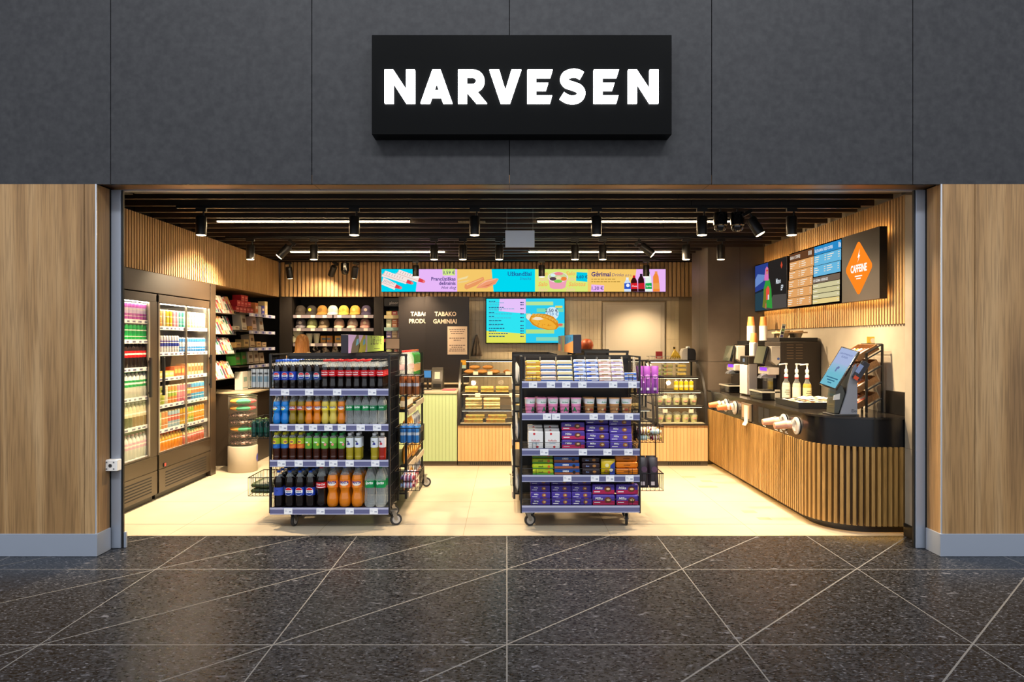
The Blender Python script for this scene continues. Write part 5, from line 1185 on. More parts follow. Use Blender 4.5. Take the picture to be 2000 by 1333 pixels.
# ================================================================== back wall: screens
BY = 10.50
def screen(label, p0, p1, y0, y1, art, name='menu_screen', bez=.006, Y=BY, dep=.05):
    x0, x1, z1, z0 = px(p0, Y), px(p1, Y), pz(y0, Y), pz(y1, Y)
    t = thing(name, label, 'screen', ((x0 + x1) / 2, Y, z0))
    b = MB(); b.box(x0 + .001, x1 - .001, Y + .001, Y + dep, z0, z1, BLACK); b.obj('screen_case', t)
    fr = ((x0, Y + .0005, z1), (1, 0, 0), (0, 0, 1), (0, -1, 0)); s = Y / F                  # u right, v down from the corner, in pixels
    class A:
        def __init__(q): q.b = MB(); q.k = 0
        def P(q, pts, c, st=1.0): q.k += 1; q.b.flat([((u - p0) * s, -(v - y0) * s) for u, v in pts], E(c, st), fr, .0004 * q.k); return q
        def R(q, u0, v0, u1, v1, c, st=1.0): return q.P([(u0, v1), (u1, v1), (u1, v0), (u0, v0)], c, st)
        def O(q, u, v, r, c, ry=None, st=1.0, a0=0, a1=360): 
            n = 20; return q.P([(u + r * math.cos(R(a0 + (a1 - a0) * i / n)), v - (ry or r) * math.sin(R(a0 + (a1 - a0) * i / n))) for i in range(n + (a1 - a0 < 360))], c, st)
        def T(q, txt, u, v, size, c, al='l', bold=.0, shear=0, sx=1.0): q.k += 1; q.b.text(txt, (u - p0) * s, -(v - y0) * s, size * s * 1.4, E(c, 1), fr, bold, al, sx, shear, .0004 * q.k); return q
    a = A(); a.R(p0 + bez, y0 + bez, p1 - bez, y1 - bez, '#000000'); art(a); a.b.obj('picture', t, smooth=0)
    return t
CY_, LL, YE, OR_, GR_ = '#00d8f0', '#e8b8f8', '#f5c86a', '#f8a25a', '#d4ee86'
INK = '#3a2a78'
def s_hot(a):
    a.R(745, 526, 893, 570, LL); a.P([(745, 570), (812, 570), (817, 526), (745, 526)], CY_)
    for (x, y, l) in ((772, 527, 44), (745, 529, 48), (745, 545, 26)):
        dx, dy = l, l * .30
        a.P([(x, y + 11), (x + dx, y + dy + 14), (x + dx + 4, y + dy + 2), (x + 4, y - 3)] if y > 530 else [(x, y + 11), (x + dx, y + dy + 12), (x + dx + 4, y + dy + 1), (x + 8, y - 2 + 2)], '#f6e6e0')
        a.P([(x, y + 7), (x + dx, y + dy + 9), (x + dx, y + dy + 8), (x, y + 6)], '#e0a8a0')
        for k in range(8): u = x + 4 + dx * .85 * k / 8; v = y + 3 + dy * .85 * k / 8; a.P([(u, v + 3), (u + 1, v + 3.4), (u + 3.5, v - 1), (u + 2.5, v - 1.4)], '#c0a8a8')
        a.P([(x + dx, y + dy + 10), (x + dx + 12, y + dy + 13), (x + dx + 14, y + dy + 8), (x + dx + 3, y + dy + 3)], '#e0404a'); a.O(x + dx + 12, y + dy + 10, 2.6, '#f07a78')
    a.P([(865, 538.5), (889, 538.5), (889, 526), (864, 526)], GR_); a.T('3,59 €', 877, 536, 6.6, INK, 'c', .005)
    a.T('Prancūziškas', 890, 548.5, 7.0, INK, 'r', .02, sx=.95); a.T('dešrainis', 890, 557, 7.0, INK, 'r', .02, sx=.95); a.T('Hot dog', 890, 565, 6, INK, 'r', 0, .25)
def s_snack(a):
    a.R(893, 526, 1045, 570, YE); a.P([(964, 570), (1045, 570), (1045, 526), (960, 526)], CY_)
    a.P([(894, 545), (915, 539), (912, 544), (895, 548)], '#f0dca0'); a.P([(894, 554), (912, 551), (918, 547), (895, 551)], '#eed090')
    a.P([(907, 560), (943, 542), (944, 546), (912, 565), (908, 564)], '#e89a5a'); a.O(925, 552, 19, '#f0a864', 4) if 0 else None
    a.P([(911, 566), (930, 558), (946, 547), (944, 541), (908, 556), (907, 562)], '#ea9a62'); a.P([(912, 558), (943, 545), (943, 544), (911, 556)], '#f6c08a')
    a.P([(930, 563), (950, 563), (968, 555), (974, 545), (968, 544), (950, 547), (935, 556)], '#f09a70'); a.P([(932, 561), (950, 551), (970, 546), (968, 545), (948, 549)], '#f8bc98'); a.P([(940, 561), (955, 556), (968, 550), (954, 559)], '#d87850')
    a.T('Užkandžiai', 1038, 539, 8.2, '#1c5a9c', 'r', .02, sx=.95); a.T('Snacks', 1037, 547, 6, '#2a7ab0', 'r', 0, .2)
def s_salad(a):
    a.R(1045, 526, 1148, 570, '#dcea78')
    for k in range(4):
        a.T('Salo', 1051, 538 + 10.5 * k, 8, '#f5b060' if k % 2 == 0 else '#f3c9a0', 'l', .02, .2); a.T('Salotos' if k == 2 else 'Salo', 1143 if k == 2 else 1123, 538 + 10.5 * k, 8, '#f5b060' if k % 2 == 0 else '#f3c9a0', 'r', .02, .2)
    a.P([(1071, 543), (1074, 562), (1081, 565), (1097, 565), (1104, 562), (1108, 543)], '#f0a0b8'); a.O(1089.5, 542, 20, '#f6d8de', 10.5); a.O(1089.5, 541.5, 18, '#c8d89a', 9)
    a.O(1080, 545, 6.5, '#5a4450', 3.5); a.O(1091, 535, 9, '#f08a90', 3); a.O(1101, 545, 6, '#f08038', 4); a.O(1090, 550, 8, '#7ac850', 3); a.O(1080, 538, 5, '#d8f0f0', 3); a.O(1091, 543, 5.5, '#f4e0b0', 3)
    a.P([(1125, 549), (1147, 551), (1147, 533), (1126, 532)], '#00c8e6'); a.T('6,60 €', 1136.5, 544, 6.2, '#1a3a78', 'c', .01)
def s_drink(a):
    a.R(1148, 526, 1300, 570, '#f7ca6a'); a.P([(1237, 570), (1300, 570), (1300, 526), (1243, 526)], '#ecb6f4')
    a.T('Gėrimai', 1155, 540, 8.6, INK, 'l', .025, sx=.95); a.T('Drinks', 1195, 540, 6.2, '#5a4080', 'l', 0, .2); a.T('(0,5 l)', 1221, 540, 3.8, '#5a4080', 'l')
    for v, w in ((546, 44), (551, 55)):
        x = 1155
        while x < 1155 + w: l = rm.uniform(3, 7); a.R(x, v - 1.1, x + l, v + .6, '#b8913e'); x += l + 1.4
    a.P([(1154, 570), (1179, 570), (1180, 558), (1155, 556)], '#ecb6f4'); a.T('1,30 €', 1167, 566.5, 6.6, INK, 'c', .01)
    for x, y, w, body, lab, cap in ((1225, 544, 13, '#cfe0f4', '#2a56c8', '#e8eef8'), (1238, 540, 13, '#3a1010', '#d81c28', '#d8242c'), (1252, 537, 13, '#2a1416', '#c8222c', '#2a1a30'), (1266, 533, 13, '#e4f4ea', '#18a850', '#18a048'), (1281, 532, 13, '#f08a38', '#f0a050', '#f09858')):
        dx = 0 if w else 0; q = (x - 1225) * .02
        a.P([(x - 6, 570), (x + 7.5, 570), (x + 6 - q, y + 9), (x + 2.2, y + 2), (x - 2.2, y + 2), (x - 6 + q * 0, y + 9)], body); a.P([(x - 6, 565), (x + 7, 565), (x + 6.4, 553), (x - 6, 554)], lab); a.R(x - 2.5, y - 1.5, x + 2.5, y + 3, cap)
    a.O(1226, 558, 3.4, '#f0f4fc'); a.T('Sprite', 1266.5, 561, 3.2, '#e8ffe8', 'c', .02, .2); a.T('Coca', 1238.5, 561, 3.4, '#ffe8e8', 'c', .02, .2)
screen('bright screen of hot dogs, the one nearest the cap shelves', 745, 893.2, 525.5, 570.5, s_hot)
screen('bright screen of fried snacks on orange and turquoise', 893.2, 1045, 525.5, 570.5, s_snack)
screen('bright screen of a salad bowl on lime', 1045, 1148, 525.5, 570.5, s_salad)
screen('bright screen of drink bottles, the one nearest the pillar', 1148, 1300, 525.5, 570.5, s_drink)
def s_tv(a):
    a.R(950, 584, 1027, 670, '#2fe4f2'); a.P([(974, 608), (1027, 613), (1027, 584), (976, 584)], '#e6c2fa'); a.P([(950, 670), (1027, 670), (1027, 652.5), (950, 646.5)], '#e4e65a')
    for v, w, c in ((589, 12, 1), (592, 30, 0), (596, 17, 0), (601, 29, 1), (603.7, 48, 0), (606, 23, 0), (611, 11, 1), (613.7, 40, 0), (618.7, 10, 1), (621.5, 38, 0), (626.7, 24, 1), (629.7, 17, 0), (634.3, 26, 1), (637, 19, 0), (642, 27, 1), (647, 13, 1), (652, 33, 1), (657.5, 31, 1)):
        x = 955
        while x < 955 + w: l = rm.uniform(2.5, 6); a.R(x, v - (1.1 if c else .7), x + l, v + (1.0 if c else .5), '#2a6a8c' if c else '#58a8c4'); x += l + 1.2
    for v in (591.7, 596, 603.5, 613.7, 621, 628, 636.5, 642, 647, 652, 657.5): a.R(1016, v - 1, 1020, v + .9, '#3a4a80'); a.R(1020.6, v - 1, 1022.6, v + .9, '#3a4a80')
    a.R(1027, 584, 1102, 670, '#2ecdf0')
    for (x0, y0, x1, y1, c) in ((1027, 590, 1080, 597, '#b8e49a'), (1048, 603, 1100, 610, '#7cd8b0'), (1027, 644, 1082, 652, '#b4e088'), (1047, 659, 1102, 666, '#8cd8b8'), (1084, 598, 1098, 602, '#e8d860'), (1027, 613, 1036, 622, '#c8dca8'), (1086, 632, 1102, 640, '#9ad8a8')): a.R(x0, y0, x1, y1, c)
    a.O(1078, 613, 13, '#cfeaf8'); a.T('2,50 €', 1077, 610.3, 6.8, '#1a2a60', 'c', .01); a.T('3,59 €', 1078, 617.5, 6.6, '#5a86b8', 'c', 0)
    a.O(1034, 620, 6, '#e8ead8')
    a.P([(1033, 626), (1040, 635), (1052, 641), (1070, 645), (1086, 644), (1091, 638), (1089, 628), (1080, 619), (1066, 614), (1050, 613), (1037, 617)], '#d88a1c')
    a.P([(1037, 627), (1044, 634), (1055, 640), (1072, 643.5), (1084, 643), (1086, 637), (1078, 629), (1064, 622), (1048, 618.5), (1038, 620)], '#f2b038')
    a.P([(1038, 624), (1050, 626), (1062, 624), (1056, 620.5), (1046, 619.5)], '#f0e2c8')
    for k in range(9): th = k / 8; a.O(1042 + 44 * th, 615.5 + 13 * th * th, 3.4, '#eab048', 2.4); a.P([(1041 + 44 * th, 618 + 13 * th * th), (1042 + 44 * th, 618 + 13 * th * th), (1045 + 44 * th, 613.5 + 13 * th * th), (1044 + 44 * th, 613.5 + 13 * th * th)], '#c8802a')
    for k in range(12): a.O(1050 + rm.uniform(0, 28), 631 + rm.uniform(-3, 6), .9, '#d88820')
    a.O(1094, 635, 4.5, '#e86a5a', 2.6)
screen('flat menu screen with a golden pasty on the tiled wall', 948.5, 1103.5, 583, 671.5, s_tv, Y=10.62)
# ------------------------------------------------------------------ tobacco cabinet with sliding panels
PANEL = M('#2b2624', .35); CRM = M('#e4cdb6', .5)
def pan(label, x0, x1, y, z0, z1, lines):
    t = thing('sliding_panel', label, 'panel', ((x0 + x1) / 2, y, z0))
    b = MB(); b.box(x0, x1, y, y + .03, z0, z1, PANEL); b.obj('hanging_board', t, bevel=.002)
    g = MB(); 
    for s, p, v, sz in lines: g.text(s, px(p, y), pz(v, y), sz, CRM, ((0, y, 0), (1, 0, 0), (0, 0, 1), (0, -1, 0)), .025, 'l', .92)
    g.obj('lettering', t, smooth=0); return t
pan('dark sliding panel with TABAC and PRODU, half behind the other panel', -1.60, -.93, 10.36, .955, 2.215, [('TABAC', 802, 617.5, .087), ('PRODU', 799, 631.5, .087)])
pan('dark sliding panel with the words TABAKO GAMINIAI', -1.196, -.555, 10.30, .955, 2.215, [('TABAKO', 849, 617.5, .087), ('GAMINIAI', 846, 632, .087)])
b = MB(); y = 10.298; b.box(px(874, y), px(912.5, y), y - .0012, y - .0004, pz(693, y), pz(638, y), CRM); f = fr_y(y - .0012)
for v, n in ((644, 31), (648, 28), (652, 24), (661, 31), (665, 14), (675, 31), (678.7, 22), (682.4, 30), (686, 32)):
    x = 893 - n / 2
    while x < 893 + n / 2: l = rm.uniform(2, 5); b.rect(px(x, y), px(min(x + l, 893 + n / 2), y), pz(v + .9, y), pz(v - .9, y), M('#8a7468', .6), f, .0006); x += l + .9
tag(b.obj('mounted_notice', smooth=0), 'beige printed notice stuck on the dark TABAKO panel', 'notice')
t = thing('tobacco_shelving', 'narrow dark shelving with small boxes beside the sliding panels', 'shelving', (-1.72, 10.7, 0))
b = MB(); b.box(-1.865, -1.84, 10.45, 11.0, 0, 2.22, NB); b.obj('side_post', t)
b = MB(); b.box(-1.84, -.6, 10.98, 11.0, 0, 2.22, NB); b.obj('back_panel', t)
b = MB(); b.box(-1.83, -1.0, 10.47, 10.60, 2.08, 2.2, M('#0e0d0f', .4)); g = b.obj('header', t)
m = MB(); m.text('ploom', px(761, 10.47), pz(594.5, 10.47), .056, M('#a9a6a8', .5), fr_y(10.469), 0, 'l'); m.obj('header_lettering', g, smooth=0)
for z, c in ((1.945, '#a89c78'), (1.765, '#6e8a88'), (1.595, '#8a3a4a'), (1.40, '#7a6a8a')):
    b = MB(); b.box(-1.83, -.65, 10.46, 10.95, z - .022, z - .003, NB); S = b.obj('shelf', t); b = MB(); b.box(-1.83, -1.4, 10.45, 10.458, z - .05, z, M(c, .5)); b.obj('price_strip', S)
for i, (z, cs) in enumerate(((1.945, ('#d8c878', '#a83a44', '#8aa0a0')), (1.765, ('#b0b89a', '#c8805a', '#8a4a4a')), (1.595, ('#7a70b0', '#c8b090', '#a898b0')), (1.40, ('#a0b060', '#c86a5a', '#d8c0b0')))):
    for q, c in enumerate(cs):
        for lev in range(2): 
            if i == 0 and lev: continue
            o = gbox('small_box', -1.765 + .085 * q, 10.52, z + .066 * lev, (.06, .08, .064), c, f'small box, {ORD[q]} from the post, {("lower", "upper")[lev]} layer, {tier[i]} tobacco shelf', 'small boxes on the tobacco shelves', 0, '#e8e0d0'); o.rotation_euler = (0, 0, R(-90))
# ------------------------------------------------------------------ service counter
GREEN = M('#b4c99a', .5); GRV = M('#8ea272', .7); LWG = M('#a97f4c', .7)
def grooved(b, x0, x1, y, z0, z1, m, g, pitch=.043):
    b.box(x0, x1, y + .004, y + .03, z0, z1, g); x = x0
    while x < x1 - .003: b.box(x, min(x + pitch - .004, x1), y, y + .004, z0, z1, m); x += pitch
CYF = 8.74
t = thing('till_counter', 'pale green grooved till counter behind the drinks cart', 'counter', (-1.4, 9.1, 0))
b = MB(); grooved(b, -2.35, -.622, CYF, .062, .90, GREEN, GRV); b.obj('front_panel', t, smooth=0)
b = MB(); b.box(-2.35, -.622, CYF + .031, 9.5, .06, .90, M('#8f8576', .5)); b.obj('counter_body', t)
b = MB(); b.box(-2.36, -.622, CYF - .01, 9.52, .902, .925, M('#b9ac94', .3)); b.obj('counter_top', t, bevel=.003)
b = MB(); b.box(-2.35, -.622, CYF + .012, 9.4, .001, .06, M('#4a3f33', .5)); b.obj('plinth', t)
def case(label, x0, x1, right_end, zs, ztop=1.29):
    t = thing('display_counter', label, 'counter', ((x0 + x1) / 2, 9.1, 0))
    b = MB(); grooved(b, x0, x1, CYF, .062, .505, LIGHTWOOD, LWG); b.obj('front_panel', t, smooth=0)
    b = MB(); b.box(x0, x1, CYF + .031, 9.5, .06, .50, M('#8f8576', .5)); b.obj('counter_body', t)
    b = MB(); b.box(x0, x1, CYF + .012, 9.4, .001, .06, M('#4a3f33', .5))
    for k in range(24): xx = x0 + .15 + k * .026; b.box(xx, xx + .012, CYF + .0105, CYF + .0125, .015, .048, BLACK) if xx < x1 - .1 else None
    b.obj('plinth', t, smooth=0)
    cur = [(CYF - .004, .525), (CYF + .02, .72), (CYF + .075, .92), (CYF + .17, 1.08), (CYF + .30, 1.20), (CYF + .47, ztop)]
    b = MB(); b.box(x0, x1, CYF - .012, 9.5, .506, .524, M('#2b2621', .35)); b.obj('base_rail', t)
    b = MB(); b.box(x0, x1, CYF + .46, 9.52, ztop, ztop + .02, M('#2b2621', .35)); b.obj('top_rail', t)
    for x in (x0 + .014, x1 - .014):
        b = MB(); outer = cur; inner = [(p[0] + .04, p[1]) for p in reversed(cur)]; b.prism(outer + inner, x - .013, x + .013, M('#211d19', .4), 'x'); b.obj('end_frame', t)
        b = MB(); b.box(x - .012, x + .012, 9.47, 9.5, .525, ztop, M('#3a3a28', .4)); b.obj('rear_post', t)
    b = MB()
    for i in range(len(cur) - 1): b.poly([(x0 + .03, cur[i][0], cur[i][1]), (x1 - .03, cur[i][0], cur[i][1]), (x1 - .03, cur[i + 1][0], cur[i + 1][1]), (x0 + .03, cur[i + 1][0], cur[i + 1][1])], GLASS)
    b.obj('curved_glass', t, smooth=60)
    for z in zs:
        yf = next(cur[i][0] + (cur[i + 1][0] - cur[i][0]) * (z - cur[i][1]) / (cur[i + 1][1] - cur[i][1]) for i in range(len(cur) - 1) if cur[i][1] <= z <= cur[i + 1][1])
        b = MB(); b.box(x0 + .03, x1 - .03, yf + .05, 9.46, z - .016, z - .003, M('#4a463c', .3)); b.box(x0 + .03, x1 - .03, yf + .045, yf + .05, z - .02, z, M('#26221d', .4)); S = b.obj('shelf', t)
        m = MB(); m.box(x0 + .05, x1 - .05, yf + .07, yf + .082, z - .024, z - .0165, E('#fff0c8', 6.0)); m.obj('lamp_strip', S, smooth=0)
    b = MB(); b.box(x0 + .06, x1 - .06, 9.42, 9.432, ztop - .012, ztop - .001, E('#fff0c8', 8.0)); b.obj('lamp_strip', t, smooth=0)
    b = MB(); b.box(x0 + .03, x1 - .03, CYF + .03, 9.46, .5245, .53, M('#b8ad90', .4)); b.obj('tray_floor', t)
    return t
case('pastry and sandwich display counter with curved glass beside the green till', -.612, 1.845, 0, [1.125, .905, .70])
case('cold snack display counter with curved glass beside the stone pillar', 1.862, 2.505, 1, [1.10, .925, .745], 1.285)
def bun(c1, c2, l, r, name='pastry'):
    def make():
        b = MB(); T = Matrix.Rotation(R(90), 4, 'Y'); n = 10
        pr = [(r * math.sin(PI * k / n) ** .6 * (1 + .06 * math.sin(k * 3)) + .0005, -l / 2 + l * k / n) for k in range(n + 1)]
        b.lathe(pr, mottle('crust' + c1, c1, c2, 18, .5), 14, (0, 0, r * .72), T, sx=.72); return tag(b.obj(name, local=True, smooth=60), '', 'pastry')
    return make
B1 = bun('#b87a34', '#d8a050', .15, .04); B2 = bun('#a86a30', '#c88a44', .10, .042); B3 = bun('#3a241a', '#5a3a26', .085, .04); B4 = bun('#c87a8a', '#e0a8b0', .085, .04)
rp = random.Random(9)
n_ = 0
for lev, xs in ((0, (-.49, -.325, -.16)), (1, (-.42, -.25))):
    for x in xs:
        for y in ((9.17, 9.28) if lev < 2 else (9.22,)): place('b1', B1, (x, y, 1.128 + .0595 * lev), f'golden pastry, {ORD[n_]} counted from the green till, heap on top shelf', 'golden pastries heaped on the top shelf', rz=rp.uniform(-.05, .05)); n_ += 1
for q in range(5): place(('b2', 'b2', 'b3', 'b3', 'b4')[q], (B2, B2, B3, B3, B4)[q], (.0 + .125 * q, 9.17, 1.128), f'{("brown bun", "tan bun", "dark chocolate bun", "second dark chocolate bun", "pink glazed bun")[q]} on the top shelf of the pastry counter', 'buns on the top shelf')
for q in range(9): place('b2', B2, (.62 + .125 * q, 9.14, 1.128), f'brown bun, {ORD[q]} past the pink bun, top shelf behind the snack cart', 'buns on the top shelf')
def sandwich(c1, c2, w=.16, d=.11, h=.07):
    def make():
        t = thing('sandwich', '', 'sandwich'); bm = mottle('bread' + c1, c1, c2, 26, .6)
        b = MB(); b.box(-w / 2, w / 2, -d / 2, d / 2, 0, h * .4, bm); b.obj('lower_bread', t, local=True, bevel=.008)
        b = MB(); b.box(-w / 2 + .004, w / 2 - .004, -d / 2 - .004, d / 2, h * .4, h * .55, mottle('filling', '#a8602a', '#7a9a3a', 30, .5)); b.obj('filling', t, local=True)
        b = MB(); b.box(-w / 2, w / 2, -d / 2, d / 2, h * .55, h, bm); b.obj('upper_bread', t, local=True, bevel=.01); return t
    return make
SA, SB, SC_ = sandwich('#c8a050', '#dcb868', .165, .12, .075), sandwich('#d8c080', '#e8d8a0', .21, .12, .068), sandwich('#b08a3a', '#c8a850', .24, .12, .05)
def sw(key, mk, x, z, what, shelf, y): place(key, mk, (x, y, z), f'{what} on the {shelf} shelf, pastry counter', f'sandwiches on the {shelf} shelf')
for q, x in enumerate((-.45, -.25, -.06)): sw('sa', SA, x, .907, f'toasted sandwich, {ORD[q]} from the till', 'second', 8.96)
for q in range(4): sw('sb', SB, .27 + .225 * (q % 2), .907 + .07 * (q // 2), f'pale wrapped roll, {("inner", "outer")[q % 2]} {("lower", "upper")[q // 2]} one', 'second', 8.96)
for q in range(8): sw('sb', SB, (-.42, -.19, .22, .45)[q % 4], .702 + .07 * (q // 4), f'pale baguette half, {ORD[q % 4]} from till, {("lower", "upper")[q // 4]} layer', 'third', 8.90)
for q in range(4): sw('sc', SC_, (-.42, -.14, .28, .54)[q], .532, f'flat toast, {ORD[q]} from the till', 'lowest', 8.87)
for q in range(4): sw('sc', SC_, (-.42, -.14, .28, .54)[q] + .02, .532 + .052, f'flat toast stacked on the {ORD[q]} from till', 'lowest', 8.88)
for q in range(4):
    for i, (z, sh, y) in enumerate(((.907, 'second', 8.96), (.702, 'third', 8.90), (.532, 'lowest', 8.87))): sw('sb', SB, .82 + .25 * q, z, f'pale roll, {ORD[q]} behind the snack cart', sh, y)
for q, (p, v) in enumerate(((929, 729), (957, 729), (992, 729), (933, 771), (1000, 771))):
    b = MB(); y = 9.02 if v < 760 else 8.78; b.box(px(p, y) - .032, px(p, y) + .032, y, y + .003, pz(v + 5, y), pz(v - 3, y), M('#e8dcc0', .5)); tag(b.obj('price_card', smooth=0), f'small cream price card, {ORD[q]} along the pastry counter', 'price card', 'price cards on the pastry counter')
b = MB(); y = 9.19; b.box(px(900, y), px(910.5, y), y, y + .004, 1.2, pz(704, y), M('#d8a020', .5)); b.rect(px(900.5, y), px(910, y), 1.2, 1.245, M('#a8c8c0', .5), fr_y(y), .0008); tag(b.obj('sign_card', smooth=0), 'yellow sign card at the till end of the pastry counter', 'sign')
# cold counter goods
def clam(c1, c2, w=.13, d=.11, h=.052):
    def make():
        t = thing('food_box', '', 'food box'); b = MB(); b.box(-w / 2 + .006, w / 2 - .006, -d / 2 + .006, d / 2 - .006, .004, h * .75, mottle('food' + c1, c1, c2, 32, .5)); b.obj('food', t, local=True, bevel=.01)
        b = MB(); b.box(-w / 2, w / 2, -d / 2, d / 2, 0, h, clear('clam_plastic', '#ffffff', .10, .5, '#e8f0e0')); b.obj('clear_lid', t, local=True, bevel=.008); return t
    return make
for q, (x, n, c1, c2, w) in enumerate(((1.97, 2, '#b8b83c', '#7a9a3a', 'green salad'), (2.12, 3, '#c86a4a', '#8aa83a', 'red and green salad'), (2.30, 3, '#d8b82c', '#c8a83a', 'yellow fruit'))):
    for lev in range(n): place(f'cl{q}', clam(c1, c2), (x, 9.27, 1.103 + .054 * lev), f'clear box of {w}, {ORD[lev]} from the bottom, top shelf of cold counter', 'clear food boxes on the cold counter')
jb = bottle('tea', .138, .029, liquid('#d8b818'), .92, (.3, .55), [(1, M('#d8d090', .4))], M('#efe8cc', .4), name='juice_bottle')
for q in range(4): place('jb', jb, (2.17 + .065 * q, 9.0, .927), f'small yellow juice bottle, {ORD[q]} toward the pillar, second shelf of cold counter', 'yellow juices on the cold counter')
def dcup(c):
    def make():
        t = thing('dessert_cup', '', 'cup'); b = MB(); b.lathe([(.035, 0), (.048, .07), (.05, .09)], M(c, .4), 18, cap=True); b.obj('cup_wall', t, local=True, smooth=50)
        b = MB(); b.lathe([(.051, .088), (.048, .11), (.03, .13), (0, .135)], clear('dome_lid', '#ffffff', .25, .6, '#e8ecd8'), 18, cap=False); b.obj('dome_lid', t, local=True, smooth=60)
        g = MB(); g.disc(0, .05, .026, M('#d89a88', .5), ((0, 0, 0), (1, 0, 0), (0, 0, 1), (0, -1, 0)), .003, 14, .012, bend=.044); g.obj('cup_label', t, local=True, smooth=0); return t
    return make
DC1 = dcup('#c8c890'); 
for q in range(5): place('dc', DC1, (1.94 + .108 * q, 8.93, .747), f'dome-lidded dessert cup, {ORD[q]} toward the pillar, third shelf of cold counter', 'dessert cups on the third shelf')
for q in range(5): place('dc', DC1, (1.94 + .108 * q, 8.90, .5325), f'dome-lidded dessert cup, {ORD[q]} toward the pillar, floor of cold counter', 'dessert cups on the counter floor')
for q, (p, v) in enumerate(((1298, 776), (1350, 776), (1299, 804), (1350, 804))):
    b = MB(); y = 8.78 if v > 790 else 8.84; b.box(px(p, y) - .03, px(p, y) + .03, y, y + .003, pz(v + 3, y), pz(v - 4, y), M('#e0d0b8', .5)); tag(b.obj('price_card', smooth=0), f'small cream price card, {ORD[q]} on the cold counter shelves', 'price card', 'price cards on the cold counter')
# things on the cold counter
zt = 1.306
t = thing('wire_tray', 'low wire tray on top of the cold counter', 'tray', (2.02, 9.35, zt)); b = MB()
for z in (zt + .004, zt + .05): b.tube([(1.88, 9.27, z), (2.17, 9.27, z), (2.17, 9.46, z), (1.88, 9.46, z)], .003, STEEL, 5, True)
b.wire([((1.88 + .29 * k / 8, 9.27, zt + .004), (1.88 + .29 * k / 8, 9.27, zt + .05)) for k in range(9)] + [((1.88 + .29 * k / 8, 9.27, zt + .004), (1.88 + .29 * k / 8, 9.46, zt + .004)) for k in range(9)], .0018, STEEL); b.obj('wire_mesh', t)
b = MB(); b.box(1.985, 2.075, 9.35, 9.362, zt + .02, zt + .115, M('#c22a26', .4)); b.rect(2.0, 2.06, zt + .03, zt + .045, M('#e8c0b0', .5), fr_y(9.35), .0008); tag(b.obj('red_card', bevel=.003), 'small red card standing in the wire tray', 'sign')
t = thing('banana_bunch', 'bunch of yellow bananas on top of the cold counter', 'fruit', (2.235, 9.36, zt))
for k in range(5):
    b = MB(); a = -.5 + .25 * k; pts = []
    n = 9
    for i in range(n): u = i / (n - 1); pts.append((2.235 + (.075 * u - .02) * math.sin(a) * 1.2 + .018 * (k - 2) * u, 9.36 - .05 * math.sin(u * 2.4) - .02 * u, zt + .15 - .13 * u))
    base = len(b.v)
    for i, p in enumerate(pts): r = .017 * min(1, .35 + 2.2 * min(i / (n - 1), 1 - i / (n - 1))); b.v += [(p[0] + r * math.cos(j * PI / 4), p[1] + r * math.sin(j * PI / 4), p[2]) for j in range(8)]
    mi_ = b.mi(mottle('banana', '#c8a020', '#dcb838', 20, .5))
    for i in range(n - 1):
        for j in range(8): b.f.append((base + i * 8 + j, base + i * 8 + (j + 1) % 8, base + (i + 1) * 8 + (j + 1) % 8, base + (i + 1) * 8 + j)); b.m.append(mi_)
    b.obj('banana', t, smooth=60)
b = MB(); b.cyl((2.235, 9.36, zt + .14), (2.235, 9.36, zt + .175), .014, M('#5a4a20', .7), 8); b.obj('bunch_stem', t)
t = thing('napkin_box', 'rounded black and white napkin box on top of the cold counter', 'dispenser', (2.40, 9.36, zt))
b = MB(); pf = [(2.40, zt + .002), (2.50, zt + .002), (2.505, zt + .09), (2.49, zt + .14), (2.46, zt + .155), (2.40, zt + .16)]; b.prism(pf, 9.28, 9.46, M('#151413', .3), 'y'); b.obj('box_body', t, bevel=.006)
b = MB(); b.prism([(2.325, zt + .002), (2.398, zt + .002), (2.398, zt + .16), (2.345, zt + .15), (2.325, zt + .11)], 9.30, 9.45, M('#c9c3b8', .35), 'y'); b.obj('white_side', t, bevel=.006)
b = MB(); b.prism([(2.40, zt + .161), (2.44, zt + .159), (2.43, zt + .185), (2.405, zt + .18)], 9.33, 9.42, WHITE, 'y'); b.obj('napkin', t)
# till
def mon(label, x, y, z, w, h, col, tilt, name='till_screen'):
    t = thing(name, label, 'till', (x, y, .926)); b = MB(); b.box(x - .05, x + .05, y - .02, y + .08, .926, .936, BLACK); b.cyl((x, y + .03, .936), (x, y + .03, z - h / 2 + .02), .014, BLACK, 10); b.obj('stand', t)
    b = MB(); b.box(x - w / 2, x + w / 2, y, y + .02, z - h / 2, z + h / 2, BLACK); b.obj('screen_case', t, bevel=.005)
    b = MB(); b.rect(x - w / 2 + .01, x + w / 2 - .01, z - h / 2 + .01, z + h / 2 - .01, col, fr_y(y), .0008); b.obj('screen_face', t, smooth=0); return t
mon('small lit blue till screen on the green counter', px(835, 9.1), 9.1, 1.13, .11, .11, E('#5a9ad0', .9), 0)
mon('blank grey back of a till screen above the drinks cart', px(767, 9.0), 9.0, 1.525, .19, .15, M('#a8988a', .5), 0)
t = thing('receipt_printer', 'dark boxy receipt printer with paper on the green counter', 'printer', (px(855, 9.3), 9.3, .926)); x = px(855, 9.3)
b = MB(); b.prism([(9.2, .928), (9.42, .928), (9.42, 1.16), (9.30, 1.21), (9.26, 1.16), (9.22, 1.06), (9.2, 1.02)], x - .075, x + .075, M('#4a443a', .4), 'x'); b.obj('printer_body', t, bevel=.008)
b = MB(); b.box(x - .05, x + .05, 9.19, 9.199, .95, 1.0, BLACK); b.obj('drawer', t)
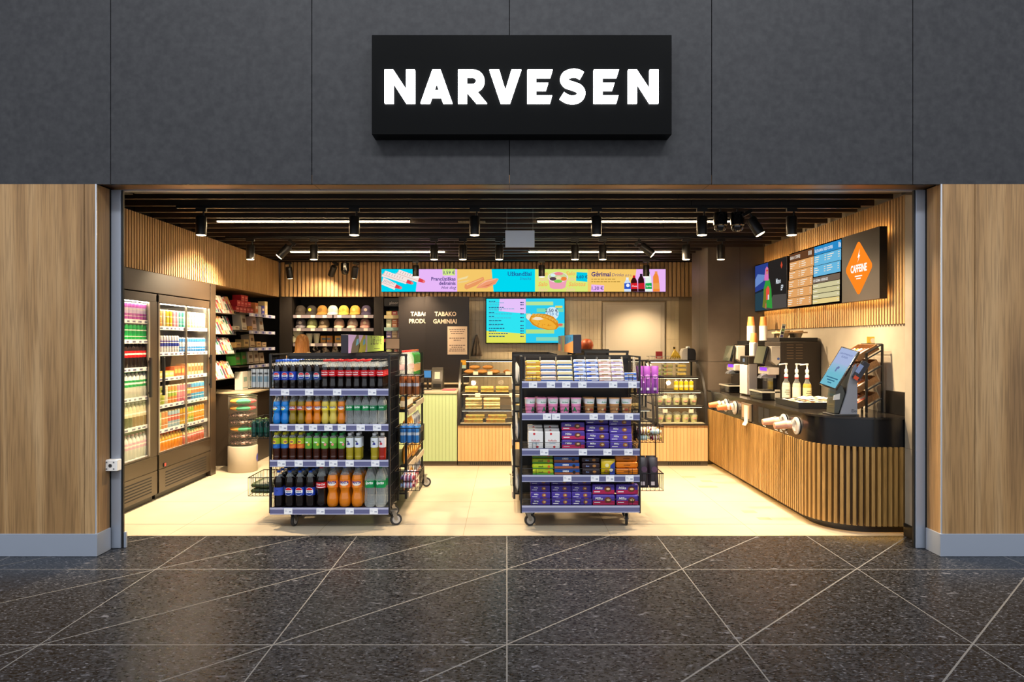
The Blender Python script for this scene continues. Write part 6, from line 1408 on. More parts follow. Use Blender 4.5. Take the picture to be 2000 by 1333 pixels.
b = MB(); b.prism([(9.222, 1.06), (9.252, 1.15), (9.250, 1.152), (9.218, 1.06)], x - .035, x + .035, M('#d8d4c0', .5), 'x'); b.obj('receipt', t)
b = MB(); b.box(-.83, -.66, 8.95, 9.15, .926, .936, M('#c85a68', .5)); tag(b.obj('leaflet', bevel=.001), 'flat pink and white leaflet on the green till counter', 'leaflet')
b = MB(); b.box(-1.7, -.56, 10.08, 10.29, .93, .95, M('#d8c4a4', .3)); b.box(-1.7, -.56, 10.1, 10.29, .001, .93, M('#5a4a3a', .5)); tag(b.obj('back_counter', bevel=.003), 'narrow cream-topped back counter under the TABAKO panel', 'counter')
# wiping cloth hung on the tiles, small tap
t = thing('wiping_cloth', 'grey cloth hanging on the tiled wall beside the TABAKO panel', 'cloth', (px(931, 10.65), 10.65, 1.35)); b = MB(); n = 9; xc = px(931, 10.65)
for k in range(7):
    z = 1.655 - .32 * k / 6; w = .012 + .075 * (k / 6) ** .8
    for i in range(n): u = i / (n - 1) - .5; b.v.append((xc + u * 2 * w, 10.66 + .016 * math.sin(i * 2.4 + k * .25) * (k / 6), z))
for k in range(6):
    for i in range(n - 1): b.f.append((k * n + i, (k + 1) * n + i, (k + 1) * n + i + 1, k * n + i + 1)); b.m.append(b.mi(mottle('cloth', '#7a6c5c', '#968876', 8, .95)))
b.obj('hanging_fabric', t, smooth=70).modifiers.new('thick', 'SOLIDIFY').thickness = .004
b = MB(); b.cyl((xc, 10.69, 1.66), (xc, 10.645, 1.665), .006, STEEL, 8); b.obj('hook', t)

# ------------------------------------------------------------------ people
def figure(label, x, y, h, face, skin, hair, top, legs, long_hair=True):
    t = thing('person', label, 'person', (x, y, 0), rz=face)
    k = h / 1.65
    V = [(0, 0, .93), (0, 0, 1.10), (0, 0, 1.28), (0, 0, 1.40), (0, .0, 1.46), (0, -.015, 1.53)]
    Rr = [(.145, .10), (.125, .09), (.15, .10), (.12, .085), (.052, .052), (.06, .065)]; Ed = [(0, 1), (1, 2), (2, 3), (3, 4), (4, 5)]
    def add(p, r, frm): V.append(p); Rr.append(r); Ed.append((frm, len(V) - 1)); return len(V) - 1
    for s in (-1, 1):
        a = add((s * .155, 0, 1.37), (.058, .058), 3); a = add((s * .20, .015, 1.12), (.044, .044), a); a = add((s * .21, -.05, .90), (.032, .032), a); a = add((s * .205, -.07, .80), (.03, .02), a)
        for q, (dx, l) in enumerate(((-.022, .075), (-.007, .085), (.008, .08), (.022, .065))):
            f = add((s * .205 + dx * .6, -.078 - .004 * q, .765), (.009, .009), a); add((s * .205 + dx, -.075, .765 - l), (.008, .008), f)
        f = add((s * .19, -.095, .79), (.01, .01), a); add((s * .18, -.105, .75), (.009, .009), f)
        l = add((s * .085, 0, .85), (.09, .09), 0); l = add((s * .09, -.01, .48), (.058, .062), l); l = add((s * .09, .02, .09), (.038, .04), l); add((s * .095, -.12, .035), (.04, .028), l)
    me = bpy.data.meshes.new('body'); me.from_pydata([(a * k, b_ * k, c * k) for a, b_, c in V], Ed, []); o = bpy.data.objects.new('body', me); COL.objects.link(o); o.parent = t
    m = o.modifiers.new('skin', 'SKIN'); m.use_smooth_shade = True
    for i, r in enumerate(Rr): me.skin_vertices[0].data[i].radius = (r[0] * k, r[1] * k)
    me.skin_vertices[0].data[0].use_root = True
    o.modifiers.new('sub', 'SUBSURF').levels = 1; o.modifiers['sub'].render_levels = 2; me.materials.append(skin)
    def ell(name, c, r, mat, par, n=18, top=1, low=0.0, open_front=False):
        b = MB(); pr = [(max(1e-4, math.sin(PI * i / 12)), -math.cos(PI * i / 12)) for i in range(13)]
        b.lathe(pr, mat, n, cap=False); b.xf(Matrix.Translation([q * k for q in c]) @ Matrix.Diagonal((r[0] * k, r[1] * k, r[2] * k, 1))); return b.obj(name, par, local=True, smooth=70)
    ell('head', (0, -.02, 1.575), (.075, .092, .105), skin, t)
    hd = MB(); 
    for s in (-1, 1): hd.lathe([(.0, -.011), (.011, 0), (0, .011)], M('#f0ece4', .3), 10, (s * .03 * k, -.106 * k, 1.58 * k), cap=False); hd.lathe([(0, -.02), (.012, 0), (0, .02)], skin, 8, (s * .076 * k, -.01 * k, 1.57 * k), cap=False)
    hd.prism([(-.012 * k, 1.55 * k), (.012 * k, 1.55 * k), (0, 1.585 * k)], -.128 * k, -.10 * k, skin, 'y'); hd.box(-.022 * k, .022 * k, -.109 * k, -.10 * k, 1.523 * k, 1.531 * k, M('#a85a52', .5)); hd.obj('face', t, local=True)
    b = MB(); n = 22; rows = [(1.692, .010), (1.688, .035), (1.672, .066), (1.64, .09), (1.59, .102), (1.53, .104), (1.46, .112), (1.39, .118), (1.32, .10)] if long_hair else [(1.692, .010), (1.688, .04), (1.672, .072), (1.64, .098), (1.59, .112), (1.53, .09), (1.49, .07)]
    for z, r in rows:
        for j in range(n): a = R(-40 + 260 * j / (n - 1)); w_ = 1 + .03 * math.sin(j * 2.3); b.v.append((r * w_ * math.cos(a) * .86 * k, (-.005 + r * w_ * math.sin(a) * 1.05) * k, z * k))
    hm = grain('hair' + hair[0], hair[0], hair[1], hair[2], (60, 60, 1.2), .45, .35)
    for i in range(len(rows) - 1):
        for j in range(n - 1): b.f.append((i * n + j, i * n + j + 1, (i + 1) * n + j + 1, (i + 1) * n + j)); b.m.append(b.mi(hm))
    b.f.append(tuple(range(n - 1, -1, -1))); b.m.append(0)
    ho = b.obj('hair', t, local=True, smooth=70); sm = ho.modifiers.new('thick', 'SOLIDIFY'); sm.thickness = .012; sm.offset = 1
    b = MB()
    b.lathe([(.165, .86), (.162, 1.0), (.148, 1.12), (.172, 1.27), (.17, 1.37), (.135, 1.43), (.085, 1.465), (.062, 1.48)], top, 22, cap=False, sy=.72)
    b.v = [(p[0] * k, p[1] * k, p[2] * k) for p in b.v]; b.obj('shirt', t, local=True, smooth=70)
    for s in (-1, 1):
        b = MB(); b.cyl((s * .145 * k, 0, 1.39 * k), (s * .203 * k, .015 * k, 1.11 * k), .068 * k, top, 14, .056 * k); b.cyl((s * .203 * k, .015 * k, 1.115 * k), (s * .211 * k, -.045 * k, .92 * k), .056 * k, top, 14, .044 * k); b.obj('sleeve', t, local=True, smooth=60)
        b = MB(); b.cyl((s * .085 * k, 0, .90 * k), (s * .09 * k, -.01 * k, .48 * k), .10 * k, legs, 16, .074 * k); b.cyl((s * .09 * k, -.01 * k, .49 * k), (s * .09 * k, .02 * k, .08 * k), .074 * k, legs, 16, .055 * k); b.obj('trouser_leg', t, local=True, smooth=60)
        b = MB(); b.box(s * .095 * k - .045 * k, s * .095 * k + .045 * k, -.17 * k, .075 * k, .001, .075 * k, M('#d8d4cc', .6)); b.obj('shoe', t, local=True, bevel=.02)
    return t
figure('person with long auburn hair seen from behind, facing the cap shelves', px(590, 9.2), 9.2, 1.61, R(180), M('#c89878', .55), ('#8a5628', '#a8733c', '#cc9a5e'), M('#d8b88c', .8), M('#2f3a50', .8))
figure('person with reddish hair behind the counter, mostly hidden by the snack cart', px(1146, 10.15), 10.15, 1.555, R(150), M('#c08a68', .55), ('#7a2f10', '#9a431a', '#b35a26'), M('#2a2624', .8), M('#1e1d20', .8), False)
# ================================================================== coffee bar
XF, YF_, RC = 2.555, 5.64, .42
def bar_line(off, x_end=3.270, y_end=8.885):
    """outline of the bar front: back end, along the aisle, round the corner, to the wall"""
    x, y = XF + off, YF_ + off; r = RC - off
    return [(x, y_end)] + arc(x + r, y + r, r, 180, 270, 14) + [(x_end, y)]
t = thing('coffee_bar', 'long coffee bar with oak slat front and black stone band along the shop wall', 'counter', (2.95, 7.2, 0))
b = MB(); L = bar_line(.065); b.prism(L + [(3.270, 8.885)], .001, .06, M('#17130f', .3), 'z'); b.obj('plinth', t, smooth=40)
b = MB(); b.prism(bar_line(.03) + [(3.270, 8.885)], .0605, .70, M('#5a4024', .7), 'z'); b.obj('bar_body', t, smooth=40)
b = MB(); P = bar_line(0); d = 0; pitch = .0445
OAKS = grain('bar_slat', '#8c6834', '#a88046', '#c2995a', (14, 14, .8), .45, .25)
segs = []
for i in range(len(P) - 1): segs.append((Vector(P[i]), Vector(P[i + 1])))
tot = sum((c - a).length for a, c in segs); s = .01
while s < tot - .03:
    q = s; 
    for a, c in segs:
        l = (c - a).length
        if q <= l: break
        q -= l
    u = (c - a).normalized(); p = a + u * (q + .0125); nrm = Vector((-u.y, u.x)) * -1 if False else Vector((u.y, -u.x))
    ang = math.atan2(u.y, u.x); b.cbox((p.x - nrm.x * .0 + nrm.x * -.0 + (-nrm.x) * 0, p.y, .3865), (.025, .05, .635), OAKS, Matrix.Rotation(ang, 3, 'Z')); s += pitch
b.obj('slat_front', t, smooth=0)
BAND = M('#121214', .22, 0, .2)
b = MB(); b.prism(bar_line(-.012) + [(3.270, 8.885)], .702, .925, BAND, 'z'); BN = b.obj('stone_band', t, smooth=40)
b = MB(); b.prism(bar_line(-.022) + [(3.270, 8.885)], .926, .942, mottle('black_stone', '#1b1815', '#2c2722', 8, .16, 6), 'z'); b.obj('worktop', t, smooth=40)
b = MB(); b.box(3.25, 3.27, 5.64, 6.02, .943, 1.135, M('#1a1816', .3)); b.obj('splash_back', t, bevel=.002)
b = MB(); f = ((XF - .0125, 0, 0), (0, -1, 0), (0, 0, 1), (-1, 0, 0))
for y0 in (7.02, 6.86): b.rect(-y0 - .065, -y0 + .065, .735, .895, M('#040404', .8), f, .0008)
b.obj('slot', BN, smooth=0)
b = MB()
for y0 in (6.92, 6.62, 6.5, 6.38): 
    for k in range(2): b.rect(-y0 - .035, -y0 + .035 - .02 * k, .716 + .012 * k, .722 + .012 * k, WHITE, f, .0008)
b.obj('band_marks', BN, smooth=0)
# cup dispensers through the band
def cupm(c1, c2, r=.044, h=.115):
    return [(r * .72, 0, c1), (r * .8, h * .3, c2), (r * .9, h * .6, c1), (r, h - .008, WHT), (r * 1.06, h - .006), (r * 1.06, h)]
for q, (y, col, nm) in enumerate(((8.12, '#e8925a', 'orange cups, the one nearest the pillar'), (7.80, '#e59058', 'orange cups beside the napkin holder'), (6.42, '#e0a888', 'clear cups next to the band slots'), (6.14, '#e0a080', 'clear cups nearest the bar corner'))):
    t2 = thing('cup_dispenser', f'wall cup dispenser with {nm}', 'dispenser', (XF - .03, y, .83)); T = Matrix.Rotation(R(-90), 4, 'Y')
    b = MB(); b.lathe([(.056, 0), (.075, .004), (.075, .014), (.06, .022), (.048, .022), (.048, .004)], M('#cfcac2', .3, .2), 26, (XF - .0135, y, .815), T); b.obj('holder_ring', t2, smooth=50)
    o = CLEAR if q > 1 else M(col, .45)
    for k in range(2):
        b = MB(); b.lathe([(.026, .0), (.0275, .001, M(col, .45)), (.031, .05), (.035, .10, WHT if q < 2 else CLEAR), (.038, .12), (.04, .122), (.04, .126)], M(col, .45), 22, (XF - .215 + .0 - .0 + .045 * k * -1 + .045, y, .832 + .0), Matrix.Rotation(R(83), 4, 'Y'))
        b.xf(Matrix.Translation((0, 0, -.018))); b.obj('paper_cup', t2, smooth=50)
    for o2 in t2.children: o2['label'] = 'orange cup' if 'cup' in o2.name and q < 2 else 'holder part'
for o2 in [o for o in bpy.data.objects if o.parent and o.parent.name.startswith('cup_dispenser')]:
    del o2['label']
t2 = thing('napkin_holder', 'steel napkin holder set in the bar band with a napkin hanging out', 'dispenser', (XF - .02, 7.42, .74))
b = MB(); b.box(XF - .03, XF - .0135, 7.27, 7.56, .72, .90, M('#8a7a64', .35, .6)); b.obj('holder_plate', t2, bevel=.003)
b = MB(); b.box(XF - .034, XF - .0305, 7.31, 7.40, .745, .88, M('#c8a888', .5)); b.box(XF - .034, XF - .0305, 7.43, 7.52, .745, .88, M('#b89878', .5)); b.obj('napkin_window', t2, smooth=0)
b = MB(); b.prism([(XF - .036, .88), (XF - .037, .70), (XF - .06, .67), (XF - .064, .672), (XF - .043, .71), (XF - .042, .882)], 7.33, 7.43, M('#e2d4bc', .8), 'y'); b.obj('napkin', t2)
# coffee machines
def coffee(label, y0, x0=2.80, big=False):
    t = thing('coffee_machine', label, 'coffee machine', (x0 + .2, y0 + .2, .943)); z = .943; y1 = y0 + .42
    ML = M('#1d1a17', .35, .2); LT = M('#b9b2a4', .35, .2)
    b = MB(); b.box(x0 + .02, 3.17, y0, y1, z + .001, z + .575, ML) if not big else b.box(x0 + .02, 3.255, y0, y1 + .03, z + .001, z + .605, M('#2b241e', .4, .2)); b.obj('machine_body', t, bevel=.006)
    b = MB(); b.box(x0 - .17, x0 + .015, y0 + .0, y1 - .06, z + .001, z + .075, BLACKG); b.box(x0 - .04, x0 + .018, y0 - .004, y0 + .012, z + .001, z + .11, LT); b.obj('drip_tray_base', t, bevel=.005)
    b = MB(); b.box(x0 - .18, x0 + .015, y0 - .004, y1 - .05, z + .076, z + .09, LT)
    for k in range(9): yy = y0 + .03 + k * .035; b.box(x0 - .165, x0 - .02, yy, yy + .012, z + .0901, z + .0915, BLACK)
    b.obj('drip_grid', t, smooth=0)
    b = MB(); b.prism([(x0 - .10, z + .56), (x0 - .145, z + .375), (x0 - .13, z + .37), (x0 - .08, z + .555)], y0 + .03, y1 - .09, BLACKG, 'y'); S = b.obj('touch_screen', t, bevel=.003)
    b = MB(); b.prism([(x0 - .155, z + .38), (x0 - .151, z + .38), (x0 - .106, z + .56), (x0 - .11, z + .56)], y0 + .05, y1 - .11, M('#3a3f34', .15, 0, .5), 'y'); b.xf(Matrix.Translation((.004, 0, 0))); b.obj('screen_glass', S, smooth=0)
    b = MB(); b.prism([(x0 - .075, z + .56), (x0 + .018, z + .56), (x0 + .018, z + .40), (x0 - .02, z + .36), (x0 - .075, z + .40)], y0 - .006, y0 + .10, LT, 'y'); b.obj('bean_hopper', t, bevel=.006)
    b = MB(); b.box(x0 - .10, x0 + .018, y0 + .02, y1 - .10, z + .26, z + .34, M('#cfc4b8', .3, .3)); b.obj('brew_group', t, bevel=.01)
    b = MB(); b.box(x0 - .1002, x0 - .099, y0 + .06, y1 - .16, z + .30, z + .335, E('#8040d0', 2.0)); b.obj('status_light', t, smooth=0)
    b = MB(); b.prism([(x0 - .17, z + .225), (x0 - .15, z + .255), (x0 - .03, z + .30), (x0 + .0, z + .255), (x0 + .0, z + .225)], y0 + .06, y0 + .16, M('#9aa0ac', .2, .8), 'y')
    for s in (0, 1): b.cyl((x0 - .10, y0 + .09 + .04 * s, z + .226), (x0 - .10, y0 + .09 + .04 * s, z + .195), .008, STEEL, 8)
    b.obj('spout', t, bevel=.004)
    b = MB(); b.box(x0 - .02, x0 + .018, y0 + .1, y1 - .02, z + .09, z + .26, BLACKG); b.obj('back_splash', t)
    b = MB(); b.disc(x0 - .005, z + .43, .014, M('#3a5a9a', .4), fr_y(y0 - .0072), .001, 14); b.obj('round_badge', t, smooth=0)
    if big:
        b = MB()
        for c in range(2):
            for k in range(6): xx = 2.905 + .095 * c; zz = z + .43 + .028 * k; b.box(xx, xx + .07, y0 - .002, y0 - .0003, zz, zz + .008, M('#6a5a48', .4, .5)); b.box(xx, xx + .07, y0 - .0025, y0 - .0003, zz + .008, zz + .011, BLACK)
        b.obj('side_vent', t, smooth=0)
        b = MB(); b.box(x0 + .03, 3.25, y0 + .05, y1, z + .606, z + .65, BLACK); b.obj('bean_lid', t, bevel=.004)
    else:
        b = MB(); b.box(x0 + .05, 3.15, y0 + .05, y1 - .04, z + .576, z + .62, BLACK); b.obj('bean_lid', t, bevel=.004)
    return t
coffee('front coffee machine with wide louvred dark side, beside the syrup bottles', 7.28, 2.82, True)
coffee('rear coffee machine beside the stone pillar', 8.30, 2.80)
t = thing('milk_fridge', 'steel milk cooler with white front between the coffee machines', 'milk cooler', (2.82, 7.97, .943))
b = MB(); b.box(2.70, 3.1, 7.83, 8.10, .944, 1.39, M('#5a5044', .35, .5)); b.obj('cooler_body', t, bevel=.006)
b = MB(); b.box(2.685, 2.699, 7.84, 8.09, .96, 1.29, M('#d8cfc8', .3)); b.obj('door', t, bevel=.003)
b = MB(); b.box(2.69, 2.699, 7.84, 8.09, 1.295, 1.385, BLACK); b.rect(-8.0, -7.93, 1.32, 1.36, E('#d8e0e8', .4), ((2.69, 0, 0), (0, -1, 0), (0, 0, 1), (-1, 0, 0)), .0008); b.obj('control_panel', t, smooth=0)
b = MB(); b.prism([(2.70, .96), (2.79, .96), (2.79, 1.30), (2.70, 1.30)], 7.822, 7.829, M('#d8cfc8', .35), 'y'); b.obj('side_panel', t)
# stacks of paper cups, upside down
def pcup():
    t = thing('paper_cup', '', 'cup'); b = MB(); b.lathe([(.046, .0, WHT), (.047, .004), (.047, .010), (.044, .012, M('#e8904a', .5)), (.033, .118), (.031, .122), (0, .122)], M('#e8904a', .5), 20, cap=False); b.obj('cup_wall', t, local=True, smooth=50)
    return t
ml = ('', )
for q, (x, y, z0, n, nm) in enumerate(((2.815, 8.0, 1.392, 12, 'on the steel milk cooler'), (2.93, 8.42, 1.566, 14, 'on the rear coffee machine, nearer the aisle'), (3.07, 8.40, 1.566, 14, 'on the rear coffee machine, nearer the wall'))):
    for k in range(n):
        place('pcup', pcup, (x, y, z0 + .0125 * k), (f'top orange paper cup of the stack {nm}' if k == n - 1 else f'{ORD[k]} upturned paper cup up the stack {nm}').replace(', nearer', ' nearer'), f'paper cup stack {nm}')
t = thing('cup_carrier', 'beige cardboard cup carrier on top of the front coffee machine', 'carrier', (3.0, 7.5, 1.594))
b = MB(); CB = M('#c8a878', .85)
b.box(2.88, 3.16, 7.37, 7.63, 1.64, 1.655, CB)
for sx in (0, 1):
    for sy in (0, 1): b.lathe([(.03, 1.595), (.045, 1.64), (.05, 1.655), (.05, 1.668)], CB, 14, (2.95 + .14 * sx, 7.44 + .13 * sy, 0), cap=True)
b.obj('carrier_tray', t, smooth=40)
t = thing('price_stand', 'slim upright price strip standing on the front coffee machine', 'sign', (2.87, 7.36, 1.55)); t.rotation_euler = (0, R(12), 0)
b = MB(); b.box(-.02, .02, -.002, .002, .003, .19, M('#c8d0b8', .4)); b.obj('card', t, local=True)
g = MB()
for k in range(4): g.rect(-.014, .014, .05 + .032 * k, .075 + .032 * k, M(('#5a4a90', '#2a2a2a', '#6a8a4a', '#4a4a5a')[k], .5), ((0, -.002, 0), (1, 0, 0), (0, 0, 1), (0, -1, 0)))
g.obj('card_print', t, local=True, smooth=0)
# syrups
def syrup(liq, lab):
    def make():
        t = thing('syrup_bottle', '', 'bottle'); b = MB()
        b.lathe([(.037, 0), (.04, .006), (.04, .17), (.034, .19, PET), (.018, .215), (.016, .24)], liq, 20); b.obj('glass_bottle', t, local=True, smooth=50)
        b = MB(); b.lathe([(.0408, .03), (.0408, .15)], M(lab, .5), 20, cap=False); L = b.obj('bottle_label', t, local=True, smooth=50)
        g = MB(); f = ((0, 0, 0), (1, 0, 0), (0, 0, 1), (0, -1, 0))
        for k, w in enumerate((.022, .03, .018)): g.flat([(-w, .115 - .02 * k), (w, .115 - .02 * k), (w, .121 - .02 * k), (-w, .121 - .02 * k)], M('#5a4a3a', .5), f, .001, .0408)
        g.obj('label_print', L, local=True, smooth=0)
        b = MB(); b.lathe([(.019, .238, M('#c03030', .4)), (.019, .25, WHT), (.02, .27), (.011, .285), (.017, .30), (.017, .325), (.008, .335), (.008, .37), (.014, .375), (.014, .39)], WHT, 14); b.cyl((-.01, 0, .382), (-.075, -.01, .376), .007, WHT, 8); b.obj('pump', t, local=True, smooth=50); return t
    return make
for q, (p, y, liq, lb, nm) in enumerate(((1535.5, 7.13, '#d8d0b8', '#e6dcc4', 'pale syrup bottle, nearest the coffee machine'), (1556, 7.05, '#cfc6a8', '#e8dec8', 'pale syrup bottle between the two other syrups'), (1576.5, 6.98, '#b89a3a', '#d8cc98', 'golden syrup bottle beside the stirrers'))):
    place(f'syr{q}', syrup(liquid(liq), lb), (px(p, y), y, .943), nm + ', with white pump', 'syrup bottles with pumps', rz=R((0, 170, 5)[q]))
b = MB(); b.lathe([(.022, 0), (.024, .07), (.018, .08), (.018, .1), (.0, .1)], M('#8a9a94', .4), 14, (3.20, 6.93, .943), cap=False); tag(b.obj('spice_jar', smooth=50), 'small grey-green spice jar beside the golden syrup', 'jar')
# condiment tray
t = thing('condiment_tray', 'black wooden tray of sugar packets in front of the syrups', 'tray', (2.86, 6.62, .943))
b = MB(); b.box(2.64, 3.10, 6.35, 6.90, .944, .955, BLACK); b.obj('tray_base', t)
for (x0, x1, y0, y1) in ((2.64, 3.10, 6.35, 6.362), (2.64, 3.10, 6.888, 6.90), (2.64, 2.652, 6.363, 6.887), (3.088, 3.10, 6.363, 6.887)):
    b = MB(); b.box(x0, x1, y0, y1, .956, 1.0, BLACK); b.obj('tray_side', t)
rs = random.Random(4); n_ = 0
PC = (('#e8e0d0', 'white'), ('#c8946a', 'brown'), ('#d8d4e4', 'lilac'), ('#d8c8a0', 'cream'), ('#b8c8a8', 'pale green'))
def packet(c):
    def make():
        b = MB(); n = 6
        for k in range(n + 1):
            for i in range(5): u = i / 4 - .5; v = k / n - .5; hgt = .009 * max(0, (1 - (2 * v) ** 2)) * max(.0, (1 - (2 * u) ** 2)); b.v.append((u * .05, v * .075, .003 + hgt))
        m_ = M(c, .6); mi_ = b.mi(m_)
        for k in range(n):
            for i in range(4): b.f.append((k * 5 + i, k * 5 + i + 1, (k + 1) * 5 + i + 1, (k + 1) * 5 + i)); b.m.append(mi_)
        b.box(-.025, .025, -.0375, .0375, 0, .003, m_); return tag(b.obj('sugar_packet', local=True, smooth=60), '', 'packet')
    return make
for lev in range(5):
    for r_ in range(5):
        for c in range(6):
            if lev > 2 and (c in (0, 5) or r_ in (0, 4)): continue
            k = (c + r_ * 2 + lev) % 5
            place(f'sug{k}', packet(PC[k][0]), (2.695 + .072 * c, 6.42 + .098 * r_, .957 + .0155 * lev), f'{PC[k][1]} sugar packet, {ORD[c]} across, {ORD[r_]} row, {ORD[lev]} layer of tray', 'sugar packets in the condiment tray', rz=rs.uniform(-.2, .2))
t = thing('stirrer_box', 'box of wooden stirrers behind the payment kiosk', 'box', (px(1612, 6.75), 6.6, .943)); x = 3.20; y = 6.68
b = MB(); b.box(x - .06, x + .06, y - .04, y + .04, .944, 1.07, clear('stirrer_box', '#ffffff', .2, .5, '#e0c89a')); b.obj('clear_box', t)
for k in range(10): 
    b = MB(); xx = x - .045 + .01 * k; b.cbox((xx, y + .012 * ((k % 3) - 1), 1.05), (.006, .003, .19), M('#d8b886', .7), Matrix.Rotation(R(rs.uniform(-3, 3)), 3, 'Y')); b.obj('stirrer', t)
# payment kiosk
t = thing('payment_kiosk', 'tilted touch screen payment kiosk on the coffee bar corner', 'kiosk', (2.83, 5.85, .943))
KX, KY = 2.80, 5.80
GREY = M('#8f929a', .35, .3)
b = MB(); b.box(2.68, 2.885, KY - .06, KY + .16, .9435, .955, M('#3a3a3a', .4)); b.obj('base_plate', t, bevel=.003)
b = MB(); b.prism([(2.735, .956), (2.875, .956), (2.875, 1.33), (2.865, 1.37), (2.845, 1.35), (2.80, 1.20), (2.79, 1.13)], KY - .045, KY - .03, GREY, 'y'); b.prism([(2.735, .956), (2.875, .956), (2.875, 1.33), (2.865, 1.37), (2.845, 1.35), (2.80, 1.20), (2.79, 1.13)], KY + .12, KY + .135, GREY, 'y'); b.prism([(2.74, .956), (2.865, .956), (2.865, 1.33), (2.845, 1.345), (2.803, 1.20), (2.795, 1.13)], KY - .029, KY + .119, M('#26272c', .35), 'y'); ST = b.obj('stand', t)
g = MB(); g.text('Elo', 2.848, .972, .034, M('#4a4d55', .4), fr_y(KY - .045), .02); g.obj('stand_lettering', ST, smooth=0)
b = MB(); pts = [(2.695, .957), (2.735, .957), (2.788, 1.12), (2.765, 1.19), (2.735, 1.20), (2.71, 1.15), (2.70, 1.05)]; b.prism(pts, KY - .025, KY + .12, M('#37382f', .25, 0, .4), 'y'); PR = b.obj('printer_unit', t, bevel=.006)
b = MB(); b.prism([(2.69, 1.11), (2.74, 1.125), (2.737, 1.075), (2.684, 1.07)], KY - .032, KY - .027, M('#c8c4bc', .5), 'y'); b.obj('receipt', PR)
sc = [(2.635, 1.165), (2.825, 1.475)]; d = Vector((sc[1][0] - sc[0][0], 0, sc[1][1] - sc[0][1])); u = d.normalized(); nn = Vector((-u.z, 0, u.x))
# the screen leans back along its long side and is turned a little to the concourse
V_ = u; N_ = (nn + Vector((0, -.45, 0))).normalized(); U_ = V_.cross(N_).normalized(); N_ = U_.cross(V_).normalized()
if U_.y > 0: U_ = -U_
ctr = Vector((2.758, KY + .02, 1.33))
def kb(b, du, dv, dn, c, m): 
    T = Matrix((( U_.x, V_.x, N_.x), (U_.y, V_.y, N_.y), (U_.z, V_.z, N_.z))); b.cbox(c, (du, dv, dn), m, T); return b
b = MB(); kb(b, .185, .37, .022, ctr, BLACKG); SCN_ = b.obj('touch_screen', t, bevel=.004)
fr = (ctr + N_ * .0115, -U_ if (-U_).x > 0 else U_, V_, N_)
b = MB(); b.rect(-.083, .083, -.175, .175, E('#b4c4ec', .85), fr, .0004); b.rect(-.083, .083, -.175, -.06, E('#7cc8dc', .85), fr, .0008)
for k in range(12): b.rect(-.083, .083, -.062 + .008 * k, -.054 + .008 * k, E('#%02x%02x%02x' % (126 + 4 * k, 200, 221 + k), .85), fr, .0010)
b.text('SAVITARNOS', 0, .12, .022, E('#5a68a8', .8), fr, .0); b.text('KASA', 0, .092, .026, E('#5a68a8', .8), fr, .0)
for k in range(3): b.rect(-.06 + .02 * k, .06 - .02 * k, -.105 - .022 * k, -.095 - .022 * k, E('#3f7a98', .8), fr, .0014)
b.disc(0, .0, .012, E('#7484b8', .8), fr, .0012); b.rect(-.016, -.002, -.04, .0, E('#7484b8', .8), fr, .0012)
b.obj('screen_picture', SCN_, smooth=0)
b = MB(); 
T = Matrix.Rotation(R(33), 3, 'Y')
b.cbox((2.895, KY - .06, 1.315), (.06, .05, .16), M('#2e3038', .35), T); PT = b.obj('card_terminal', t, bevel=.006)
b = MB(); b.cbox((2.872, KY - .0865, 1.33), (.035, .002, .075), E('#8a9ac0', .7), T); b.obj('terminal_screen', PT, smooth=0)
b = MB(); b.cbox((2.845, KY - .0865, 1.255), (.04, .002, .03), M('#c84a2a', .4), T); b.obj('terminal_keys', PT, smooth=0)
# snack rack
t = thing('snack_rack', 'black wire rack with four tilted wooden trays behind the kiosk', 'rack', (3.12, 6.1, .943))
xa, xb, ya, yb2 = 3.07, 3.205, 5.99, 6.33
for x in (xa, xb):
    for y in (ya, yb2): b = MB(); b.box(x - .008, x + .008, y - .008, y + .008, .9435, 1.53 if x == xb else 1.452, BLACK); b.obj('post', t)
b = MB()
for z in (.99, 1.13, 1.27, 1.40):
    for y in (ya, yb2): b.tube([(xa, y, z), (xb, y, z + .078)], .006, BLACK, 6)
for y in (ya, yb2): b.tube([(xa, y, 1.452), (xb, y, 1.53)], .007, BLACK, 6)
b.tube([(xb, ya, 1.53), (xb, yb2, 1.53)], .006, BLACK, 6); b.obj('side_rail', t)
TW = grain('tray_wood', '#7a5636', '#94693f', '#a97c50', (8, 3, 8), .5, .2)
SNC = (('#d8584a', 'red'), ('#e8d8c8', 'white'), ('#c87a3a', 'orange'), ('#d89aa0', 'pink'))
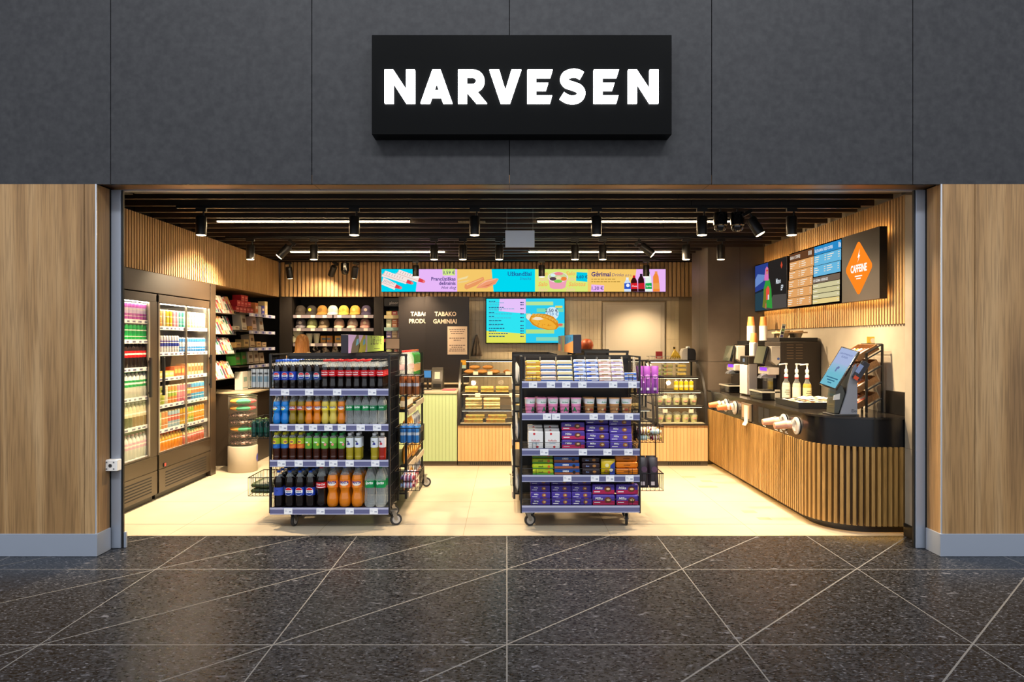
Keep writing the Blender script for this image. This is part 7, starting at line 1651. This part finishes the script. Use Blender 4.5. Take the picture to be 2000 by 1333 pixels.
for i, z in enumerate((.99, 1.13, 1.27, 1.40)):
    a = R(30); TT = Matrix.Rotation(-a, 3, 'Y'); mid_ = Vector((xb - .10, (ya + yb2) / 2, z + .025))
    def loc(u, v, w): return mid_ + TT @ Vector((u, v, w))
    b = MB(); w_ = .2; l_ = yb2 - ya - .03
    b.cbox(loc(0, 0, .012), (w_, l_, .008), TW, TT); b.cbox(loc(-w_ / 2, 0, .035), (.008, l_, .05), TW, TT); b.cbox(loc(w_ / 2, 0, .035), (.008, l_, .05), TW, TT)
    b.cbox(loc(0, -l_ / 2, .035), (w_, .008, .05), TW, TT); b.cbox(loc(0, l_ / 2, .035), (w_, .008, .05), TW, TT); b.obj('wooden_tray', t)
    for r_ in range(1):
        for c in range(5):
            k = (c + i + r_) % 4
            def mk(k=k):
                m = MB(); m.lathe([(.02, -.055), (.012, -.047), (.022, -.035), (.023, 0), (.022, .035), (.012, .047), (.02, .055)], M(SNC[k][0], .35), 10, (0, 0, .019), Matrix.Rotation(R(90), 4, 'Y'), sx=.7); return tag(m.obj('snack_bar', local=True, smooth=60), '', 'snack')
            p = loc(-.015, -.12 + .06 * c, .0245); place(f'sb{k}', mk, p, f'{SNC[k][1]} snack bar, {ORD[c]} from the concourse in the {("lowest", "second", "third", "top")[i]} rack tray', 'snack bars in the rack trays', rot=(0, -a, 0))
b = MB(); b.box(px(1687.5, 6.3), px(1704, 6.3) , 6.25, 6.253, 1.49, pz(658, 6.3), M('#d8b43c', .5)); f = fr_y(6.25); b.disc(px(1699, 6.3), 1.56, .022, M('#e8c8b0', .5), f, .0008, 14); b.rect(px(1689, 6.3), px(1694, 6.3), 1.53, 1.54, M('#8a6a20', .5), f); tag(b.obj('yellow_card', smooth=0), 'yellow card standing up on the snack rack', 'sign')
# ------------------------------------------------------------------ boards on the coffee wall
BXF = 3.14
def frx(y_far, z_top): return ((BXF, y_far, z_top), (0, -1, 0), (0, 0, 1), (-1, 0, 0))
def board(name, label, cat, y0, y1, z0, z1, art, x1=3.205, led=True):
    t = thing(name, label, cat, (BXF + .03, (y0 + y1) / 2, z0))
    b = MB(); b.box(BXF, x1, y0, y1, z0, z1, M('#12100f', .4)); b.obj('board_case', t, bevel=.002)
    fr = ((BXF, y1, z1), (0, -1, 0), (0, 0, 1), (-1, 0, 0)); W, Hh = y1 - y0, z1 - z0
    class A:
        def __init__(q): q.b = MB(); q.k = 0
        def P(q, pts, m): q.k += 1; q.b.flat([(u, -v) for u, v in pts], m, fr, .0004 * q.k); return q
        def R(q, u0, v0, u1, v1, m): return q.P([(u0, v1), (u1, v1), (u1, v0), (u0, v0)], m)
        def T(q, s_, u, v, sz, m, al='l', bold=0, sx=1.0, shear=0): q.k += 1; q.b.text(s_, u, -v, sz, m, fr, bold, al, sx, shear, .0004 * q.k); return q
    a = A(); art(a, W, Hh); a.b.obj('picture', t, smooth=0)
    if led:
        b = MB(); b.box(x1 + .001, x1 + .006, y0 + .03, y1 - .03, z1 - .02, z1 - .012, E('#ffc878', 30.0)); b.box(x1 + .001, x1 + .006, y0 + .03, y1 - .03, z0 + .012, z0 + .02, E('#ffc878', 30.0)); b.obj('backlight_strip', t, smooth=0)
    b = MB(); b.box(x1 + .0, 3.250, (y0 + y1) / 2 - .05, (y0 + y1) / 2 + .05, z0 + .2, z0 + .3, BLACK); b.obj('wall_mount', t)
    return t
def a_video(a, W, H):
    a.R(.012, .012, W - .012, H - .012, E('#1c2634', .9)); a.P([(.012, .34), (W * .44, .30), (W * .44, .012), (.012, .012)], E('#2a3f8a', 1)); a.P([(.012, .28), (W * .3, .22), (W * .35, .15), (.10, .12), (.012, .18)], E('#6a8ac8', 1))
    a.P([(.012, H - .012), (W * .5, H - .012), (W * .5, .33), (.012, .36)], E('#2a4450', .9)); a.R(W * .46, .012, W - .012, H - .012, E('#2c2826', .8)); a.P([(W * .4, H - .012), (W - .012, H - .012), (W - .012, H * .72), (W * .6, H * .7)], E('#5a5450', .8))
    cx = W * .42
    a.P([(cx - .13, H - .05), (cx + .16, H - .02), (cx + .13, .34), (cx + .07, .21), (cx - .04, .20), (cx - .12, .32)], E('#38a040', .9)); a.P([(cx - .16, H - .05), (cx - .02, H - .02), (cx - .02, .30), (cx - .10, .33)], E('#7a7c2a', .9)); a.P([(cx - .10, .22), (cx + .05, .23), (cx + .035, .08), (cx - .01, .055), (cx - .06, .08)], E('#d870b0', 1)); a.P([(cx - .035, .15), (cx + .03, .15), (cx + .03, .085), (cx - .025, .08)], E('#c88a70', 1)); a.R(cx - .03, .10, cx + .03, .115, E('#d0402a', 1))
    a.P([(cx - .03, .46), (cx + .07, .46), (cx + .08, .33), (cx + .03, .29), (cx - .03, .33)], E('#e85040', 1)); a.R(cx + .025, .40, cx + .06, .46, E('#d8e0e8', 1)); a.P([(cx - .06, H - .03), (cx - .02, H - .03), (cx - .02, .50), (cx - .05, .50)], E('#c86a58', .9))
    a.P([(W * .86 - .03, .09), (W * .86, .13), (W * .86 + .03, .09), (W * .86, .045)], E('#c84a30', 1))
    a.T('Mano', W * .70, .29, .085, E('#dfe6ee', 1), 'l', .02, .75); a.T('EP', W * .84, .375, .085, E('#dfe6ee', 1), 'l', .02, .75, .2)
def cells(a, u0, u1, v0, v1, rows, cols, c, seed):
    q = random.Random(seed); h = (v1 - v0) / rows
    for r_ in range(rows):
        a.R(u0, v0 + h * r_, u1, v0 + h * (r_ + 1) - .006, E(c[r_ % len(c)], .95))
        for k in range(cols):
            w = (u1 - u0) / cols; x = u0 + w * k
            if k: a.R(x - .001, v0 + h * r_ + .01, x + .001, v0 + h * (r_ + 1) - .016, E('#b8a888', .8))
            for j in range(3):
                if j * .022 + .03 < h: a.R(x + .015, v0 + h * r_ + .018 + .022 * j, x + .015 + q.uniform(.08, .17) * (1 if j == 0 else .7) * min(1, w / .25), v0 + h * r_ + .026 + .022 * j, E('#fff4e0', .9))
            for j in range(3):
                if j * .022 + .03 < h: a.R(x + w - .05, v0 + h * r_ + .018 + .022 * j, x + w - .02, v0 + h * r_ + .026 + .022 * j, E('#fff4e0', .8))
def a_coffee(a, W, H):
    a.R(.0, .0, W, H, E('#14100e', .3)); a.R(.02, .012, W, .095, E('#6a4228', .9)); a.T('KAVA / COFFEE', .03, .07, .048, E('#f4e8d8', 1), 'l', .02, .8)
    for k in range(3): a.R(W - .13 + .03 * k, .03, W - .115 + .03 * k, .075, E('#f4e8d8', .9))
    cells(a, .02, W - .002, .10, H - .012, 5, 2, ('#e8a868',), 2)
def a_iced(a, W, H):
    a.R(0, 0, W, H, E('#14100e', .3)); a.R(.004, .012, W - .01, .095, E('#2a8ac8', 1)); a.T('ŠALTA KAVA / ICED COFFEE', .015, .07, .042, E('#f0f6fa', 1), 'l', .02, .75); a.R(W - .06, .03, W - .045, .08, E('#f0f6fa', 1)); a.R(W - .035, .04, W - .02, .08, E('#f0f6fa', 1))
    cells(a, .004, W - .01, .10, .32, 2, 2, ('#6cbce4',), 3); a.R(.004, .325, W - .01, .385, E('#7a6858', .9)); a.T('KITI GĖRIMAI / BEVERAGES', .015, .37, .036, E('#f0ece4', 1), 'l', .02, .75)
    cells(a, .004, W - .01, .39, H - .012, 4, 1, ('#d8cfa0', '#d4ca98', '#d8cfa0', '#f0d890'), 4)
def a_caf(a, W, H):
    a.R(0, 0, W, H, M('#3b322c', .5)); cx, cy = W * .47, H * .52; rx, ry = .243, .245
    pts = []
    for (ux, uy, a0) in ((0, -1, -90), (1, 0, 0), (0, 1, 90), (-1, 0, 180)):
        k = .035
        for th in (-38, -19, 0, 19, 38): pts.append((cx + ux * (rx - k * 1.5) + k * math.cos(R(a0 + th)) * 1.2, cy + uy * (ry - k * 1.5) + k * math.sin(R(a0 + th)) * 1.2))
    a.P([(p[0], p[1]) for p in reversed(pts)], E('#f58220', 1.15))
    w = E('#fff8f0', 1.2)
    a.P([(cx - .02, cy - .05), (cx + .004, cy - .095), (cx - .018, cy - .095), (cx + .02, cy - .17), (cx + .008, cy - .115), (cx + .028, cy - .115)], w)
    a.T('CAFFEINE', cx, cy + .032, .092, w, 'c', .035, .72)
    a.R(cx - .065, cy + .065, cx + .065, cy + .075, w); a.R(cx - .04, cy + .088, cx + .04, cy + .097, w)
Z0, Z1 = 1.915, 2.525
board('video_screen', 'wide screen showing a woman in green on the coffee wall, nearest the pillar', 'screen', 7.862, 8.88, Z0 + .01, Z1 - .01, a_video)
board('menu_board', 'lit orange coffee menu board between the video screen and blue board', 'menu board', 7.17, 7.80, Z0, Z1, a_coffee)
board('menu_board', 'lit blue and cream iced coffee menu board beside the orange diamond', 'menu board', 6.575, 7.167, Z0, Z1, a_iced)
board('coffee_sign', 'dark sign box with a glowing orange diamond and lightning bolt', 'sign', 5.91, 6.572, Z0, Z1, a_caf)
# warm strip lamp under the bar plinth
b = MB(); P_ = bar_line(.058)
t = thing('plinth_lamp', 'thin warm strip lamp under the slat front of the coffee bar', 'lamp', (2.6, 6.5, .06))
b.tube([(p[0], p[1], .0565) for p in P_[:-1] + [(3.26, P_[-1][1])]], .003, E('#ffc060', 16.0), 5); b.obj('lamp_strip', t, smooth=0)
# ================================================================== light, world, camera
w = bpy.data.worlds.new('concourse'); SC.world = w; w.use_nodes = True
nt = w.node_tree; nt.nodes.clear(); o = nt.nodes.new('ShaderNodeOutputWorld'); bg = nt.nodes.new('ShaderNodeBackground')
bg.inputs[0].default_value = (.90, .935, 1.0, 1); bg.inputs[1].default_value = .95
nt.links.new(bg.outputs[0], o.inputs[0])
def area(name, loc, rot, sx, sy, e, col):
    l = bpy.data.lights.new(name, 'AREA'); l.shape = 'RECTANGLE'; l.size = sx; l.size_y = sy; l.energy = e; l.color = col
    o = bpy.data.objects.new(name, l); COL.objects.link(o); o.location = loc; o.rotation_euler = rot; return o
# rows of concourse ceiling lamps high above and behind the viewer
for x in (-4, 0, 4): area('concourse_lamp', (x, -2.0, 9), (R(30), 0, 0), 2, 1, 260, (.97, .98, 1.0))
cam = bpy.data.cameras.new('camera'); cam.sensor_width = 36; cam.lens = F / 2000 * 36; cam.shift_x = (1000 - CX) / 2000; cam.shift_y = (CY - 666.5) / 2000
cam.clip_start = .05
co = bpy.data.objects.new('camera', cam); COL.objects.link(co); co.location = (0, 0, H); co.rotation_euler = (R(90), 0, 0)
SC.camera = co
SC.view_settings.view_transform = 'Standard'; SC.view_settings.look = 'None'; SC.view_settings.gamma = 1; SC.view_settings.exposure = 0
SC.view_settings.use_curve_mapping = False
SC.cycles.use_denoising = True
SC.cycles.max_bounces = 7; SC.cycles.diffuse_bounces = 3; SC.cycles.glossy_bounces = 3; SC.cycles.transparent_max_bounces = 14; SC.cycles.transmission_bounces = 4
SC.cycles.sample_clamp_indirect = 6; SC.cycles.caustics_reflective = False; SC.cycles.caustics_refractive = False
SC.cycles.blur_glossy = 1.0
bpy.data.scenes.remove(TMP)
